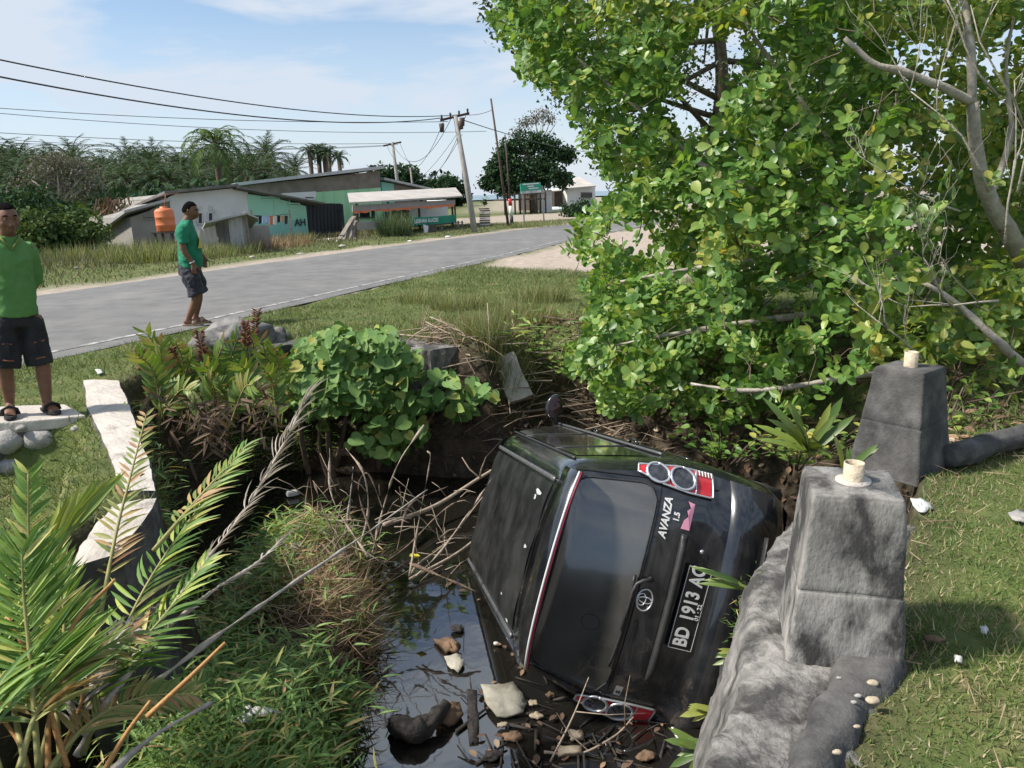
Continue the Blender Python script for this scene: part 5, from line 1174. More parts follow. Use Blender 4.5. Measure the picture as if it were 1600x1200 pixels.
def fern_clump():
    root = empty('mangrove_fern', (-2.9, 7.4, -1.0), 'clump of tall mangrove ferns with brown plumes behind the ditch wall', 'fern')
    fr = []; dead = []; rg_ = random.Random(3)
    bases = [(255, 650), (300, 660), (345, 665), (390, 655), (425, 650), (280, 640), (365, 640)]
    tips = [(215, 555), (228, 520), (250, 540), (262, 565), (275, 535), (300, 560), (318, 570), (335, 550), (350, 535), (372, 525), (388, 520), (408, 530), (430, 545), (448, 560), (235, 590), (275, 585), (330, 590), (375, 570), (415, 580), (452, 600), (212, 600), (300, 610), (345, 600), (395, 600), (425, 590), (240, 560)]
    for k, (tx, ty) in enumerate(tips):
        bx, by = bases[k % len(bases)] if abs(bases[k % len(bases)][0] - tx) < 80 else min(bases, key=lambda q: abs(q[0] - tx)); Y = rg_.uniform(6.6, 8.2)
        a = at(bx + rg_.uniform(-15, 15), by + rg_.uniform(0, 30), Y); e = at(tx, ty, Y - rg_.uniform(0, .5)); m_ = a.lerp(e, .55) + Vector((0, .1, .12))
        L_ = (e - a).length; path = [a, m_, e]
        mb = MB(); C_ = catmull(path, 6); mb.tube(C_, list(np.linspace(.011, .004, len(C_))), 5); mb.build('frond_stalk', m_rach, root)
        fr.append(frond_leaflets(path, 13, lambda t: .20 * (1 - .35 * abs(t - .5) * 2) , 1.0, .25, (0.1, -.9, .35), .14, .7, .1))
    d, u, p, s = cat4(fr); s3 = np.stack([s * 1.8, s, s], -1)
    split_leaves('pinna', 'pinnae', T_STR, d, u, p, s3, m_fern, root, 300, 15)
    for k in range(20):
        bx, by = rg_.choice(bases); Y = rg_.uniform(6.3, 7.8); a = at(bx, by - 20, Y); e = at(bx + rg_.uniform(-80, 80), by + rg_.uniform(-20, 75), Y - .4); path = [a, a.lerp(e, .5) + Vector((0, 0, .18)), e]
        dead.append(frond_leaflets(path, 9, lambda t: RNG.uniform(.06, .20), .7, .2, (0.1, -.9, .35), .6, .6, -.2))
    d, u, p, s = cat4(dead); o = stuff_mesh('dead_pinnae', T_STR, d, u, p, s, m_fern_d, root); o['kind'] = 'stuff'
    for (bx, by, tx, ty, Y) in [(318, 570, 312, 520, 7.3), (395, 545, 402, 487, 7.6), (222, 585, 218, 552, 7.0), (386, 548, 384, 505, 7.5), (272, 575, 268, 545, 7.2)]:
        a = at(bx, by, Y); e = at(tx, ty, Y); q = []
        mb = MB(); C_ = catmull([a, a.lerp(e, .5) + Vector((.01, 0, .01)), e], 6); mb.tube(C_, list(np.linspace(.007, .003, len(C_))), 5)
        for t in np.linspace(.15, 1, 16):
            c = a.lerp(e, t)
            for sg in (-1, 1):
                dv = Vector((sg * .055, rg_.uniform(-.03, .03), .04)) * rg_.uniform(.6, 1.1); mb.tube([c, c + dv * .6, c + dv], [.004, .009, .004], 4)
        mb.build('fertile_frond', m_fern_r, root)
fern_clump()
# ================================================================== young palm in the left foreground
def palm_front():
    root = empty('young_palm', (-1.75, 2.1, -1.2), 'young palm with long green fronds in the lower left foreground', 'palm')
    F = [  # pixel path, depth, leaflet length, pairs, material
        ([(95, 1190), (75, 1000), (48, 880), (44, 740)], (2.5, 2.9, 3.1, 3.2), .22, 40, m_palm, (0.1, -.8, .5)),
        ([(60, 1200), (48, 1040), (38, 940), (34, 865)], (2.2, 2.4, 2.5, 2.55), .36, 40, m_palm, (.1, -.75, .6)),
        ([(130, 1180), (185, 1010), (250, 880), (378, 703)], (2.5, 2.8, 3.1, 3.6), .26, 34, m_palm, (-.5, -.5, .7)),
        ([(240, 860), (300, 790), (345, 740), (382, 700)], (3.1, 3.35, 3.5, 3.62), .20, 18, m_palm_tip, (-.5, -.5, .7)),
        ([(150, 1000), (180, 840), (205, 740), (228, 650)], (3.0, 3.4, 3.65, 3.95), .16, 26, m_palm_tip, (0, -.8, .5)),
        ([(90, 1200), (160, 1070), (250, 970), (320, 880)], (2.3, 2.6, 2.8, 3.0), .27, 34, m_palm, (-.5, -.5, .7)),
        ([(40, 1200), (10, 1060), (-20, 960), (-60, 880)], (2.2, 2.5, 2.7, 2.8), .36, 34, m_palm, (.4, -.6, .7)),
        ([(30, 1200), (60, 1110), (120, 1040), (205, 990)], (2.1, 2.3, 2.5, 2.6), .26, 34, m_palm_tip, (-.3, -.3, .9)),
        ([(0, 1210), (-20, 1110), (20, 1040), (105, 1010)], (2.0, 2.2, 2.4, 2.5), .28, 30, m_palm, (-.2, -.3, .9)),
        ([(60, 1210), (90, 1060), (100, 960), (80, 880)], (2.4, 2.6, 2.75, 2.85), .26, 36, m_palm, (.2, -.7, .6)),
        ([(70, 1210), (140, 1130), (220, 1090), (300, 1085)], (2.2, 2.4, 2.55, 2.65), .20, 30, m_palm_tip, (-.2, -.5, .8)),
        ([(80, 1210), (120, 1120), (160, 1010), (245, 955)], (2.3, 2.5, 2.7, 2.9), .18, 24, m_palm_dry, (-.3, -.5, .8)),
    ]
    groups = {}
    for pix, Ys, L, n, m_, up in F:
        path = [at(x, y, Y) for (x, y), Y in zip(pix, Ys)]
        C_ = catmull(path, 8); mb = MB(); mb.tube(C_, list(np.linspace(.011, .003, len(C_))), 7); mb.build('frond_stalk', m_rach_o if m_ is m_palm_dry else m_rach, root)
        groups.setdefault(m_.name, []).append(frond_leaflets(path, n, lambda t, L=L: L * (1.0 - .55 * max(0, t - .35) / .65) * min(1, .5 + t * 1.6), 1.0, .26, up, .13, .55, .12))
    keep = {'palm_leaflet': 220, 'palm_withering_leaflet': 36, 'palm_dry_leaflet': 20}
    for nm, parts in groups.items():
        d, u, p, s = cat4(parts); s3 = np.stack([np.full(len(s), .26) * RNG.uniform(.7, 1.2, len(s)), s, s], -1)
        split_leaves('leaflet', 'leaflets', T_PIN, d, u, p, s3, MATS[nm], root, keep[nm], 10)
    # half open yellow green spear
    a = at(68, 900, 2.75); e = at(155, 730, 3.05); dr = np.array(e - a)
    n = 24; pos = np.array(a) + np.linspace(0, .35, n)[:, None] * dr; d = nrm(np.broadcast_to(dr, (n, 3)) + np.stack([np.linspace(-.16, .20, n), RNG.normal(size=n) * .03, RNG.normal(size=n) * .04], -1)); L = np.linalg.norm(dr)
    split_leaves('leaflet', 'spear_leaflets', T_PIN, d, RNG.normal(size=(n, 3)) * .3 + np.array([.3, -1, .2]), pos, np.stack([np.full(n, .50), np.full(n, L * .72), np.full(n, .25)], -1), m_palm_y, root, 24, 4)
    # orange petioles at the foot of the palm
    for pts in [[(10, 960), (60, 1060), (105, 1200)], [(180, 880 + 25), (110, 985), (95, 1100)], [(235, 1095), (195, 1150), (160, 1210)], [(120, 1010), (80, 1110), (75, 1210)], [(0, 1120), (30, 1160), (45, 1210)], [(352, 1004), (300, 1055), (230, 1120)]]:
        C_ = catmull([at(x, y, 2.25 + .0012 * (1200 - y)) for x, y in pts], 6); mb = MB(); mb.tube(C_, list(np.linspace(.006, .011, len(C_))), 7); mb.build('petiole', m_rach_o, root)
    mb = MB(); mb.sphere((-1.78, 2.15, -1.2), (.22, .22, .35), 14, 10); o = mb.build('stem', m_bark_d, root); rough(o.data, .05, 8, 3, 1)
palm_front()
# grey dead fronds lying over the ditch
def dead_frond(pix, Ys, L, n, label, r=(.013, .004), t0=.35, up=(-.5, -.5, .7)):
    path = [at(x, y, Y) for (x, y), Y in zip(pix, Ys)]; root = empty('dead_palm_frond', path[0], label, 'palm frond', 'dead palm fronds over the ditch')
    C_ = catmull(path, 8); mb = MB(); mb.tube(C_, list(np.linspace(r[0], r[1], len(C_))), 7); o = mb.build('stalk', m_rach_g, root); rough(o.data, .008, 10, n)
    if n:
        d, u, p, s = frond_leaflets(path, n, lambda t: L * (.55 + .9 * max(0, t - .4)), .45, t0, up, .22, 1.0, .1); split_leaves('leaflet', 'leaflets', T_PIN, d, u, p, np.stack([np.full(len(s), .11), s, s], -1), m_palm_dry, root, 60, 5)
dead_frond([(120, 1180), (215, 1020), (300, 905), (400, 770), (480, 622)], (2.5, 2.9, 3.3, 3.9, 4.6), .25, 40, 'long grey dead palm frond with shaggy tip reaching up to the ferns')
dead_frond([(130, 1150), (235, 1010), (330, 925), (395, 885), (446, 838)], (2.4, 2.7, 2.95, 3.15, 3.4), .085, 50, 'grey dead palm frond with short stubby spines', t0=.15)
dead_frond([(210, 1090), (330, 1000), (430, 930), (560, 842), (668, 765)], (2.6, 3.0, 3.4, 4.0, 4.6), .03, 0, 'long bare grey palm stalk crossing towards the water', r=(.010, .004))
dead_frond([(165, 1215), (240, 1150), (330, 1098)], (2.2, 2.4, 2.6), .03, 0, 'short pale broken palm stalk in the lower left grass', r=(.012, .007))
# ================================================================== leafy ditch grass
def ditch_grass():
    N = 16000; X = RNG.uniform(-3.7, -.35, N); Y = RNG.uniform(2.0, 8.8, N); Z = terrain(X, Y); sd = poly_sd(BASIN, X, Y)
    g = vnoise(X, Y, 1.6, 61)
    ok = (Z > WATER_Z - .10) & (Z < -.35) & (sd > -.3) & (g > .24) & ((Y < 6.9) | ((X < -2.0) & (RNG.random(N) < .6))); X, Y, Z = X[ok], Y[ok], Z[ok]; n = len(X)
    dry = np.hypot(X + 1.2, (Y - 5.0) * .8) + .3 * vnoise(X, Y, 3, 62) < .75
    H = RNG.uniform(.14, .42, n) * np.where(vnoise(X, Y, .9, 63) > .5, 1.15, .85); lean = RNG.normal(size=(n, 2)) * .30 + np.array([.12, -.12])
    k = 6; idx = np.repeat(np.arange(n), k); t = np.tile(np.linspace(.25, 1, k), n) + RNG.normal(size=n * k) * .04
    pos = np.stack([X[idx] + lean[idx, 0] * H[idx] * t ** 1.5, Y[idx] + lean[idx, 1] * H[idx] * t ** 1.5, Z[idx] + H[idx] * t], -1)
    a = RNG.uniform(0, 6.28, n)[idx] + np.tile(np.arange(k) * 3.14, n) + RNG.normal(size=n * k) * .5
    d = nrm(np.stack([np.cos(a), np.sin(a), RNG.uniform(.05, .75, n * k)], -1)); size = RNG.uniform(.07, .15, n * k)
    dm = dry[idx] & (RNG.random(n * k) < .55)
    up = np.array([0, 0, 1.]) + RNG.normal(size=(n * k, 3)) * .3
    o = stuff_mesh('ditch_grass', T_LAN, d[~dm], up[~dm], pos[~dm], size[~dm], m_bamboo); tag(o, 'leafy green grass covering the mound and banks in the ditch', 'grass', None, 'stuff')
    # stems
    V = []; base = np.stack([X, Y, Z - .03], -1); tip = np.stack([X + lean[:, 0] * H, Y + lean[:, 1] * H, Z + H], -1)
    w = nrm(np.cross(tip - base, np.array([0.2, 1, .1]))) * .0022
    P = np.stack([base - w, base + w, tip], 1).reshape(-1, 3); link('stems', me_np('stems', P, np.arange(len(P)).reshape(-1, 3)), m_bamboo, o)
    # brown dry tangle on top of the mound
    N = 8000; X = RNG.normal(-1.0, .32, N); Y = RNG.normal(5.1, .48, N); Z = terrain(X, Y) + RNG.uniform(-.02, .34, N)
    d = np.stack([RNG.normal(size=N), RNG.normal(size=N), RNG.uniform(-.15, .8, N)], -1)
    o = stuff_mesh('dry_tangle', T_BLD, d, rand_dir(N), np.stack([X, Y, Z], -1), np.stack([RNG.uniform(.004, .008, N), RNG.uniform(.14, .38, N), RNG.uniform(.05, .3, N)], -1), m_dryg); tag(o, 'tangle of brown dry grass stalks on the ditch mound', 'dry grass', None, 'stuff')
ditch_grass()
# bare dead bush on the mound
def dead_bush():
    root = empty('dead_bush', at(560, 900, 5.0), 'bare dead bush with pale branches standing on the grassy mound', 'bush')
    Y = 5.05
    for pts in [[(545, 880), (510, 810), (490, 752)], [(560, 870), (545, 800), (520, 765), (495, 760)], [(580, 870), (600, 790), (622, 725), (662, 665)], [(600, 880), (640, 850), (690, 800), (738, 770)], [(560, 900), (530, 850), (505, 830)], [(640, 900), (655, 810), (672, 720), (668, 705)], [(560, 860), (575, 800), (568, 740), (540, 700)], [(590, 860), (560, 770), (575, 740), (600, 800)], [(650, 900), (690, 860), (740, 790), (770, 745)], [(640, 880), (700, 905), (745, 925)], [(520, 870), (500, 850), (470, 858), (445, 852)], [(575, 870), (520, 780), (515, 700)], [(620, 860), (640, 790), (700, 760)], [(540, 840), (548, 770), (552, 730)]]:
        C_ = catmull([at(x, y, Y + random.uniform(-.15, .15) + .0022 * (880 - y)) for x, y in pts], 6); mb = MB(); mb.tube(C_, list(np.linspace(.007, .0025, len(C_))), 6); o = mb.build('branch', random.choice([m_twig, m_twig_d, m_rach_g]), root); rough(o.data, .012, 7, len(pts))
    mb = MB(); rg_ = random.Random(9)
    for k in range(60):
        c = at(rg_.uniform(470, 720), rg_.uniform(760, 900), Y + rg_.uniform(-.2, .5)); d = Vector((rg_.uniform(-1, 1), rg_.uniform(-.5, .5), rg_.uniform(-.2, 1))).normalized(); L = rg_.uniform(.1, .35); mb.tube([c, c + d * L * .5 + Vector((0, 0, .02)), c + d * L], [.004, .003, .0015], 4)
    mb.build('twigs', m_twig, root, fix=False)['kind'] = 'stuff'
dead_bush()
def branch(pix, Ys, r, label, m_=None, sub=5, seed=1):
    path = [at(x, y, Y) for (x, y), Y in zip(pix, Ys)]; root = empty('fallen_branch', path[0], label, 'branch', 'fallen branches over the water'); C_ = catmull(path, 8)
    mb = MB(); mb.tube(C_, list(np.linspace(r, r * .35, len(C_))), 7); mb.build('stem', m_ or m_twig, root); rg_ = random.Random(seed)
    for k in range(sub):
        mb = MB(); p = C_[rg_.randint(len(C_) // 4, len(C_) - 1)]; d = Vector((rg_.uniform(-1, 1), rg_.uniform(-.6, .6), rg_.uniform(-.1, 1))).normalized(); L = rg_.uniform(.12, .4); mb.tube([p, p + d * L * .5, p + d * L + Vector((.03, 0, .03))], [r * .5, r * .35, r * .15], 5); mb.build('twig', m_ or m_twig, root)
branch([(640, 905), (720, 860), (790, 800), (905, 700)], (5.6, 6.0, 6.4, 7.2), .014, 'thin pale branch reaching from the mound to the car roof', seed=2)
branch([(600, 820), (680, 790), (760, 740), (850, 690), (982, 655)], (6.2, 6.8, 7.2, 7.6, 8.0), .022, 'long forked branch lying behind the car', seed=3)
branch([(640, 900), (655, 880), (700, 845), (760, 770), (800, 735)], (5.4, 5.5, 5.9, 6.5, 6.9), .010, 'slender twig arching over the water', seed=4)
branch([(690, 660), (760, 650), (850, 640), (960, 625)], (8.3, 8.3, 8.3, 8.4), .026, 'thick brown branch on the far bank beside the mirror', m_twig_d, seed=5)
branch([(700, 690), (780, 670), (840, 672)], (8.1, 8.1, 8.2), .02, 'dark branch at the waterline under the far bank', m_twig_d, seed=6)
branch([(860, 1190), (895, 1120), (920, 1058)], (3.55, 3.6, 3.7), .007, 'thin twig standing up before the lower tail light', sub=2, seed=7)
branch([(850, 1175), (905, 1178), (960, 1150), (990, 1120)], (3.6, 3.6, 3.65, 3.7), .009, 'bent grey twig among the flotsam', sub=3, seed=8)
branch([(770, 900), (782, 850), (775, 780)], (5.6, 5.8, 6.2), .006, 'dark twig leaning in the water beside the roof', m_twig_d, 4, 10)
# ================================================================== lawn and verge grass
def grass_field(name, X, Y, h, w, m, label, lean=.45, z0=-.01):
    Z = terrain(X, Y) + z0; n = len(X); d = np.stack([RNG.normal(size=n) * lean, RNG.normal(size=n) * lean, np.ones(n)], -1)
    o = stuff_mesh(name, T_BLD, d, rand_dir(n), np.stack([X, Y, Z], -1), np.stack([w, h, h], -1), m); return tag(o, label, 'grass', None, 'stuff')
N = 215000; X = RNG.uniform(.6, 6.5, N); Y = 1.2 + 5.8 * RNG.random(N) ** 1.5
wallo = (X - W0.x) * WN.x + (Y - W0.y) * WN.y
ok = (wallo < -.32 - .08 * vnoise(X, Y, 6, 70)) & (poly_sd(BASIN, X, Y) < -.02) & (vnoise(X, Y, 3.2, 71) * .6 + vnoise(X, Y, 9, 72) * .4 > .16) & (X < .7 + 1.0 * Y)
keepx = ok & ~((np.abs((X - 1.145) * .966 - (Y - 2.455) * .259) < .2) & (np.abs((X - 1.145) * .259 + (Y - 2.455) * .966) < .2)); X, Y = X[keepx], Y[keepx]; n = len(X)
grass_field('lawn_grass', X, Y, RNG.uniform(.02, .055, n) * (.7 + .7 * vnoise(X, Y, 2, 73)), RNG.uniform(.0035, .007, n), m_grass, 'short patchy grass on the bank beside the posts', .75)
N = 170000; X = RNG.uniform(-8.5, 4.5, N); Y = RNG.uniform(5.0, 20, N); rs = poly_sd(ROAD_POLY, X, Y); near = poly_sd(ROAD_N + [(140, -40), (-16, -40)], X, Y) > 0
ok = near & (rs < .03) & (poly_sd(BASIN, X, Y) < -.03) & (sand_f(X, Y) < .35 + .3 * RNG.random(N)) & ~((X > -3.6) & (X < -2) & (Y < 7)) & (vnoise(X, Y, 2.5, 74) * .6 + vnoise(X, Y, 7, 77) * .4 > .26)
lwp = [P2(128, 596), P2(190, 597), P2(249, 774), P2(190, 775), P2(137, 645)]; ok &= (poly_sd(lwp, X, Y) < .0) & (poly_sd([(p.x, p.y) for p in sa], X, Y) < .0)
X, Y = X[ok], Y[ok]; n = len(X)
grass_field('verge_grass', X, Y, RNG.uniform(.03, .085, n) * (.4 + 1.3 * vnoise(X, Y, 1.1, 75) ** 1.3 + .4 * vnoise(X, Y, 5, 78)), RNG.uniform(.006, .011, n), m_grass_v, 'short grass on the verge between the ditch and the road', .7)
N = 30000; X = RNG.uniform(-6.2, -2.1, N); Y = RNG.uniform(2.4, 6.0, N); ok = (terrain(X, Y) > -.62) & (poly_sd(BASIN, X, Y) < .0) & (poly_sd(lwp, X, Y) < 0) & (poly_sd([(p.x, p.y) for p in sa], X, Y) < 0); X, Y = X[ok], Y[ok]; n = len(X)
grass_field('hollow_grass', X, Y, RNG.uniform(.03, .085, n) * (.6 + .9 * vnoise(X, Y, 1.1, 76)), RNG.uniform(.005, .009, n), m_grass_v, 'short grass in the hollow below the stone faced slab', .7)
# tall tufts: between the ditch and the sand
m_tuft = mat('tall_grass_blades', (.1, .2, .03), rough_=.7, transl=.25, scale=.8, isl=[(0, (.095, .14, .038)), (.5, (.17, .21, .065)), (.8, (.28, .27, .12)), (1, (.44, .38, .21))])
m_far_grass = mat('far_grass_blades', (.1, .2, .03), rough_=.75, transl=.2, scale=.3, isl=[(0, (.055, .085, .03)), (.5, (.11, .125, .05)), (.8, (.22, .19, .10)), (1, (.34, .28, .17))])
def tuft(name, c, rad, n, h, m, label, cat='grass tuft', group=None, lean=.35, wide=.006):
    r = rad * np.sqrt(RNG.random(n)); a = RNG.uniform(0, 6.28, n); X = c[0] + r * np.cos(a); Y = c[1] + r * np.sin(a); Z = terrain(X, Y) - .02
    d = np.stack([np.cos(a) * r / rad * lean + RNG.normal(size=n) * .16, np.sin(a) * r / rad * lean + RNG.normal(size=n) * .16, np.ones(n)], -1); hh = h * RNG.uniform(.5, 1.1, n)
    o = stuff_mesh(name, T_BLD, d, rand_dir(n), np.stack([X, Y, Z], -1), np.stack([np.full(n, wide), hh, hh], -1), m); return tag(o, label, cat, group)
for (px, py, rad, n, h, lab) in [(770, 530, .40, 1800, .40, 'tall yellowing grass tuft hanging over the broken concrete block'), (720, 480, .45, 1500, .24, 'green grass tuft near the road on the ditch verge'), (815, 500, .45, 1500, .32, 'pale grass tuft beside the leaning slab'), (845, 470, .4, 900, .35, 'pale grass tuft beside the sandy verge'), (660, 470, .40, 800, .22, 'low grass tuft above the round leaved shrub')]:
    c = gz(px, py, 0); tuft('grass_tuft', (c.x, c.y), rad, n, h, m_tuft, lab, group='grass tufts on the verge')
# small leafy plants: helper
def leafy_plant(name, c, rad, h, n, T, size, m, label, cat='plant', k=7, group=None):
    root = empty(name, c, label, cat, group); mb = MB(); ds, us, ps, ss = [], [], [], []
    for i in range(n):
        a = RNG.uniform(0, 6.28); r = rad * math.sqrt(RNG.random()); b = np.array(c) + np.array([r * .3 * math.cos(a), r * .3 * math.sin(a), 0]); t_ = b + np.array([r * math.cos(a), r * math.sin(a), h * RNG.uniform(.5, 1)])
        mb.tube([b, (b + t_) / 2 + np.array([0, 0, .05 * h]), t_], [.006, .004, .002], 4)
        for j in range(k):
            t = .3 + .7 * j / (k - 1); th = j * 2.4; ps.append(b + (t_ - b) * t); ds.append([math.cos(th), math.sin(th), .35]); us.append([RNG.normal() * .3, RNG.normal() * .3 - .2, 1]); ss.append(size * RNG.uniform(.7, 1.2))
    mb.build('stem', m_bark_d, root, fix=False); split_leaves('leaf', 'foliage', T, np.array(ds), np.array(us), np.array(ps), np.array(ss), m, root, 24, 10); return root
c = at(835, 520, 8.9); leafy_plant('weed', c - Vector((0, 0, .35)), .45, .6, 14, T_LAN, .20, m_palm, 'bright long leaved weed on the far bank beside the tall grass')
c = at(1245, 690, 5.0); leafy_plant('weed', c - Vector((0, 0, .18)), .32, .40, 22, T_OVA, .07, m_leaf_yel, 'yellow green leafy weed beside the car front at the far post')
c = at(1540, 690, 5.0); leafy_plant('weed', c - Vector((0, 0, .15)), .5, .5, 24, T_OBO, .07, m_leaf_yel, 'yellowing shrub behind the fallen rail')
c = at(1470, 640, 5.2); leafy_plant('weed', c - Vector((0, 0, .30)), .35, .55, 18, T_OBO, .07, m_leaf_main, 'green weed behind the far post')
c = at(1130, 680, 6.2); leafy_plant('weed', c - Vector((0, 0, .25)), .45, .45, 22, T_OBO, .075, m_leaf_main, 'low green shrub on the bank above the car')
c = at(880, 560, 8.6); leafy_plant('weed', c - Vector((0, 0, .30)), .45, .55, 16, T_OVA, .09, m_leaf_yel, 'pale green sprouting weed on the far bank above the mirror')
# strap leaved ferns
def strap(name, c, n, L, fan, m, label, group='strap leaved ferns', tilt=(0, 0, 1), width=1.3):
    root = empty(name, c, label, 'fern', group); T = Vector(tilt).normalized(); V_, F_ = T_STR; base = me_np('frond', V_, F_, True); base.materials.append(m); pinv = LOCS[root.name].inverted()
    for i in range(n):
        d = (T + Vector((RNG.normal() * fan, RNG.normal() * fan, RNG.normal() * fan * .8))).normalized(); M3 = frames(np.array([list(d)]), np.array([[0.1, -.6, .8]]))[0]; s = L * RNG.uniform(.65, 1.1)
        o = bpy.data.objects.new('frond', base); COL.objects.link(o); o.parent = root; o.matrix_parent_inverse = pinv; mm = Matrix.Identity(4)
        for a in range(3):
            for b in range(3): mm[a][b] = M3[a, b] * (s * width if b == 0 else s)
            mm[a][3] = c[a] + RNG.normal() * .01
        o.matrix_basis = mm
m_strap = mat('strap_leaf', (.1, .2, .03), rough_=.4, transl=.25, scale=4, isl=[(0, (.07, .13, .025)), (.6, (.14, .20, .035)), (1, (.28, .30, .06))])
strap('strap_fern', at(1166, 918, 3.05), 6, .25, .20, m_strap, 'strap leaved fern on the abutment across the licence plate', tilt=(-.9, .25, .36), width=.85)
strap('strap_fern', at(1160, 1022, 2.95), 6, .13, .45, m_strap, 'small wilted fern below the licence plate', tilt=(-.8, .1, .1))
strap('strap_fern', at(1120, 1110, 2.85), 7, .15, .45, m_strap, 'small fern near the lower tail light', tilt=(-.8, .1, .2), width=1.7)
strap('strap_fern', at(1100, 1170, 2.9), 8, .17, .5, m_strap, 'small fern at the foot of the abutment', tilt=(-.7, .1, .3), width=1.7)
strap('strap_fern', at(1262, 705, 4.7), 16, .42, .42, m_strap, 'large rosette of strap leaves beside the far post', tilt=(-.1, -.2, 1), width=1.2)
strap('strap_fern', at(1320, 735, 3.9), 5, .22, .35, m_strap, 'few narrow leaves behind the near pipe stub', tilt=(0, -.1, 1))
# moss and grass growing in the wall's cracks
for (px, py, Y, n, rad, lab) in [(1190, 940, 2.95, 260, .07, 'patch of small weeds growing on the abutment face'), (1175, 985, 2.85, 200, .07, 'second patch of small weeds lower on the abutment face')]:
    c = np.array(at(px, py, Y)); p = c + RNG.normal(size=(n, 3)) * rad * .6; d = RNG.normal(size=(n, 3)) + np.array([-1.2, -.6, .8])
    tag(stuff_mesh('wall_weed', T_BLD, d, rand_dir(n), p, np.stack([np.full(n, .004), RNG.uniform(.02, .05, n), RNG.uniform(.02, .05, n)], -1), m_bamboo), lab, 'weed', 'weeds on the abutment', 'stuff')
# dead leaves and sticks on the bank under the tree
N = 6500; X = RNG.uniform(-1.0, 4.6, N); Y = RNG.uniform(4.4, 10.5, N); Z = terrain(X, Y); ok = (Z > WATER_Z) & (poly_sd(BASIN, X, Y) > -1.0) & ((X > 1.9) | (Y > 7.4)); X, Y, Z = X[ok], Y[ok], Z[ok]; n = len(X)
m_deadl = mat('dead_leaf', (.1, .1, .03), rough_=.85, scale=3, isl=[(0, (.07, .042, .026)), (.5, (.16, .095, .055)), (.85, (.28, .18, .10)), (1, (.38, .30, .20))])
tag(stuff_mesh('leaf_litter', T_OVA, np.stack([RNG.normal(size=n), RNG.normal(size=n), RNG.normal(size=n) * .3], -1), rand_dir(n, 2), np.stack([X, Y, Z + .02], -1), RNG.uniform(.05, .10, n), m_deadl), 'brown dead leaves and litter on the shaded bank', 'leaf litter', None, 'stuff')
mb = MB(); rg_ = random.Random(21)
for k in range(420):
    x = rg_.uniform(-.6, 4.2); y = rg_.uniform(4.6, 9.8); z = tz(x, y)
    if z < WATER_Z or (x < 1.7 and y < 7.6) or z > .1: continue
    c = Vector((x, y, z + .03)); d = Vector((rg_.uniform(-1, 1), rg_.uniform(-.7, .7), rg_.uniform(-.15, .5))).normalized(); L = rg_.uniform(.2, .9); r = rg_.uniform(.003, .011); mb.tube([c - d * L / 2, c + Vector((0, 0, rg_.uniform(0, .08))), c + d * L / 2], [r, r * .8, r * .4], 5)
tag(mb.build('brushwood', m_twig_d, fix=False), 'thin dead sticks strewn over the bank behind the car', 'brushwood', None, 'stuff')

mb = MB(); rg_ = random.Random(77)
for k in range(260):
    x = rg_.uniform(-1.1, 1.7); y = rg_.uniform(7.5, 9.2); z = tz(x, y)
    if z < WATER_Z - .03 or z > .05: continue
    c = Vector((x, y, z + rg_.uniform(.02, .10))); d = Vector((rg_.uniform(-1, 1), rg_.uniform(-.5, .5), rg_.uniform(-.2, .35))).normalized(); L = rg_.uniform(.25, 1.0); r = rg_.uniform(.003, .010); mb.tube([c - d * L / 2, c + Vector((rg_.uniform(-.05, .05), 0, rg_.uniform(-.02, .08))), c + d * L / 2], [r, r * .8, r * .4], 5)
tag(mb.build('brush_pile', m_twig, fix=False), 'pile of pale dead branches on the far bank behind the car', 'brushwood', None, 'stuff')
N = 2600; X = RNG.uniform(-1.2, 2.4, N); Y = RNG.uniform(7.3, 10.2, N); Z = terrain(X, Y); ok = Z > WATER_Z; X, Y, Z = X[ok], Y[ok], Z[ok]; n = len(X)
tag(stuff_mesh('bank_straw', T_BLD, np.stack([RNG.normal(size=n), RNG.normal(size=n), RNG.uniform(0, .8, n)], -1), rand_dir(n, 2), np.stack([X, Y, Z + .01], -1), np.stack([RNG.uniform(.004, .008, n), RNG.uniform(.08, .3, n), RNG.uniform(0, .15, n)], -1), m_dryg), 'dry straw over the far bank behind the car', 'dry grass', None, 'stuff')
# ================================================================== across the road
class Plane2:
    """vertical facade plane through two points given as (pixel x, depth)"""
    def __init__(s, px0, Y0, px1, Y1, py=330):
        a = at(px0, py, Y0); b = at(px1, py, Y1); s.a = Vector((a.x, a.y, 0)); s.d = Vector((b.x - a.x, b.y - a.y, 0)).normalized(); s.n = Vector((s.d.y, -s.d.x, 0))   # n faces the camera
        if s.n.y > 0: s.n = -s.n
    def p(s, px, py, out=0.0):
        d = ray(px, py); t = (s.a + s.n * out - CAM).dot(s.n) / d.dot(s.n); return CAM + d * t
    def base(s, q, z=-.1): return Vector((q.x, q.y, z))
def facade_wall(pl, tops, depth, m, name, parent, out=0.0, z0=-.1, bottoms=None):
    T = [pl.p(x, y, out) for x, y in tops]; Bt = [pl.base(q, z0) for q in T] if bottoms is None else [pl.p(x, y, out) for x, y in bottoms]
    mb = MB(); mb.prism(T + Bt[::-1], -pl.n * depth); return mb.build(name, m, parent)
def sheet(pl, a, b, depth, m, name, parent, front=.35, th=.07, rise=0.0):
    """roof sheet along the line a-b (pixels on the facade), running back from the facade"""
    A_ = pl.p(*a); B_ = pl.p(*b); f = pl.n * front; bk = -pl.n * depth + Vector((0, 0, rise)); mb = MB()
    mb.prism([A_ + f, B_ + f, B_ + bk, A_ + bk], (0, 0, th)); return mb.build(name, m, parent)
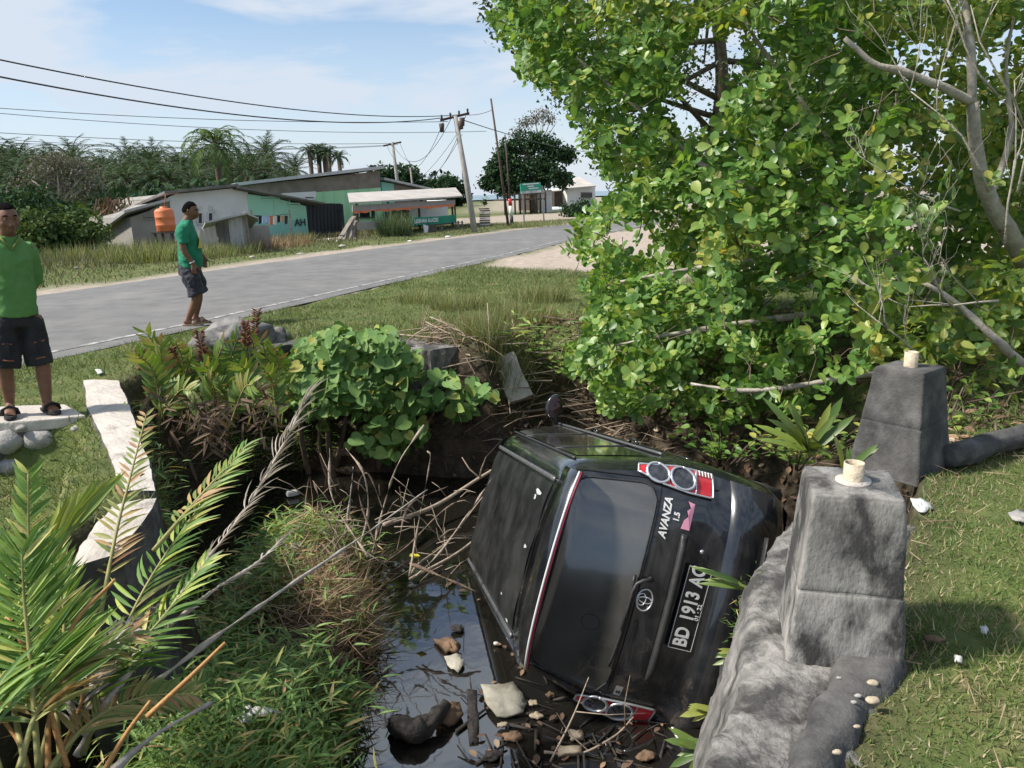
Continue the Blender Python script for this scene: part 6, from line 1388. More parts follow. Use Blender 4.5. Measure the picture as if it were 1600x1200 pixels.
def window(pl, x0, y0, x1, y1, m_frame, m_pane, parent, out=.02, nb=1):
    c = [pl.p(x0, y0, out), pl.p(x1, y0, out), pl.p(x1, y1, out), pl.p(x0, y1, out)]
    mb = MB()
    for i in range(4): mb.bar(c[i], c[(i + 1) % 4], .06, .06)
    w = mb.build('window', m_frame, parent); mb = MB(); mb.prism([q - pl.n * .01 for q in c], -pl.n * .02); mb.build('pane', m_pane, w); return w
m_wallw = mat('white_wall', (.62, .61, .60), (.72, .71, .70), .9, .8, .2, 20, c3=(.34, .33, .32), p3=(.58, .75), s3=.7)
m_block = mat('grey_block_wall', (.235, .22, .20), (.31, .295, .27), .95, 1.5, .5, 18)
m_green = mat('mint_wall', (.27, .56, .40), (.33, .62, .46), .9, .7, .2, 18, c3=(.33, .50, .40), p3=(.6, .78), s3=.9)
m_teal = mat('turquoise_wall', (.20, .46, .40), (.25, .52, .45), .9, .7)
m_lgreen = mat('pale_green_wall', (.32, .58, .34), (.38, .63, .40), .9, .6, .2, 18)
m_band = mat('bare_block_band', (.16, .135, .115), (.225, .195, .17), .95, 2.2, .5, 20)
m_zinc = mat('zinc_sheet', (.34, .34, .35), (.46, .46, .46), .5, 1.4, .2, 14, metal=.3)
m_zincd = mat('rusty_dark_sheet', (.10, .09, .085), (.19, .175, .165), .7, 1.6, .3, 14)
m_asbest = mat('fibre_cement_sheet', (.40, .365, .335), (.50, .46, .42), .9, 1.2, .3, 12, c3=(.28, .25, .23), p3=(.6, .75), s3=2)
m_gate = mat('dark_gate_sheet', (.008, .012, .020), (.018, .024, .034), .55, 2)
m_pane = mat('dark_window_pane', (.012, .014, .018), rough_=.2)
m_wood = mat('grey_wood', (.17, .145, .12), (.27, .235, .20), .9, 6, .4, 30)
m_woodd = mat('dark_wood', (.045, .035, .028), (.09, .07, .055), .9, 6, .4, 30)
m_orange = mat('orange_tank', (.52, .135, .045), (.60, .18, .065), .55, 3)
m_tarp = mat('orange_tarp', (.60, .14, .06), (.66, .20, .09), .8, 4)
m_banner = mat('green_banner', (.010, .22, .13), (.018, .27, .17), .7, 3)
m_pole = mat('pole_concrete', (.25, .235, .22), (.34, .32, .30), .9, 3, .3, 20)
m_iron = mat('rusted_iron', (.045, .030, .026), (.10, .06, .045), .8, 4)
m_wire = mat('wire_black', (.03, .03, .033), rough_=.7)
def corrugated(pl, x0, y0, x1, y1, xb0, yb0, xb1, yb1, m, name, parent, out=0.0, step=.16, amp=.03):
    """vertical corrugated sheet between top line and bottom line"""
    A_, B_, C_, D_ = pl.p(x0, y0, out), pl.p(x1, y1, out), pl.p(xb1, yb1, out), pl.p(xb0, yb0, out); n = max(4, int((B_ - A_).length / step) * 2); g = [[], []]
    for i in range(n + 1):
        t = i / n; o_ = pl.n * (amp * (1 if i % 2 else -1)); g[0].append(A_.lerp(B_, t) + o_); g[1].append(D_.lerp(C_, t) + o_)
    mb = MB(); mb.loft(g, False, False, False); return mb.build(name, m, parent)
# --- grey and white house with a mint side
PH = Plane2(200, 30.5, 478, 35.5)
h = empty('village_house', PH.base(PH.p(330, 340)), 'low house with white wall and grey block end behind the orange tank', 'house')
facade_wall(PH, [(203, 340), (232, 330), (266, 312), (266, 340)], 6, m_block, 'block_wall', h, -.05)
facade_wall(PH, [(264, 308), (275, 303), (366, 294), (387, 300)], .05, m_wallw, 'white_wall', h); facade_wall(PH, [(266, 309), (275, 304), (366, 295), (385, 301)], 6.5, m_block, 'block_body', h, -.06)
sheet(PH, (189, 333), (262, 313), 6.4, m_zinc, 'lean_to_roof', h, .45, .10, -1.3)
sheet(PH, (252, 303), (367, 291), 7.4, m_zincd, 'roof', h, .4, .10, -.9)
for x in (313, 329):
    window(PH, x - 4, 332, x + 4, 350, m_wallw, m_pane, h); window(PH, x - 1.5, 322, x + 1.5, 328, m_wallw, m_pane, h)
window(PH, 226, 338, 246, 342, m_block, m_pane, h, -.03)
g_ = empty('mint_house', PH.base(PH.p(430, 340)), 'mint green lean to house with faded lettering beside the dark gate', 'house')
facade_wall(PH, [(386, 303), (402, 305), (440, 312), (478, 322)], 6, m_green, 'wall', g_, .02)
facade_wall(PH, [(388, 346), (478, 343)], .04, m_teal, 'dado', g_, .05)
sheet(PH, (364, 294), (499, 319), 6.4, m_zincd, 'roof', g_, .5, .07, -.9)
for x0, x1 in ((409, 436), (450, 468)): window(PH, x0, 306 + (x0 - 400) * .24, x1, 309 + (x0 - 400) * .24, m_green, m_pane, g_, .03)
for x in (427, 452):
    mb = MB(); mb.bar(PH.p(x, 312, .03), PH.p(x + 1, 343, .03), .03, .02); mb.build('joint_strip', m_green, g_)
def facade_text(pl, body, px, py, size_px, m, name, parent, out=.05, width=1.0, bold=.02):
    cu = bpy.data.curves.new(name, 'FONT'); cu.body = body; cu.size = 1; cu.extrude = .01; cu.offset = bold; cu.resolution_u = 2
    ob = bpy.data.objects.new('tmp', cu); COL.objects.link(ob); bpy.context.view_layer.update(); me = bpy.data.meshes.new_from_object(ob.evaluated_get(bpy.context.evaluated_depsgraph_get())); bpy.data.objects.remove(ob)
    o_ = pl.p(px, py, out); k = size_px / F_PX * (o_ - CAM).length / .7; M_ = Matrix((pl.d * k * width, Vector((0, 0, k)), pl.n * k)).transposed()
    for v in me.vertices: v.co = M_ @ v.co + o_
    me.name = name; return link(name, me, m, parent)
facade_text(PH, 'AH', 461, 353, 10, m_gate, 'wall_lettering', g_, .10, .9)
# gate
gt = empty('sheet_gate', PH.base(PH.p(505, 340)), 'tall dark corrugated sheet gate between the mint house and the warehouse', 'gate')
PG = Plane2(478, 35.6, 534, 37.4)
corrugated(PG, 478, 317, 534, 318, 479, 369, 536, 362, m_gate, 'sheet', gt, 0, .2, .04)
for x in (478, 506, 534):
    mb = MB(); q = PG.p(x, 319, -.08); mb.bar(q, PG.base(q), .10, .08); mb.build('gate_post', m_gate, gt)
# corrugated shed in front
PS = Plane2(312, 25.6, 395, 26.4)
sh_ = empty('sheet_shed', PS.base(PS.p(360, 360)), 'small rusty corrugated sheet shed among dry grass', 'shed')
corrugated(PS, 336, 345, 356, 341, 345, 390, 362, 390, m_zincd, 'sheet', sh_, 0, .14, .025); corrugated(PS, 356, 341, 381, 337, 362, 390, 387, 388, m_zinc, 'sheet', sh_, .03, .14, .025)
corrugated(PS, 308, 360, 336, 352, 311, 394, 343, 390, m_asbest, 'fence_sheet', sh_, .06, .12, .02)
sheet(PS, (318, 349), (384, 334), 2.6, m_zinc, 'roof', sh_, .4, .06, -.7); sheet(PS, (380, 333), (402, 342), 2.4, m_zinc, 'awning', sh_, .2, .05, -.6)
facade_wall(PS, [(382, 352), (420, 352)], .12, m_block, 'low_block_wall', sh_, -1.2)
mb = MB(); q = PS.p(384, 338, .1); mb.bar(q, PS.base(q), .08); mb.build('corner_post', m_wood, sh_)
# washing on a line
wl_ = empty('washing_line', PH.base(PH.p(430, 360), 0), 'washing hung on a line before the mint wall', 'washing')
PW = Plane2(395, 31, 455, 32)
for x in (392, 452):
    mb = MB(); q = PW.p(x, 328); mb.bar(q, PW.base(q), .06); mb.build('line_pole', m_wood, wl_)
mb = MB(); mb.tube([PW.p(392, 336), PW.p(420, 338), PW.p(452, 334)], .012, 5); mb.build('line', m_wire, wl_)
cl_cols = [(.012, .013, .018), (.02, .02, .03), (.35, .45, .62), (.30, .42, .6), (.55, .16, .10), (.6, .55, .5), (.02, .02, .025), (.5, .25, .12), (.03, .03, .035)]
for k, c_ in enumerate(cl_cols):
    x0 = 398 + k * 5.8; q = [PW.p(x0, 337), PW.p(x0 + 5, 337), PW.p(x0 + 4.6, 347 + (k * 7) % 6), PW.p(x0 + .3, 346 + (k * 5) % 7)]; mb = MB(); mb.prism(q, PW.n * .02); mb.build('garment', mat('cloth_%d' % k, c_, rough_=.9), wl_)
# orange water tank on a wooden stand
tk = at(258, 344, 28.6); tk_root = empty('water_tank', (tk.x, tk.y, 0), 'orange plastic water tank on a wooden stand beside the grey house', 'water tank')
mb = MB(); n = 24; rr = []; r0 = .335
for z, r in [(-.40, .96), (-.38, 1), (-.2, 1), (-.19, 1.02), (-.16, 1.02), (-.15, 1), (.08, 1), (.09, 1.02), (.12, 1.02), (.13, 1), (.30, 1), (.36, .93), (.41, .72), (.43, .40), (.47, .38), (.49, .3)]: rr.append([Vector((tk.x + math.cos(2 * PI * k / n) * r0 * r, tk.y + math.sin(2 * PI * k / n) * r0 * r, tk.z + z)) for k in range(n)])
mb.loft(rr, True, True, True); mb.build('tank', m_orange, tk_root)
mb = MB(); mb.tube([tk + Vector((.05, 0, .45)), tk + Vector((.10, .1, .9)), tk + Vector((.3, .8, .95))], .02, 6); mb.build('pipe', m_rust, tk_root)
for sx in (-.3, .3):
    for sy in (-.3, .3):
        mb = MB(); mb.bar((tk.x + sx, tk.y + sy, -.1), (tk.x + sx, tk.y + sy, tk.z - .41), .08); mb.build('stand_leg', m_woodd, tk_root)
mb = MB(); mb.box((tk.x, tk.y, tk.z - .44), (.8, .8, .06)); mb.build('stand_top', m_woodd, tk_root)
# --- warehouse
PB = Plane2(370, 41, 594, 44)
wh_ = empty('warehouse', PB.base(PB.p(540, 330)), 'long pale green warehouse with bare block band below its roof', 'warehouse')
facade_wall(PB, [(372, 306), (480, 301), (595, 293)], 9, m_lgreen, 'wall', wh_)
facade_wall(PB, [(372, 291), (470, 281), (594, 267)], 9, m_band, 'block_band', wh_, .02, bottoms=[(372, 306), (480, 301), (594, 293)])
facade_wall(PB, [(440, 302), (494, 299)], .05, m_wallw, 'white_patch', wh_, .06, bottoms=[(440, 316), (494, 312)])
sheet(PB, (366, 291), (597, 264), 9.4, m_zinc, 'roof', wh_, .5, .16)
window(PB, 476, 307, 491, 311, m_wallw, m_pane, wh_, .12); window(PB, 559, 326, 585, 340, m_woodd, m_pane, wh_, .04)
for k in range(5):
    x = 505 + k * 18; mb = MB(); mb.bar(PB.p(x, 299 - k, .03), PB.base(PB.p(x, 320, .03)), .08, .03); mb.build('pilaster', m_lgreen, wh_)
PA_ = Plane2(594, 46, 668, 48.5)
an = empty('warehouse_annex', PA_.base(PA_.p(630, 330)), 'low annex with sloping roof at the right end of the warehouse', 'house')
facade_wall(PA_, [(596, 284), (615, 287)], 6, m_teal, 'wall', an, .0); facade_wall(PA_, [(615, 287), (666, 298)], 6, m_band, 'block_wall', an, -.04)
sheet(PA_, (594, 281), (668, 297), 6, m_zinc, 'roof', an, .4, .12)
facade_wall(PA_, [(650, 318), (698, 312)], 3, m_wallw, 'white_lean_to', an, .3)
# --- roadside stall
PT_ = Plane2(552, 33.8, 712, 41.0)
stl = empty('roadside_stall', PT_.base(PT_.p(630, 340)), 'open roadside stall with pale sheet roof, orange tarp edge and green banner', 'stall')
e0, e1 = PT_.p(546, 319, .5), PT_.p(723, 308, .5); r0_, r1_ = PT_.p(543, 304, -1.3), PT_.p(712, 295, -1.3); mb = MB(); mb.prism([e0, e1, r1_, r0_], (0, 0, .07)); mb.build('roof', m_asbest, stl)
bk0, bk1 = PT_.p(545, 318, -3.2), PT_.p(718, 307, -3.2); mb = MB(); mb.prism([r0_, r1_, bk1, bk0], (0, 0, .07)); mb.build('roof', m_asbest, stl)
facade_wall(PT_, [(551, 321), (711, 312)], .04, mat('stall_fascia', (.30, .265, .25), (.37, .33, .31), .9, 2), 'fascia', stl, .30, bottoms=[(551, 331), (711, 320)])
g = [[], []]
for i in range(41):
    t = i / 40; x = 552 + t * 158; yt = 331 - 11 * t; sag = 2.2 + 1.4 * math.sin(t * 22) * math.sin(t * 7) + .8 * math.sin(t * 60); g[0].append(PT_.p(x, yt - 1, .33)); g[1].append(PT_.p(x, yt + sag, .36 + .05 * math.sin(i * 1.7)))
mb = MB(); mb.loft(g, False, False, True); mb.build('tarp_edge', m_tarp, stl)
for x, yb in ((553, 374), (602, 368), (654, 362), (706, 354)):
    mb = MB(); q = PT_.p(x, 322 - (x - 553) * .06, .15); mb.bar(q, PT_.base(q), .10); mb.build('post', m_woodd, stl)
    mb = MB(); q = PT_.p(x + 4, 318 - (x - 553) * .06, -2.8); mb.bar(q, PT_.base(q), .10); mb.build('post', m_woodd, stl)
facade_wall(PT_, [(556, 347), (606, 344)], .05, m_asbest, 'counter_panel', stl, .05, bottoms=[(556, 360), (606, 357)])
facade_wall(PT_, [(642, 352), (708, 347)], .5, m_wood, 'bench', stl, .1, bottoms=[(642, 355), (708, 350)])
facade_wall(PT_, [(634, 327), (700, 320)], .05, m_wallw, 'back_sheet', stl, -2.6, bottoms=[(634, 347), (700, 338)])
facade_wall(PT_, [(612, 328), (640, 326)], .05, m_woodd, 'shelf_back', stl, -2.4, bottoms=[(612, 345), (640, 342)])
# banner with sagging edges
g = [[], []]
for i in range(21):
    t = i / 20; x = 640 + 72 * t; g[0].append(PT_.p(x, 339 - 4 * t + 1.5 * math.sin(t * 3.1), .30 + .03 * math.sin(i))); g[1].append(PT_.p(x, 352 - 5 * t + 1.2 * math.sin(t * 3.1), .30 + .04 * math.sin(i * 1.3)))
mb = MB(); mb.loft(g, False, False, True); bn = mb.build('banner', m_banner, stl)
facade_text(PT_, 'LESEHAN ALAZIZI', 648, 349.0, 5.5, m_wtext, 'banner_lettering', bn, .40, 1.02, .03)
for (x, yt, yb, m_) in [(680, 352, 366, m_wood), (690, 350, 364, m_wood), (716, 345, 360, m_wood), (722, 345, 360, m_wood)]:
    mb = MB(); q = PT_.p(x, yt, .8); mb.bar(q, PT_.base(q), .09); mb.build('bench_leg', m_, stl)
# leaning planks and rubble at the stall's end
lp = empty('leaning_planks', gz(545, 372), 'grey boards leaning against the left end of the stall', 'planks')
for a, b in (((530, 374), (551, 340)), ((540, 376), (553, 338)), ((547, 378), (556, 345)), ((534, 368), (548, 347))):
    mb = MB(); mb.bar(PT_.p(a[0], a[1], .7), PT_.p(b[0], b[1], .25), .18, .04); mb.build('plank', m_wood, lp)
sb_ = empty('chalk_board', PT_.base(PT_.p(668, 362)), 'small leaning board stand in front of the stall banner', 'board')
mb = MB(); mb.prism([PT_.p(661, 351, 1.2), PT_.p(668, 353, 1.0), PT_.p(667, 368, 1.2), PT_.p(663, 367, 1.4)], PT_.n * .05); mb.build('panel', m_wallw, sb_); mb = MB(); mb.prism([PT_.p(668, 352, .9), PT_.p(680, 350, .8), PT_.p(680, 363, .9), PT_.p(668, 367, 1.0)], PT_.n * .05); mb.build('panel', m_woodd, sb_)
# --- poles
def pole(name, base, top, r0, r1, m, label, group, n=10):
    root = empty(name, base, label, 'pole', group); mb = MB(); mb.tube([base - Vector((0, 0, .3)), base.lerp(top, .5), top], [r0, (r0 + r1) / 2, r1], n); mb.build('shaft', m, root); return root
b = gz(743, 363); t_ = at(711, 180, 35.6); ep = pole('power_pole', b, t_, .15, .10, m_pole, 'leaning concrete power pole with crossarm beside the stall', 'poles along the road')
xa, xb = at(688, 188, 35.4), at(733, 177, 35.8); mb = MB(); mb.bar(xa, xb, .10, .10); mb.build('crossarm', m_iron, ep)
for f in (.05, .35, .65, .95):
    c = xa.lerp(xb, f); mb = MB(); mb.tube([c, c + Vector((0, 0, .18)), c + Vector((0, 0, .22))], [.03, .05, .02], 8); mb.build('insulator', m_woodd, ep)
for px_, py_ in ((690, 193), (720, 189), (722, 184)):
    c = at(px_, py_, 35.4); mb = MB(); mb.tube([c, c + Vector((0, 0, -.35))], [.12, .09], 8); mb.build('drop_clamp', m_iron, ep)
mb = MB(); c = at(726, 272, 35.4); mb.box(c, (.22, .2, .45)); mb.build('cable_box', m_iron, ep)
b = gz(795, 353); t_ = at(767, 154, 41.0); tp = pole('thin_pole', b, t_, .075, .045, m_iron, 'tall thin rusty pole leaning left beside the sign', 'poles along the road', 8)
b = gz(800, 352); t_ = at(789, 210, 41.4); sp_ = pole('striped_pole', b, t_, .06, .03, m_iron, 'shorter dark pole with red and white painted foot', 'poles along the road', 8)
for f0, f1, m_ in ((.0, .10, m_gate), (.10, .22, m_white), (.22, .30, m_red)):
    mb = MB(); mb.tube([b.lerp(t_, f0), b.lerp(t_, f1)], .10, 10); mb.build('paint_band', m_, sp_)
b = at(625, 292, 62); b.z = 0; t_ = at(613, 222, 62); p3_ = pole('power_pole', b, t_, .16, .11, m_pole, 'distant power pole with crossarm above the warehouse annex', 'poles along the road')
mb = MB(); mb.bar(at(599, 228, 62), at(627, 222, 62), .12, .12); mb.build('crossarm', m_iron, p3_)
for (px_, py_, Y, lab) in ((641, 262, 95, 'tiny far pole above the trees beside the annex roof'), (651, 271, 110, 'farthest tiny pole right of the annex roof')):
    t_ = at(px_, py_, Y); b = Vector((t_.x + .3, t_.y, 0)); q = pole('power_pole', b, t_, .13, .1, m_pole, lab, 'poles along the road', 6); mb = MB(); mb.bar(t_ + Vector((-.7, 0, -.15)), t_ + Vector((.7, 0, -.15)), .1); mb.build('crossarm', m_iron, q)
# --- wires
def wire(a, b, sag, r, label):
    n = 24; P = [a.lerp(b, i / n) - Vector((0, 0, 4 * sag * (i / n) * (1 - i / n))) for i in range(n + 1)]; mb = MB(); mb.tube(P, r, 4); tag(mb.build('power_line', m_wire, fix=False), label, 'wire', 'overhead power lines')
A0, A1 = at(692, 184, 35.4), at(722, 179, 35.7)
wire(at(-120, 68, 15), A1, .5, .016, 'topmost power line sweeping down to the leaning pole'); wire(at(-120, 96, 15), A0, .55, .018, 'second highest power line sweeping down to the leaning pole')
wire(at(-120, 160, 30), at(700, 190, 36), .25, .012, 'thin power line crossing above the palm grove'); wire(at(-120, 166, 32), at(760, 205, 44), .4, .012, 'thin sagging power line behind the upper pair')
wire(at(-120, 200, 42), at(612, 224, 62), .3, .016, 'upper of the low wires over the palm grove'); wire(at(-120, 208, 42), at(604, 228, 62), .5, .014, 'middle of the low wires over the palm grove'); wire(at(-120, 216, 40), at(622, 226, 62), .4, .014, 'lowest wire over the palm grove')
wire(at(613, 224, 62), at(705, 185, 35.6), 1.6, .016, 'wire dipping between the two crossarm poles'); wire(at(605, 228, 62), at(694, 187, 35.5), 2.0, .014, 'slack wire looping between the two crossarm poles'); wire(at(625, 224, 62), at(728, 180, 35.8), 2.6, .014, 'slackest wire between the two crossarm poles')
wire(A1, at(768, 172, 41), .1, .012, 'short wire from the leaning pole to the thin pole'); wire(at(720, 200, 35.5), at(640, 290, 48), .3, .012, 'service wire running from the pole to the annex'); wire(at(722, 210, 35.5), at(660, 290, 50), .3, .012, 'service wire running from the pole to the annex roof end')
wire(at(722, 187, 36), at(1000, 235, 90), .8, .02, 'wire passing behind the dark round tree')
# --- sign
PSg = Plane2(814, 40.6, 850, 41.6)
sg = empty('green_sign', PSg.base(PSg.p(832, 320)), 'green and white sign board on two posts beside the road', 'sign')
for x in (817.5, 848.5):
    mb = MB(); q = PSg.p(x - 1.5, 290, -.05); q2 = PSg.base(PSg.p(x + 1.5, 340, -.05)); mb.bar(q, q2, .07); mb.build('sign_post', m_pole, sg)
facade_wall(PSg, [(813, 287), (845, 284.5)], .05, mat('sign_green', (.02, .30, .19), (.03, .34, .22), .5, 3), 'board', sg, .0, bottoms=[(814.5, 303), (846, 300.5)])
facade_wall(PSg, [(814.3, 299), (845.6, 296.5)], .02, m_wallw, 'white_strip', sg, .02, bottoms=[(814.5, 303), (846, 300.5)])
for (xa_, xb_, y) in ((817, 842, 288.6), (824, 834, 292.3), (826, 841, 295.8)):
    yy = y - (xa_ - 813) * .078; facade_wall(PSg, [(xa_, yy - .9), (xb_, yy - .9 - (xb_ - xa_) * .078)], .01, m_wtext, 'lettering', sg, .03, bottoms=[(xa_, yy + .9), (xb_, yy + .9 - (xb_ - xa_) * .078)])
# --- pallet stack and plant pot
ps = empty('slat_stack', gz(758, 352), 'stack of pale wooden slats beside the thin poles', 'wood stack'); c = gz(758, 352)
for k in range(9):
    mb = MB(); mb.box((c.x + .02 * math.sin(k * 3), c.y, .05 + k * .105), (.55, .55, .07), Matrix.Rotation(.1 * math.sin(k * 2), 3, 'Z')); mb.build('slat', m_wood if k % 3 else m_wallw, ps)
leafy_plant('potted_plant', (c.x, c.y, 1.0), .3, .45, 8, T_OVA, .2, m_leaf_dark, 'small dark plant on top of the slat stack')
# --- far right house, hut and odds and ends
PR_ = Plane2(868, 74, 932, 78)
rh = empty('shore_house', PR_.base(PR_.p(900, 300)), 'small grey shore house with pale sheet roof right of the dark tree', 'house')
facade_wall(PR_, [(886, 296), (930, 292)], 6, m_wallw, 'wall', rh); a_ = [PR_.p(866, 290, -3), PR_.p(905, 278, -3), PR_.p(931, 292, .6), PR_.p(884, 296, .6)]; mb = MB(); mb.prism(a_, (0, 0, .12)); mb.build('roof', m_asbest, rh)
facade_wall(PR_, [(866, 300), (886, 296)], 5, m_woodd, 'open_porch', rh, -.6); mb = MB(); mb.prism([PR_.p(865, 293, 1.5), PR_.p(886, 296, 1.5), PR_.p(884, 292, -.5), PR_.p(866, 290, -.5)], (0, 0, .08)); mb.build('porch_roof', m_asbest, rh)
window(PR_, 909, 301, 925, 309, m_wood, m_pane, rh, .1)
PU_ = Plane2(786, 62, 856, 64)
ht = empty('open_hut', PU_.base(PU_.p(820, 310)), 'dark open wooden hut in the shade under the round tree', 'hut')
for k in range(9):
    mb = MB(); q = PU_.p(788 + k * 8, 299, (k % 2) * -1.2); mb.bar(q, PU_.base(q), .14); mb.build('post', m_woodd, ht)
facade_wall(PU_, [(787, 311), (852, 309)], 1.6, m_woodd, 'deck', ht, 0, bottoms=[(787, 314), (852, 312)]); facade_wall(PU_, [(790, 303), (850, 301)], .05, m_woodd, 'rail', ht, .05, bottoms=[(790, 305), (850, 303)])
facade_wall(PU_, [(842, 298), (862, 296)], .1, m_wallw, 'back_wall', ht, -2)
mb = MB(); c = gz(936, 327); mb.box((c.x, c.y, .2), (2.2, .35, .5)); o = mb.build('low_wall', m_wallw, bevel=.03); tag(o, 'short pale concrete wall beyond the road near the bush', 'wall')
c = gz(868, 330); mb = MB(); mb.sphere((c.x, c.y, .12), (1.1, .4, .25), 14, 8); o = mb.build('boat_hull', mat('pale_hull', (.5, .56, .58), (.6, .64, .64), .6, 2)); rough(o.data, .1, 2, 3); tag(o, 'small pale boat hull lying on the grass behind the sign', 'boat')
# ================================================================== background trees
def crown_leaves(cents, rad, n, size, m, root, T=T_OVA, flat=.75, name='crown', gap=.35, per=10, spread=.22):
    """leaf clumps spread through blobs, with gaps"""
    out = []
    for c, r in zip(cents, rad):
        v = rand_dir(n) * (RNG.random(n) ** .45)[:, None] * np.array([r, r, r * flat]); p = np.array(c) + v; g = np.array([mnoise.noise(Vector(q) * (1.6 / r)) for q in p]); out.append(p[g > -gap])
    P = np.concatenate(out); idx = np.repeat(np.arange(len(P)), per); pos = P[idx] + RNG.normal(size=(len(idx), 3)) * spread; d = rand_dir(len(idx)); d[:, 2] -= .2
    o = stuff_mesh(name, T, d, rand_dir(len(idx), 1.2), pos, RNG.uniform(.7, 1.3, len(idx)) * size, m, root); o['kind'] = 'stuff'; return o
m_leaf_far = mat('leaf_far_dark', (.1, .2, .03), rough_=.8, spec=.12, transl=.18, scale=.25, isl=[(0, (.018, .045, .022)), (.6, (.032, .068, .028)), (1, (.065, .11, .040))])
m_leaf_mid = mat('leaf_mid_green', (.1, .2, .03), rough_=.8, spec=.12, transl=.2, scale=.3, isl=[(0, (.045, .085, .028)), (.6, (.080, .125, .040)), (1, (.14, .18, .06))])
m_leaf_grey = mat('leaf_greyish', (.1, .2, .03), rough_=.8, transl=.15, scale=.4, isl=[(0, (.10, .10, .070)), (.6, (.16, .15, .105)), (1, (.24, .21, .16))])
def round_tree():
    b = gz(818, 322); root = empty('round_tree', b, 'dark spreading tree with layered crown behind the green sign', 'tree'); Y = 66; b = Vector((at(835, 315, Y).x, Y, 0)); LOCS[root.name]
    mb = MB(); C_ = catmull([b, at(833, 280, Y), at(826, 250, Y), at(815, 228, Y)], 5); mb.tube(C_, list(np.linspace(.30, .12, len(C_))), 9); mb.build('trunk', m_bark_d, root)
    pts = [(800, 235, 1.5), (826, 222, 1.5), (850, 228, 1.4), (805, 262, 1.5), (780, 272, 1.2), (765, 285, .9), (868, 242, 1.1), (886, 242, .7), (840, 255, 1.5), (858, 270, 1.2), (880, 280, .8), (815, 285, 1.3), (790, 292, 1.0), (840, 285, 1.1), (790, 245, 1.1), (772, 262, .7)]
    for px_, py_, r in pts:
        e = at(px_, py_, Y); mb = MB(); s = C_[min(len(C_) - 1, 4 + (px_ % 9))]; mb.tube([s, s.lerp(e, .5) + Vector((0, 0, -.1)), e], [.10, .07, .03], 6); mb.build('limb', m_bark_d, root)
    crown_leaves([at(p[0], p[1], Y + RNG.uniform(-.8, .8)) for p in pts], [p[2] for p in pts], 85, .30, m_leaf_far, root, flat=.62, per=9, spread=.2)
round_tree()
def sparse_tree():
    Y = 72; b = at(845, 300, Y); b.z = 0; root = empty('sparse_tree', b, 'thin airy tree showing above the dark round tree', 'tree'); rg_ = random.Random(4); mb = MB(); s = at(842, 225, Y); mb.tube([b, s, at(838, 200, Y)], [.18, .1, .04], 7)
    tips = [(822, 192), (835, 185), (850, 178), (862, 182), (870, 190), (815, 205), (845, 195), (866, 205)]
    for px_, py_ in tips: e = at(px_, py_, Y); mb.tube([s, s.lerp(e, .55) + Vector((.1, 0, -.1)), e], [.07, .045, .015], 5)
    mb.build('trunk', m_bark, root, fix=False); crown_leaves([at(p[0], p[1], Y) for p in tips[:3] + [(856, 186), (808, 208)]], [.7, .9, .8, .6, .6], 30, .20, m_leaf_grey, root, flat=.5, per=7)
sparse_tree()
def oil_palm_mesh(nf, L, droop, m_, trunk_h, seed, leaflets=18, stiff=.55, ll=.75):
    rg_ = np.random.default_rng(seed); parts = []; rach = MB()
    for k in range(nf):
        a = k * 2.39996; t = (k + .5) / nf; el = 1.45 - 1.75 * t + rg_.normal() * .08; Lk = L * (.75 + .3 * min(1, t * 1.6)) * rg_.uniform(.9, 1.08)
        h = np.array([math.cos(a), math.sin(a), 0]); P = [np.array([0, 0, trunk_h])]; e = el
        for s in range(4): e -= droop * (.18 + .22 * s) * .6; P.append(P[-1] + (h * math.cos(e) + np.array([0, 0, math.sin(e)])) * Lk / 4)
        parts.append(frond_leaflets([Vector(p) for p in P], leaflets, lambda q: ll * (1 - .5 * abs(q - .45) * 1.6), 1.0, .15, (0, 0, 1), .16, stiff, -.25)); rach.tube([Vector(p) for p in P], [.05, .04, .03, .02, .01], 4, cap=False)
    d, u, p, s = cat4(parts); V_, F_ = T_BLD; M3 = frames(d, u); sc3 = np.stack([np.full(len(s), .085), s, -s * .6], -1); VV = inst(V_, M3, p, sc3).reshape(-1, 3); me = me_np('crown', VV, inst_faces(F_, len(p), len(V_))); me.materials.append(m_)
    tr = MB(); tr.tube([(0, 0, -.4), (.05, 0, trunk_h * .5), (0, 0, trunk_h + .1)], [.32, .27, .30], 9); tm = tr.mesh('trunk'); tm.materials.append(m_bark_d); rm = rach.mesh('rachis'); rm.materials.append(m_rach_pal); return me, tm, rm
m_palm_far = mat('palm_far', (.1, .2, .03), rough_=.75, spec=.12, transl=.2, scale=.2, isl=[(0, (.022, .055, .030)), (.5, (.038, .080, .038)), (.85, (.065, .115, .048)), (1, (.17, .16, .08))])
m_palm_mid = mat('palm_mid', (.1, .2, .03), rough_=.75, spec=.12, transl=.25, scale=.3, isl=[(0, (.050, .10, .035)), (.5, (.085, .15, .045)), (1, (.15, .21, .07))])
m_rach_pal = mat('palm_rachis_far', (.10, .11, .045), (.16, .15, .07), .7, 4)
VAR = [oil_palm_mesh(26, 3.6, .9, m_palm_far, 5.6, 1), oil_palm_mesh(30, 3.3, 1.1, m_palm_far, 5.2, 2), oil_palm_mesh(24, 3.9, .8, m_palm_far, 6.0, 3)]
def place_palm(name, var, loc, s, rz, label, group, cat='palm'):
    root = empty(name, loc, label, cat, group, matrix=Matrix.Translation(Vector(loc)) @ Matrix.Rotation(rz, 4, 'Z') @ Matrix.Scale(s, 4)); me, tm, rm = var
    for nm, m_ in (('crown', me), ('trunk', tm), ('frond_stalks', rm)):
        o = bpy.data.objects.new(nm, m_); COL.objects.link(o); o.parent = root
        if nm == 'frond_stalks': o['kind'] = 'stuff'
    return root
rg_ = random.Random(12)
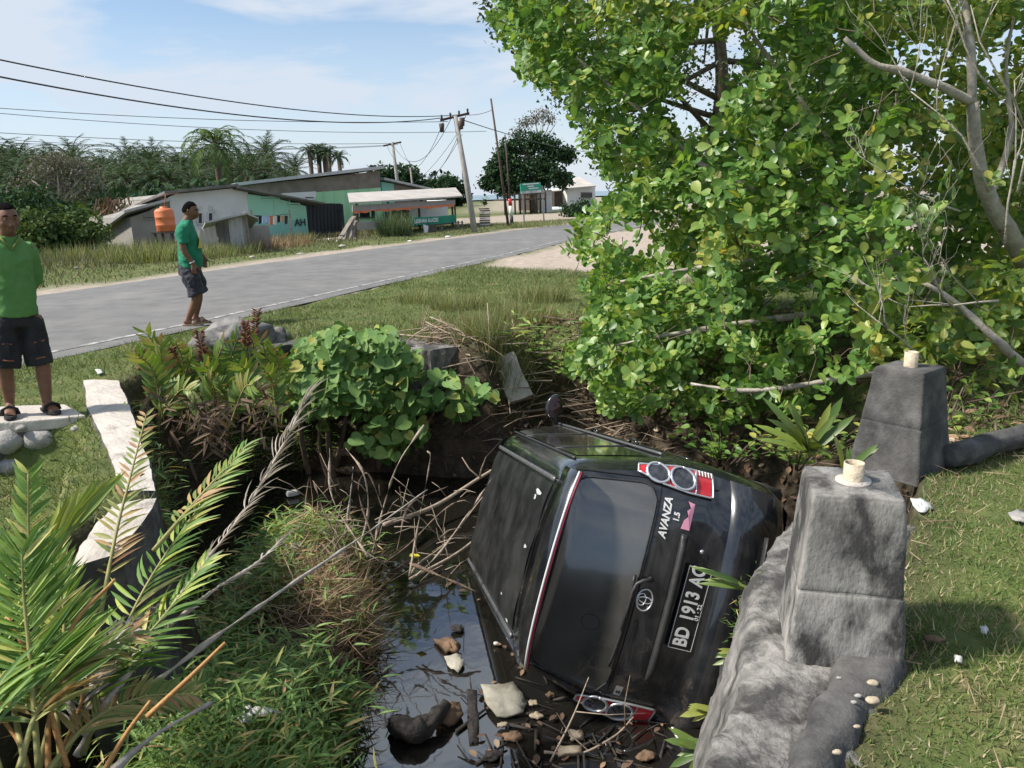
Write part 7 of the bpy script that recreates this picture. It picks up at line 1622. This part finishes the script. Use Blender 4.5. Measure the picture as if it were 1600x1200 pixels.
for row in range(7):
    Y = 56 + row * 6.5
    for k in range(14):
        px_ = -70 + k * 43 + rg_.uniform(-14, 14) + (row % 2) * 20
        if px_ > 470 - (row < 1) * 170: continue
        top = 226 + 16 * vnoise(px_, 3, .013, 90) + (6 - row) * 6.0 + (14 if px_ > 430 else 0); t_ = at(px_, top, Y); s = t_.z / 7.3 * rg_.uniform(.93, 1.08)
        place_palm('oil_palm', VAR[rg_.randint(0, 2)], (t_.x, Y, 0), max(.6, min(1.5, s)), rg_.uniform(0, 6.28), 'dark green oil palm crowded in the grove behind the houses', 'oil palms in the grove')
for px_, top in ((487, 226), (497, 222), (507, 224), (517, 228), (523, 232)):
    Y = 88; t_ = at(px_, top, Y); place_palm('slim_palm', VAR_S if 'VAR_S' in globals() else globals().setdefault('VAR_S', oil_palm_mesh(20, 1.9, 1.0, m_palm_far, 8.0, 8, 14, .5, .5)), (t_.x, Y + rg_.uniform(-2, 2), 0), t_.z / 9.0, rg_.uniform(0, 6), {487: 'leftmost', 497: 'second from left', 507: 'middle', 517: 'second from right', 523: 'rightmost'}[px_] + ' of the five slim bare trunked palms right of the grove', 'row of slim palms')
CO = oil_palm_mesh(26, 3.9, 1.35, m_palm_mid, 7.0, 17, 26, .8, .85); t_ = at(332, 196, 54); place_palm('coconut_palm', CO, (t_.x, 54, 0), t_.z / 8.6, .4, 'tall coconut palm standing above the grove', None)
GP = oil_palm_mesh(20, 3.0, .8, m_palm_mid, .5, 23, 20, .7, .6)
for (px_, Y, s, lab) in [(150, 37, .85, 'bright green trunkless palm clump left of the grey house'), (182, 35, .75, 'shaggy trunkless palm beside the grey house'), (225, 44, .9, 'trunkless palm behind the lean to roof'), (290, 46, 1.0, 'trunkless palm behind the white house'), (120, 42, .8, 'trunkless palm in the undergrowth at the left'), (400, 52, 1.0, 'pale trunkless palm behind the mint house')]:
    t_ = at(px_, 340, Y); place_palm('young_palm', GP, (t_.x, Y, 0), s, rg_.uniform(0, 6), lab, 'trunkless palms')
# hanging dead fronds on the clump beside the grey house
c = at(182, 350, 34.5); n = 500; a = RNG.uniform(0, 6.28, n); pos = np.array([c.x, c.y, 0]) + np.stack([np.cos(a) * RNG.uniform(.1, .9, n), np.sin(a) * .5, RNG.uniform(.3, 2.1, n)], -1); d = np.stack([RNG.normal(size=n) * .4, RNG.normal(size=n) * .3, -np.ones(n)], -1)
tag(stuff_mesh('dead_frond_skirt', T_BLD, d, rand_dir(n), pos, np.stack([np.full(n, .05), RNG.uniform(.5, 1.2, n), RNG.uniform(.1, .4, n)], -1), m_fern_d), 'skirt of brown dead fronds under the shaggy palm by the grey house', 'dead fronds')
def grey_tree():
    Y = 45; b = at(92, 345, Y); b.z = 0; root = empty('grey_tree', b, 'greyish half bare tree with rounded crown before the palm grove', 'tree'); s = at(95, 322, Y); mb = MB(); mb.tube([b, s], [.22, .16], 8)
    tips = [(35, 300), (48, 280), (62, 265), (80, 255), (98, 250), (118, 256), (135, 270), (145, 290), (70, 290), (110, 285), (90, 275), (125, 300), (55, 310)]
    for px_, py_ in tips: e = at(px_, py_, Y + RNG.uniform(-1, 1)); mb.tube([s, s.lerp(e, .5) + Vector((0, 0, .15)), e], [.10, .06, .02], 5)
    mb.build('trunk', m_bark, root, fix=False); crown_leaves([at(p[0], p[1], Y) for p in tips], [.85] * len(tips), 60, .15, m_leaf_grey, root, flat=.7, per=8, gap=.15)
grey_tree()
def bush(px_, py_, Y, w, hh, m_, label, group=None, size=.20, n=62):
    c = at(px_, py_, Y); root = empty('bush', (c.x, c.y, 0), label, 'bush', group); mb = MB()
    cs = []; rs_ = []
    for k in range(6): cs.append((c.x + RNG.uniform(-.5, .5) * w, c.y + RNG.uniform(-.3, .3) * w, hh * RNG.uniform(.3, .75))); rs_.append(RNG.uniform(.28, .42) * max(w, hh)); mb.tube([(c.x, c.y, -.1), cs[-1]], [.04, .015], 5)
    mb.build('stems', m_bark_d, root, fix=False); crown_leaves(cs, rs_, n, size, m_, root, flat=.8, per=8, spread=.12, name='foliage')
for a in [(30, 370, 38, 3.6, 2.8, m_leaf_far, 'dark bush left of the greyish tree'), (95, 375, 36, 2.6, 1.9, m_leaf_far, 'dark bush under the greyish tree'), (118, 385, 30, 1.6, 1.2, m_leaf_mid, 'green bush in the long grass left of the palm clump'), (78, 388, 28, 2.4, 1.5, m_leaf_mid, 'green bush at the field edge behind the left man'), (15, 385, 30, 3.0, 2.2, m_leaf_far, 'dark bush behind the head of the left man')]: bush(a[0], a[1], a[2], a[3], a[4], a[5], a[6], 'bushes left of the houses')
for k, (px_, Y, w, hh, lab) in enumerate([(620, 105, 7, 6.2, 'dark far tree clump right of the warehouse roof'), (645, 115, 8, 5.0, 'lower far tree clump above the annex roof'), (680, 125, 7, 4.2, 'far dark bush at the right end of the tree line'), (600, 110, 6, 6.0, 'far dark tree clump touching the warehouse roof')]): bush(px_, 285, Y, w, hh, m_leaf_far, lab, 'far tree clumps', .6, 70)
bush(905, 322, 52, 1.6, 1.0, m_leaf_far, 'small dark bush beyond the road below the shore house', None, .16, 40)
# undergrowth mass at the foot of the grove
N = 8000; px_ = RNG.uniform(-60, 470, N); Y = RNG.uniform(46, 60, N); b_ = np.array([list(at(float(x), 345, float(y))) for x, y in zip(px_, Y)]); b_[:, 2] = RNG.uniform(0, 1, N) ** 1.5 * (1.4 + 1.8 * vnoise(b_[:, 0], b_[:, 1], .2, 95))
tag(stuff_mesh('undergrowth', T_OVA, rand_dir(N), rand_dir(N, 1), b_, RNG.uniform(.3, .75, N), m_leaf_far), 'dark undergrowth at the foot of the palm grove', 'undergrowth', None, 'stuff')
# --- grass across the road
N = 70000; X = RNG.uniform(-24, 6, N); Y = RNG.uniform(11, 50, N); far = poly_sd(ROAD_N + [(140, -40), (-16, -40)], X, Y) < 0; rs = poly_sd(ROAD_POLY, X, Y)
ok = far & (rs < -.25) & (sand_f(X, Y) < .25 + .35 * RNG.random(N)) & (vnoise(X, Y, .9, 97) > .2); X, Y, rs = X[ok], Y[ok], rs[ok]; n = len(X); tall = sstep(-2.0, -7, rs) * (.4 + .9 * vnoise(X, Y, .5, 98)) * (X < -5)
grass_field('roadside_grass', X, Y, RNG.uniform(.06, .14, n) + tall * .26, RNG.uniform(.015, .03, n), m_far_grass, 'rough dry grass across the road before the houses', .5)
def far_tuft(px_, py_, rad, n, h, m_, lab, wide=.02):
    c = gz(px_, py_); tuft('tall_grass', (c.x, c.y), rad, n, h, m_, lab, 'grass tuft', 'tall grass across the road', .25, wide)
far_tuft(617, 369, .7, 900, 1.15, m_leaf_mid if False else mat('green_reed', (.1, .2, .03), rough_=.7, transl=.2, scale=.6, isl=[(0, (.05, .09, .035)), (.6, (.09, .14, .05)), (1, (.18, .20, .08))]), 'round green reed tuft in front of the stall')
far_tuft(235, 408, 1.2, 700, .75, m_tuft, 'tall dry grass tuft below the orange tank'); far_tuft(270, 405, .9, 400, .65, m_tuft, 'tall dry grass behind the man in teal'); far_tuft(440, 385, 1.2, 500, .55, m_dryg, 'dry grass before the washing line'); far_tuft(405, 390, 1.2, 500, .55, m_dryg, 'dry grass beside the rusty shed'); far_tuft(470, 378, .6, 300, .5, m_tuft, 'low weeds before the mint wall'); far_tuft(360, 397, 1.0, 500, .55, m_tuft, 'weeds at the foot of the rusty shed'); far_tuft(840, 354, 1.4, 500, .35, m_tuft, 'thin grass under the green sign'); far_tuft(125, 405, 1.3, 600, .6, m_tuft, 'straw coloured grass in the field at the left'); far_tuft(330, 402, .8, 400, .5, m_tuft, 'weeds right of the man in teal')
# pale litter and stones on the verges across the road
rg_ = random.Random(8)
SL = ['pale stone on the verge below the stall banner', 'pale stone on the verge below the mint wall', 'pale stone before the leaning boards', 'pale stone left of the leaning power pole', 'pale stone in the field grass behind the left man', 'pale stone below the rusty shed', 'pale rubble before the left half of the dark gate', 'pale rubble before the right half of the dark gate']
for k, (px_, py_) in enumerate([(640, 378), (470, 398), (535, 386), (700, 371), (120, 420), (395, 403), (515, 375), (528, 378)]):
    c = gz(px_, py_); mb = MB(); mb.sphere((0, 0, 0), (rg_.uniform(.07, .16), rg_.uniform(.05, .10), rg_.uniform(.03, .06)), 8, 6); me = mb.mesh('verge_stone'); rough(me, .02, 8, k); me.transform(Matrix.Translation((c.x, c.y, .03))); tag(link('verge_stone', me, m_conc_pale if k % 3 else m_white), SL[k], 'stone', 'stones on the far verge')
# ================================================================== flotsam in the ditch and litter on the grass
m_foam = mat('white_foam', (.48, .48, .46), (.60, .60, .58), .8, 8, .2, 60)
m_clear = mat('clear_plastic', (.55, .62, .66), rough_=.15, transl=.5)
m_husk = mat('husk_brown', (.10, .062, .038), (.20, .125, .075), .9, 9, .6, 40)
m_cream = mat('cream_shell', (.30, .24, .17), (.44, .37, .27), .7, 9, .3, 30)
m_card = mat('grey_card', (.33, .31, .25), (.41, .39, .32), .9, 7, .3, 30, c3=(.24, .21, .16), p3=(.55, .7), s3=4)
m_blk = mat('blackened_wood', (.016, .013, .011), (.05, .042, .036), .8, 12, .7, 40)
def flat_piece(name, pix, z, th, m, label, cat, group=None, warp=.02, seed=0):
    """thin irregular sheet floating at height z"""
    P = [gz(x, y, z) for x, y in pix]; c = sum(P, Vector()) / len(P); n = len(P); V = [c + Vector((0, 0, warp))] ; rg2 = random.Random(seed)
    ring = []
    for i in range(n):
        a, b = P[i], P[(i + 1) % n]
        for t in (0, .33, .66): q = a.lerp(b, t) + Vector((rg2.uniform(-.006, .006), rg2.uniform(-.006, .006), rg2.uniform(-.4, 1) * warp)); ring.append(q)
    mid = [c.lerp(q, .5) + Vector((0, 0, rg2.uniform(0, 1) * warp)) for q in ring]; k = len(ring); V += mid + ring; Fs = [(0, 1 + i, 1 + (i + 1) % k) for i in range(k)] + [(1 + i, 1 + k + i, 1 + k + (i + 1) % k, 1 + (i + 1) % k) for i in range(k)]
    nb = len(V); V += [v - Vector((0, 0, th)) for v in V]; Fs += [tuple(nb + j for j in f[::-1]) for f in Fs] + [(1 + k + i, nb + 1 + k + i, nb + 1 + k + (i + 1) % k, 1 + k + (i + 1) % k) for i in range(k)]
    mb = MB(); mb.add(V, Fs, True); return tag(mb.build(name, m), label, cat, group)
WZ = WATER_Z + .015
flat_piece('board', [(752, 1072), (803, 1066), (822, 1096), (818, 1112), (775, 1120), (757, 1095)], WZ + .02, .012, m_card, 'pale grey square board floating beside the car', 'board', None, .02, 1)
flat_piece('plank', [(727, 1078), (745, 1078), (748, 1158), (733, 1160)], WZ, .03, m_blk, 'dark rotten plank floating left of the pale board', 'plank', None, .01, 2)
flat_piece('husk_piece', [(678, 998), (700, 996), (720, 1010), (715, 1020), (695, 1015)], WZ + .02, .03, m_husk, 'orange brown husk floating on the reflecting water', 'husk', None, .03, 3)
flat_piece('plastic_bag', [(695, 1025), (722, 1022), (725, 1040), (715, 1050), (698, 1042)], WZ, .006, m_card, 'murky scrap of plastic floating under the husk', 'scrap', None, .02, 4)
flat_piece('bark_piece', [(680, 1112), (718, 1096), (725, 1118), (700, 1130), (680, 1128)], WZ + .03, .02, m_husk, 'curled brown bark beside the rotten log', 'bark', None, .03, 5)
flat_piece('wood_scrap', [(870, 1165), (908, 1165), (908, 1176), (872, 1178)], WZ + .02, .02, m_cream, 'cream wood chip before the lower tail light', 'wood chip', None, .006, 6)
def blob(name, px, py, z, r, m, label, cat, group=None, seed=0, amt=.3): c = gz(px, py, z); return rock(name, c, r, m, seed, label, cat, amt, group)
blob('log', 650, 1135, WZ + .02, (.16, .30, .09), m_blk, 41, 'log') if False else None
lg = MB(); P = [gz(608, 1130, WZ + .03), gz(640, 1140, WZ + .06), gz(670, 1128, WZ + .07), gz(697, 1098, WZ + .10)]; lg.tube(catmull(P, 5), [.03, .05, .065, .07, .07, .072, .072, .07, .066, .06, .055, .05, .045, .04, .03, .02], 12); o = lg.build('rotten_log', m_blk); rough(o.data, .03, 9, 4, 1); tag(o, 'blackened rotten log floating in the lower ditch', 'log')
for k, (px, py, r, m, lab, cat) in enumerate([(716, 982, .05, m_blk, 'dark round husk floating near the car roof', 'husk'), (832, 1098, .03, m_cream, 'small cream shell right of the pale board', 'shell'), (838, 1118, .035, m_cream, 'larger cream shell under the car edge', 'shell'), (900, 1148, .05, m_cream, 'brown and cream coconut piece by the lower tail light', 'coconut piece'), (785, 1132, .028, m_cream, 'cream stalk stub below the pale board', 'stub'), (620, 1108, .028, m_foam, 'white foam bead at the grass edge', 'foam'), (775, 1005, .02, m_foam, 'white speck of foam beside the car rear corner', 'foam'), (648, 868, .035, mat('yellow_leaf', (.62, .52, .03), rough_=.5), 'bright yellow leaf by the dry tangle', 'leaf'), (800, 1150, .05, m_husk, 'brown husk among the twigs', 'husk'), (860, 1085, .03, m_husk, 'small brown husk against the car body', 'husk'), (770, 1180, .05, m_blk, 'black husk at the bottom of the ditch', 'husk'), (1010, 1180, .05, m_husk, 'fallen brown leaf under the tail light', 'leaf')]):
    blob('flotsam', px, py, WZ + .01 if py > 860 and k != 7 else -1.0, (r, r * .7, r * .38), m, lab, cat, 'flotsam', k, .55)
# foam lunch box, crumpled bag, cup
for (px, py, z, s, lab, name, m) in [(457, 770, WZ + .03, (.13, .09, .05), 'white foam food box floating near the round leaved shrub', 'foam_box', m_foam), (460, 858, -.98, (.15, .13, .07), 'clear plastic tub in the grass below the dead bush', 'plastic_tub', m_clear), (205 * 1 + 245, 715, WZ + .02, (.12, .06, .03), 'flat white foam scrap at the foot of the ferns', 'foam_scrap', m_foam)]:
    c = gz(px, py, z); mb = MB(); rot = Matrix.Rotation(R_(20 + px % 30), 3, 'Z'); mb.box(c, (s[0], s[1], s[2]), rot, .8); o = mb.build(name, m, bevel=.012); tag(o, lab, 'litter', 'white litter in the ditch'); rough(o.data, .008, 12, 2, 1)
flat_piece('white_bag', [(368, 1112), (385, 1102), (402, 1108), (440, 1110), (420, 1118), (398, 1122), (382, 1130), (370, 1124)], -.72, .004, m_foam, 'torn white plate caught in the ditch grass', 'litter', 'white litter in the ditch', .03, 9)
# small floating leaves
m_fl = m_deadl; V_, F_ = T_OVA; base = me_np('floating_leaf', V_, F_, True); base.materials.append(m_fl); rg_ = random.Random(31); k = 0
while k < 70:
    px, py = rg_.uniform(640, 1040), rg_.uniform(880, 1195)
    if k % 2: px, py = rg_.uniform(735, 1000), rg_.uniform(1040, 1195)
    c = gz(px, py, WZ)
    if tz(c.x, c.y) > WATER_Z - .05: continue
    o = bpy.data.objects.new('floating_leaf', base); COL.objects.link(o); s = rg_.uniform(.03, .085); o.matrix_world = Matrix.Translation((c.x, c.y, WZ + rg_.uniform(0, .015))) @ Matrix.Rotation(rg_.uniform(0, 6.28), 4, 'Z') @ Matrix.Rotation(rg_.uniform(-.3, .3), 4, 'X') @ Matrix.Scale(s, 4)
    tag(o, 'brown dead leaf floating on the ditch water', 'leaf', 'dead leaves on the water'); k += 1
# dark sunken debris against the car
mb = MB()
for k in range(60):
    px, py = rg_.uniform(720, 1060), rg_.uniform(1050, 1210); c = gz(px, py, WZ)
    if tz(c.x, c.y) > WATER_Z: continue
    d = Vector((rg_.uniform(-1, 1), rg_.uniform(-1, 1), rg_.uniform(-.1, .25))).normalized(); L = rg_.uniform(.06, .28); r = rg_.uniform(.003, .012); mb.tube([c - d * L / 2, c + d * L / 2], [r, r * .6], 5)
tag(mb.build('floating_sticks', m_blk, fix=False), 'dark sticks floating in the flotsam beside the car', 'sticks', None, 'stuff')
# pebbles by the near post and scraps on the grass
for k, (px, py, r, m, lab) in enumerate([(1364, 1068, .026, m_cream, 'oval tan pebble nearest the post base'), (1363, 1095, .030, m_cream, 'longer tan pebble below the oval one'), (1341, 1088, .016, m_stone, 'small grey pebble left of the tan pebbles'), (1334, 1098, .014, m_stone, 'tiny grey pebble at the left of the cluster'), (1339, 1136, .014, m_cream, 'small brown pebble near the wall top'), (1308, 1176, .018, m_cream, 'brown pebble at the bottom of the wall'), (1311, 1060, .012, m_stone, 'tiny pebble touching the post base')]):
    c = gz(px, py, .06); rock('pebble', (c.x, c.y, .062), (r * .75, r * .48, r * .36), m, k, lab, 'pebble', .15, 'pebbles at the post')
for k, (pix, lab, m, cat) in enumerate([([(1530, 979), (1540, 977), (1545, 985), (1539, 991), (1531, 987)], 'white paper scrap on the grass right of the near post', m_foam, 'scrap'), ([(1424, 780), (1440, 778), (1456, 792), (1445, 800), (1430, 795)], 'white plaster scrap at the foot of the far post', m_foam, 'scrap'), ([(1490, 1026), (1502, 1025), (1503, 1032), (1492, 1032)], 'tiny white scrap in the shaded grass', m_foam, 'scrap'), ([(1444, 992), (1462, 994), (1480, 1002), (1462, 1004), (1446, 1000)], 'rust brown leaf on the grass beside the near post', m_husk, 'leaf'), ([(1575, 800), (1595, 796), (1620, 806), (1600, 815), (1580, 812)], 'pale stone flake in the grass at the right edge', m_stone, 'stone'), ([(148, 578), (158, 577), (162, 582), (152, 584)], 'white carton scrap on the verge beside the ditch wall', m_foam, 'scrap'), ([(1365, 640), (1380, 632), (1395, 636), (1380, 645)], 'orange dead leaf on the ground beside the far post', m_rust, 'leaf')]):
    z = .045 if cat != 'leaf' else .04
    flat_piece('ground_scrap', pix, z, .008, m, lab, cat, 'scraps on the grass', .008, k)
# bare soil flakes / dry straw on the lawn
n = 1400; X = RNG.uniform(1.2, 5.5, n); Y = RNG.uniform(1.6, 5.5, n); ok = (X < .7 + 1.0 * Y) & ((X - W0.x) * WN.x + (Y - W0.y) * WN.y < -.4); X, Y = X[ok], Y[ok]; n = len(X)
tag(stuff_mesh('dry_straw', T_BLD, np.stack([RNG.normal(size=n), RNG.normal(size=n), RNG.uniform(-.05, .2, n)], -1), rand_dir(n, 2), np.stack([X, Y, terrain(X, Y) + .03], -1), np.stack([RNG.uniform(.002, .005, n), RNG.uniform(.05, .2, n), RNG.uniform(0, .05, n)], -1), m_dryg), 'loose straw scattered over the lawn', 'straw', None, 'stuff')
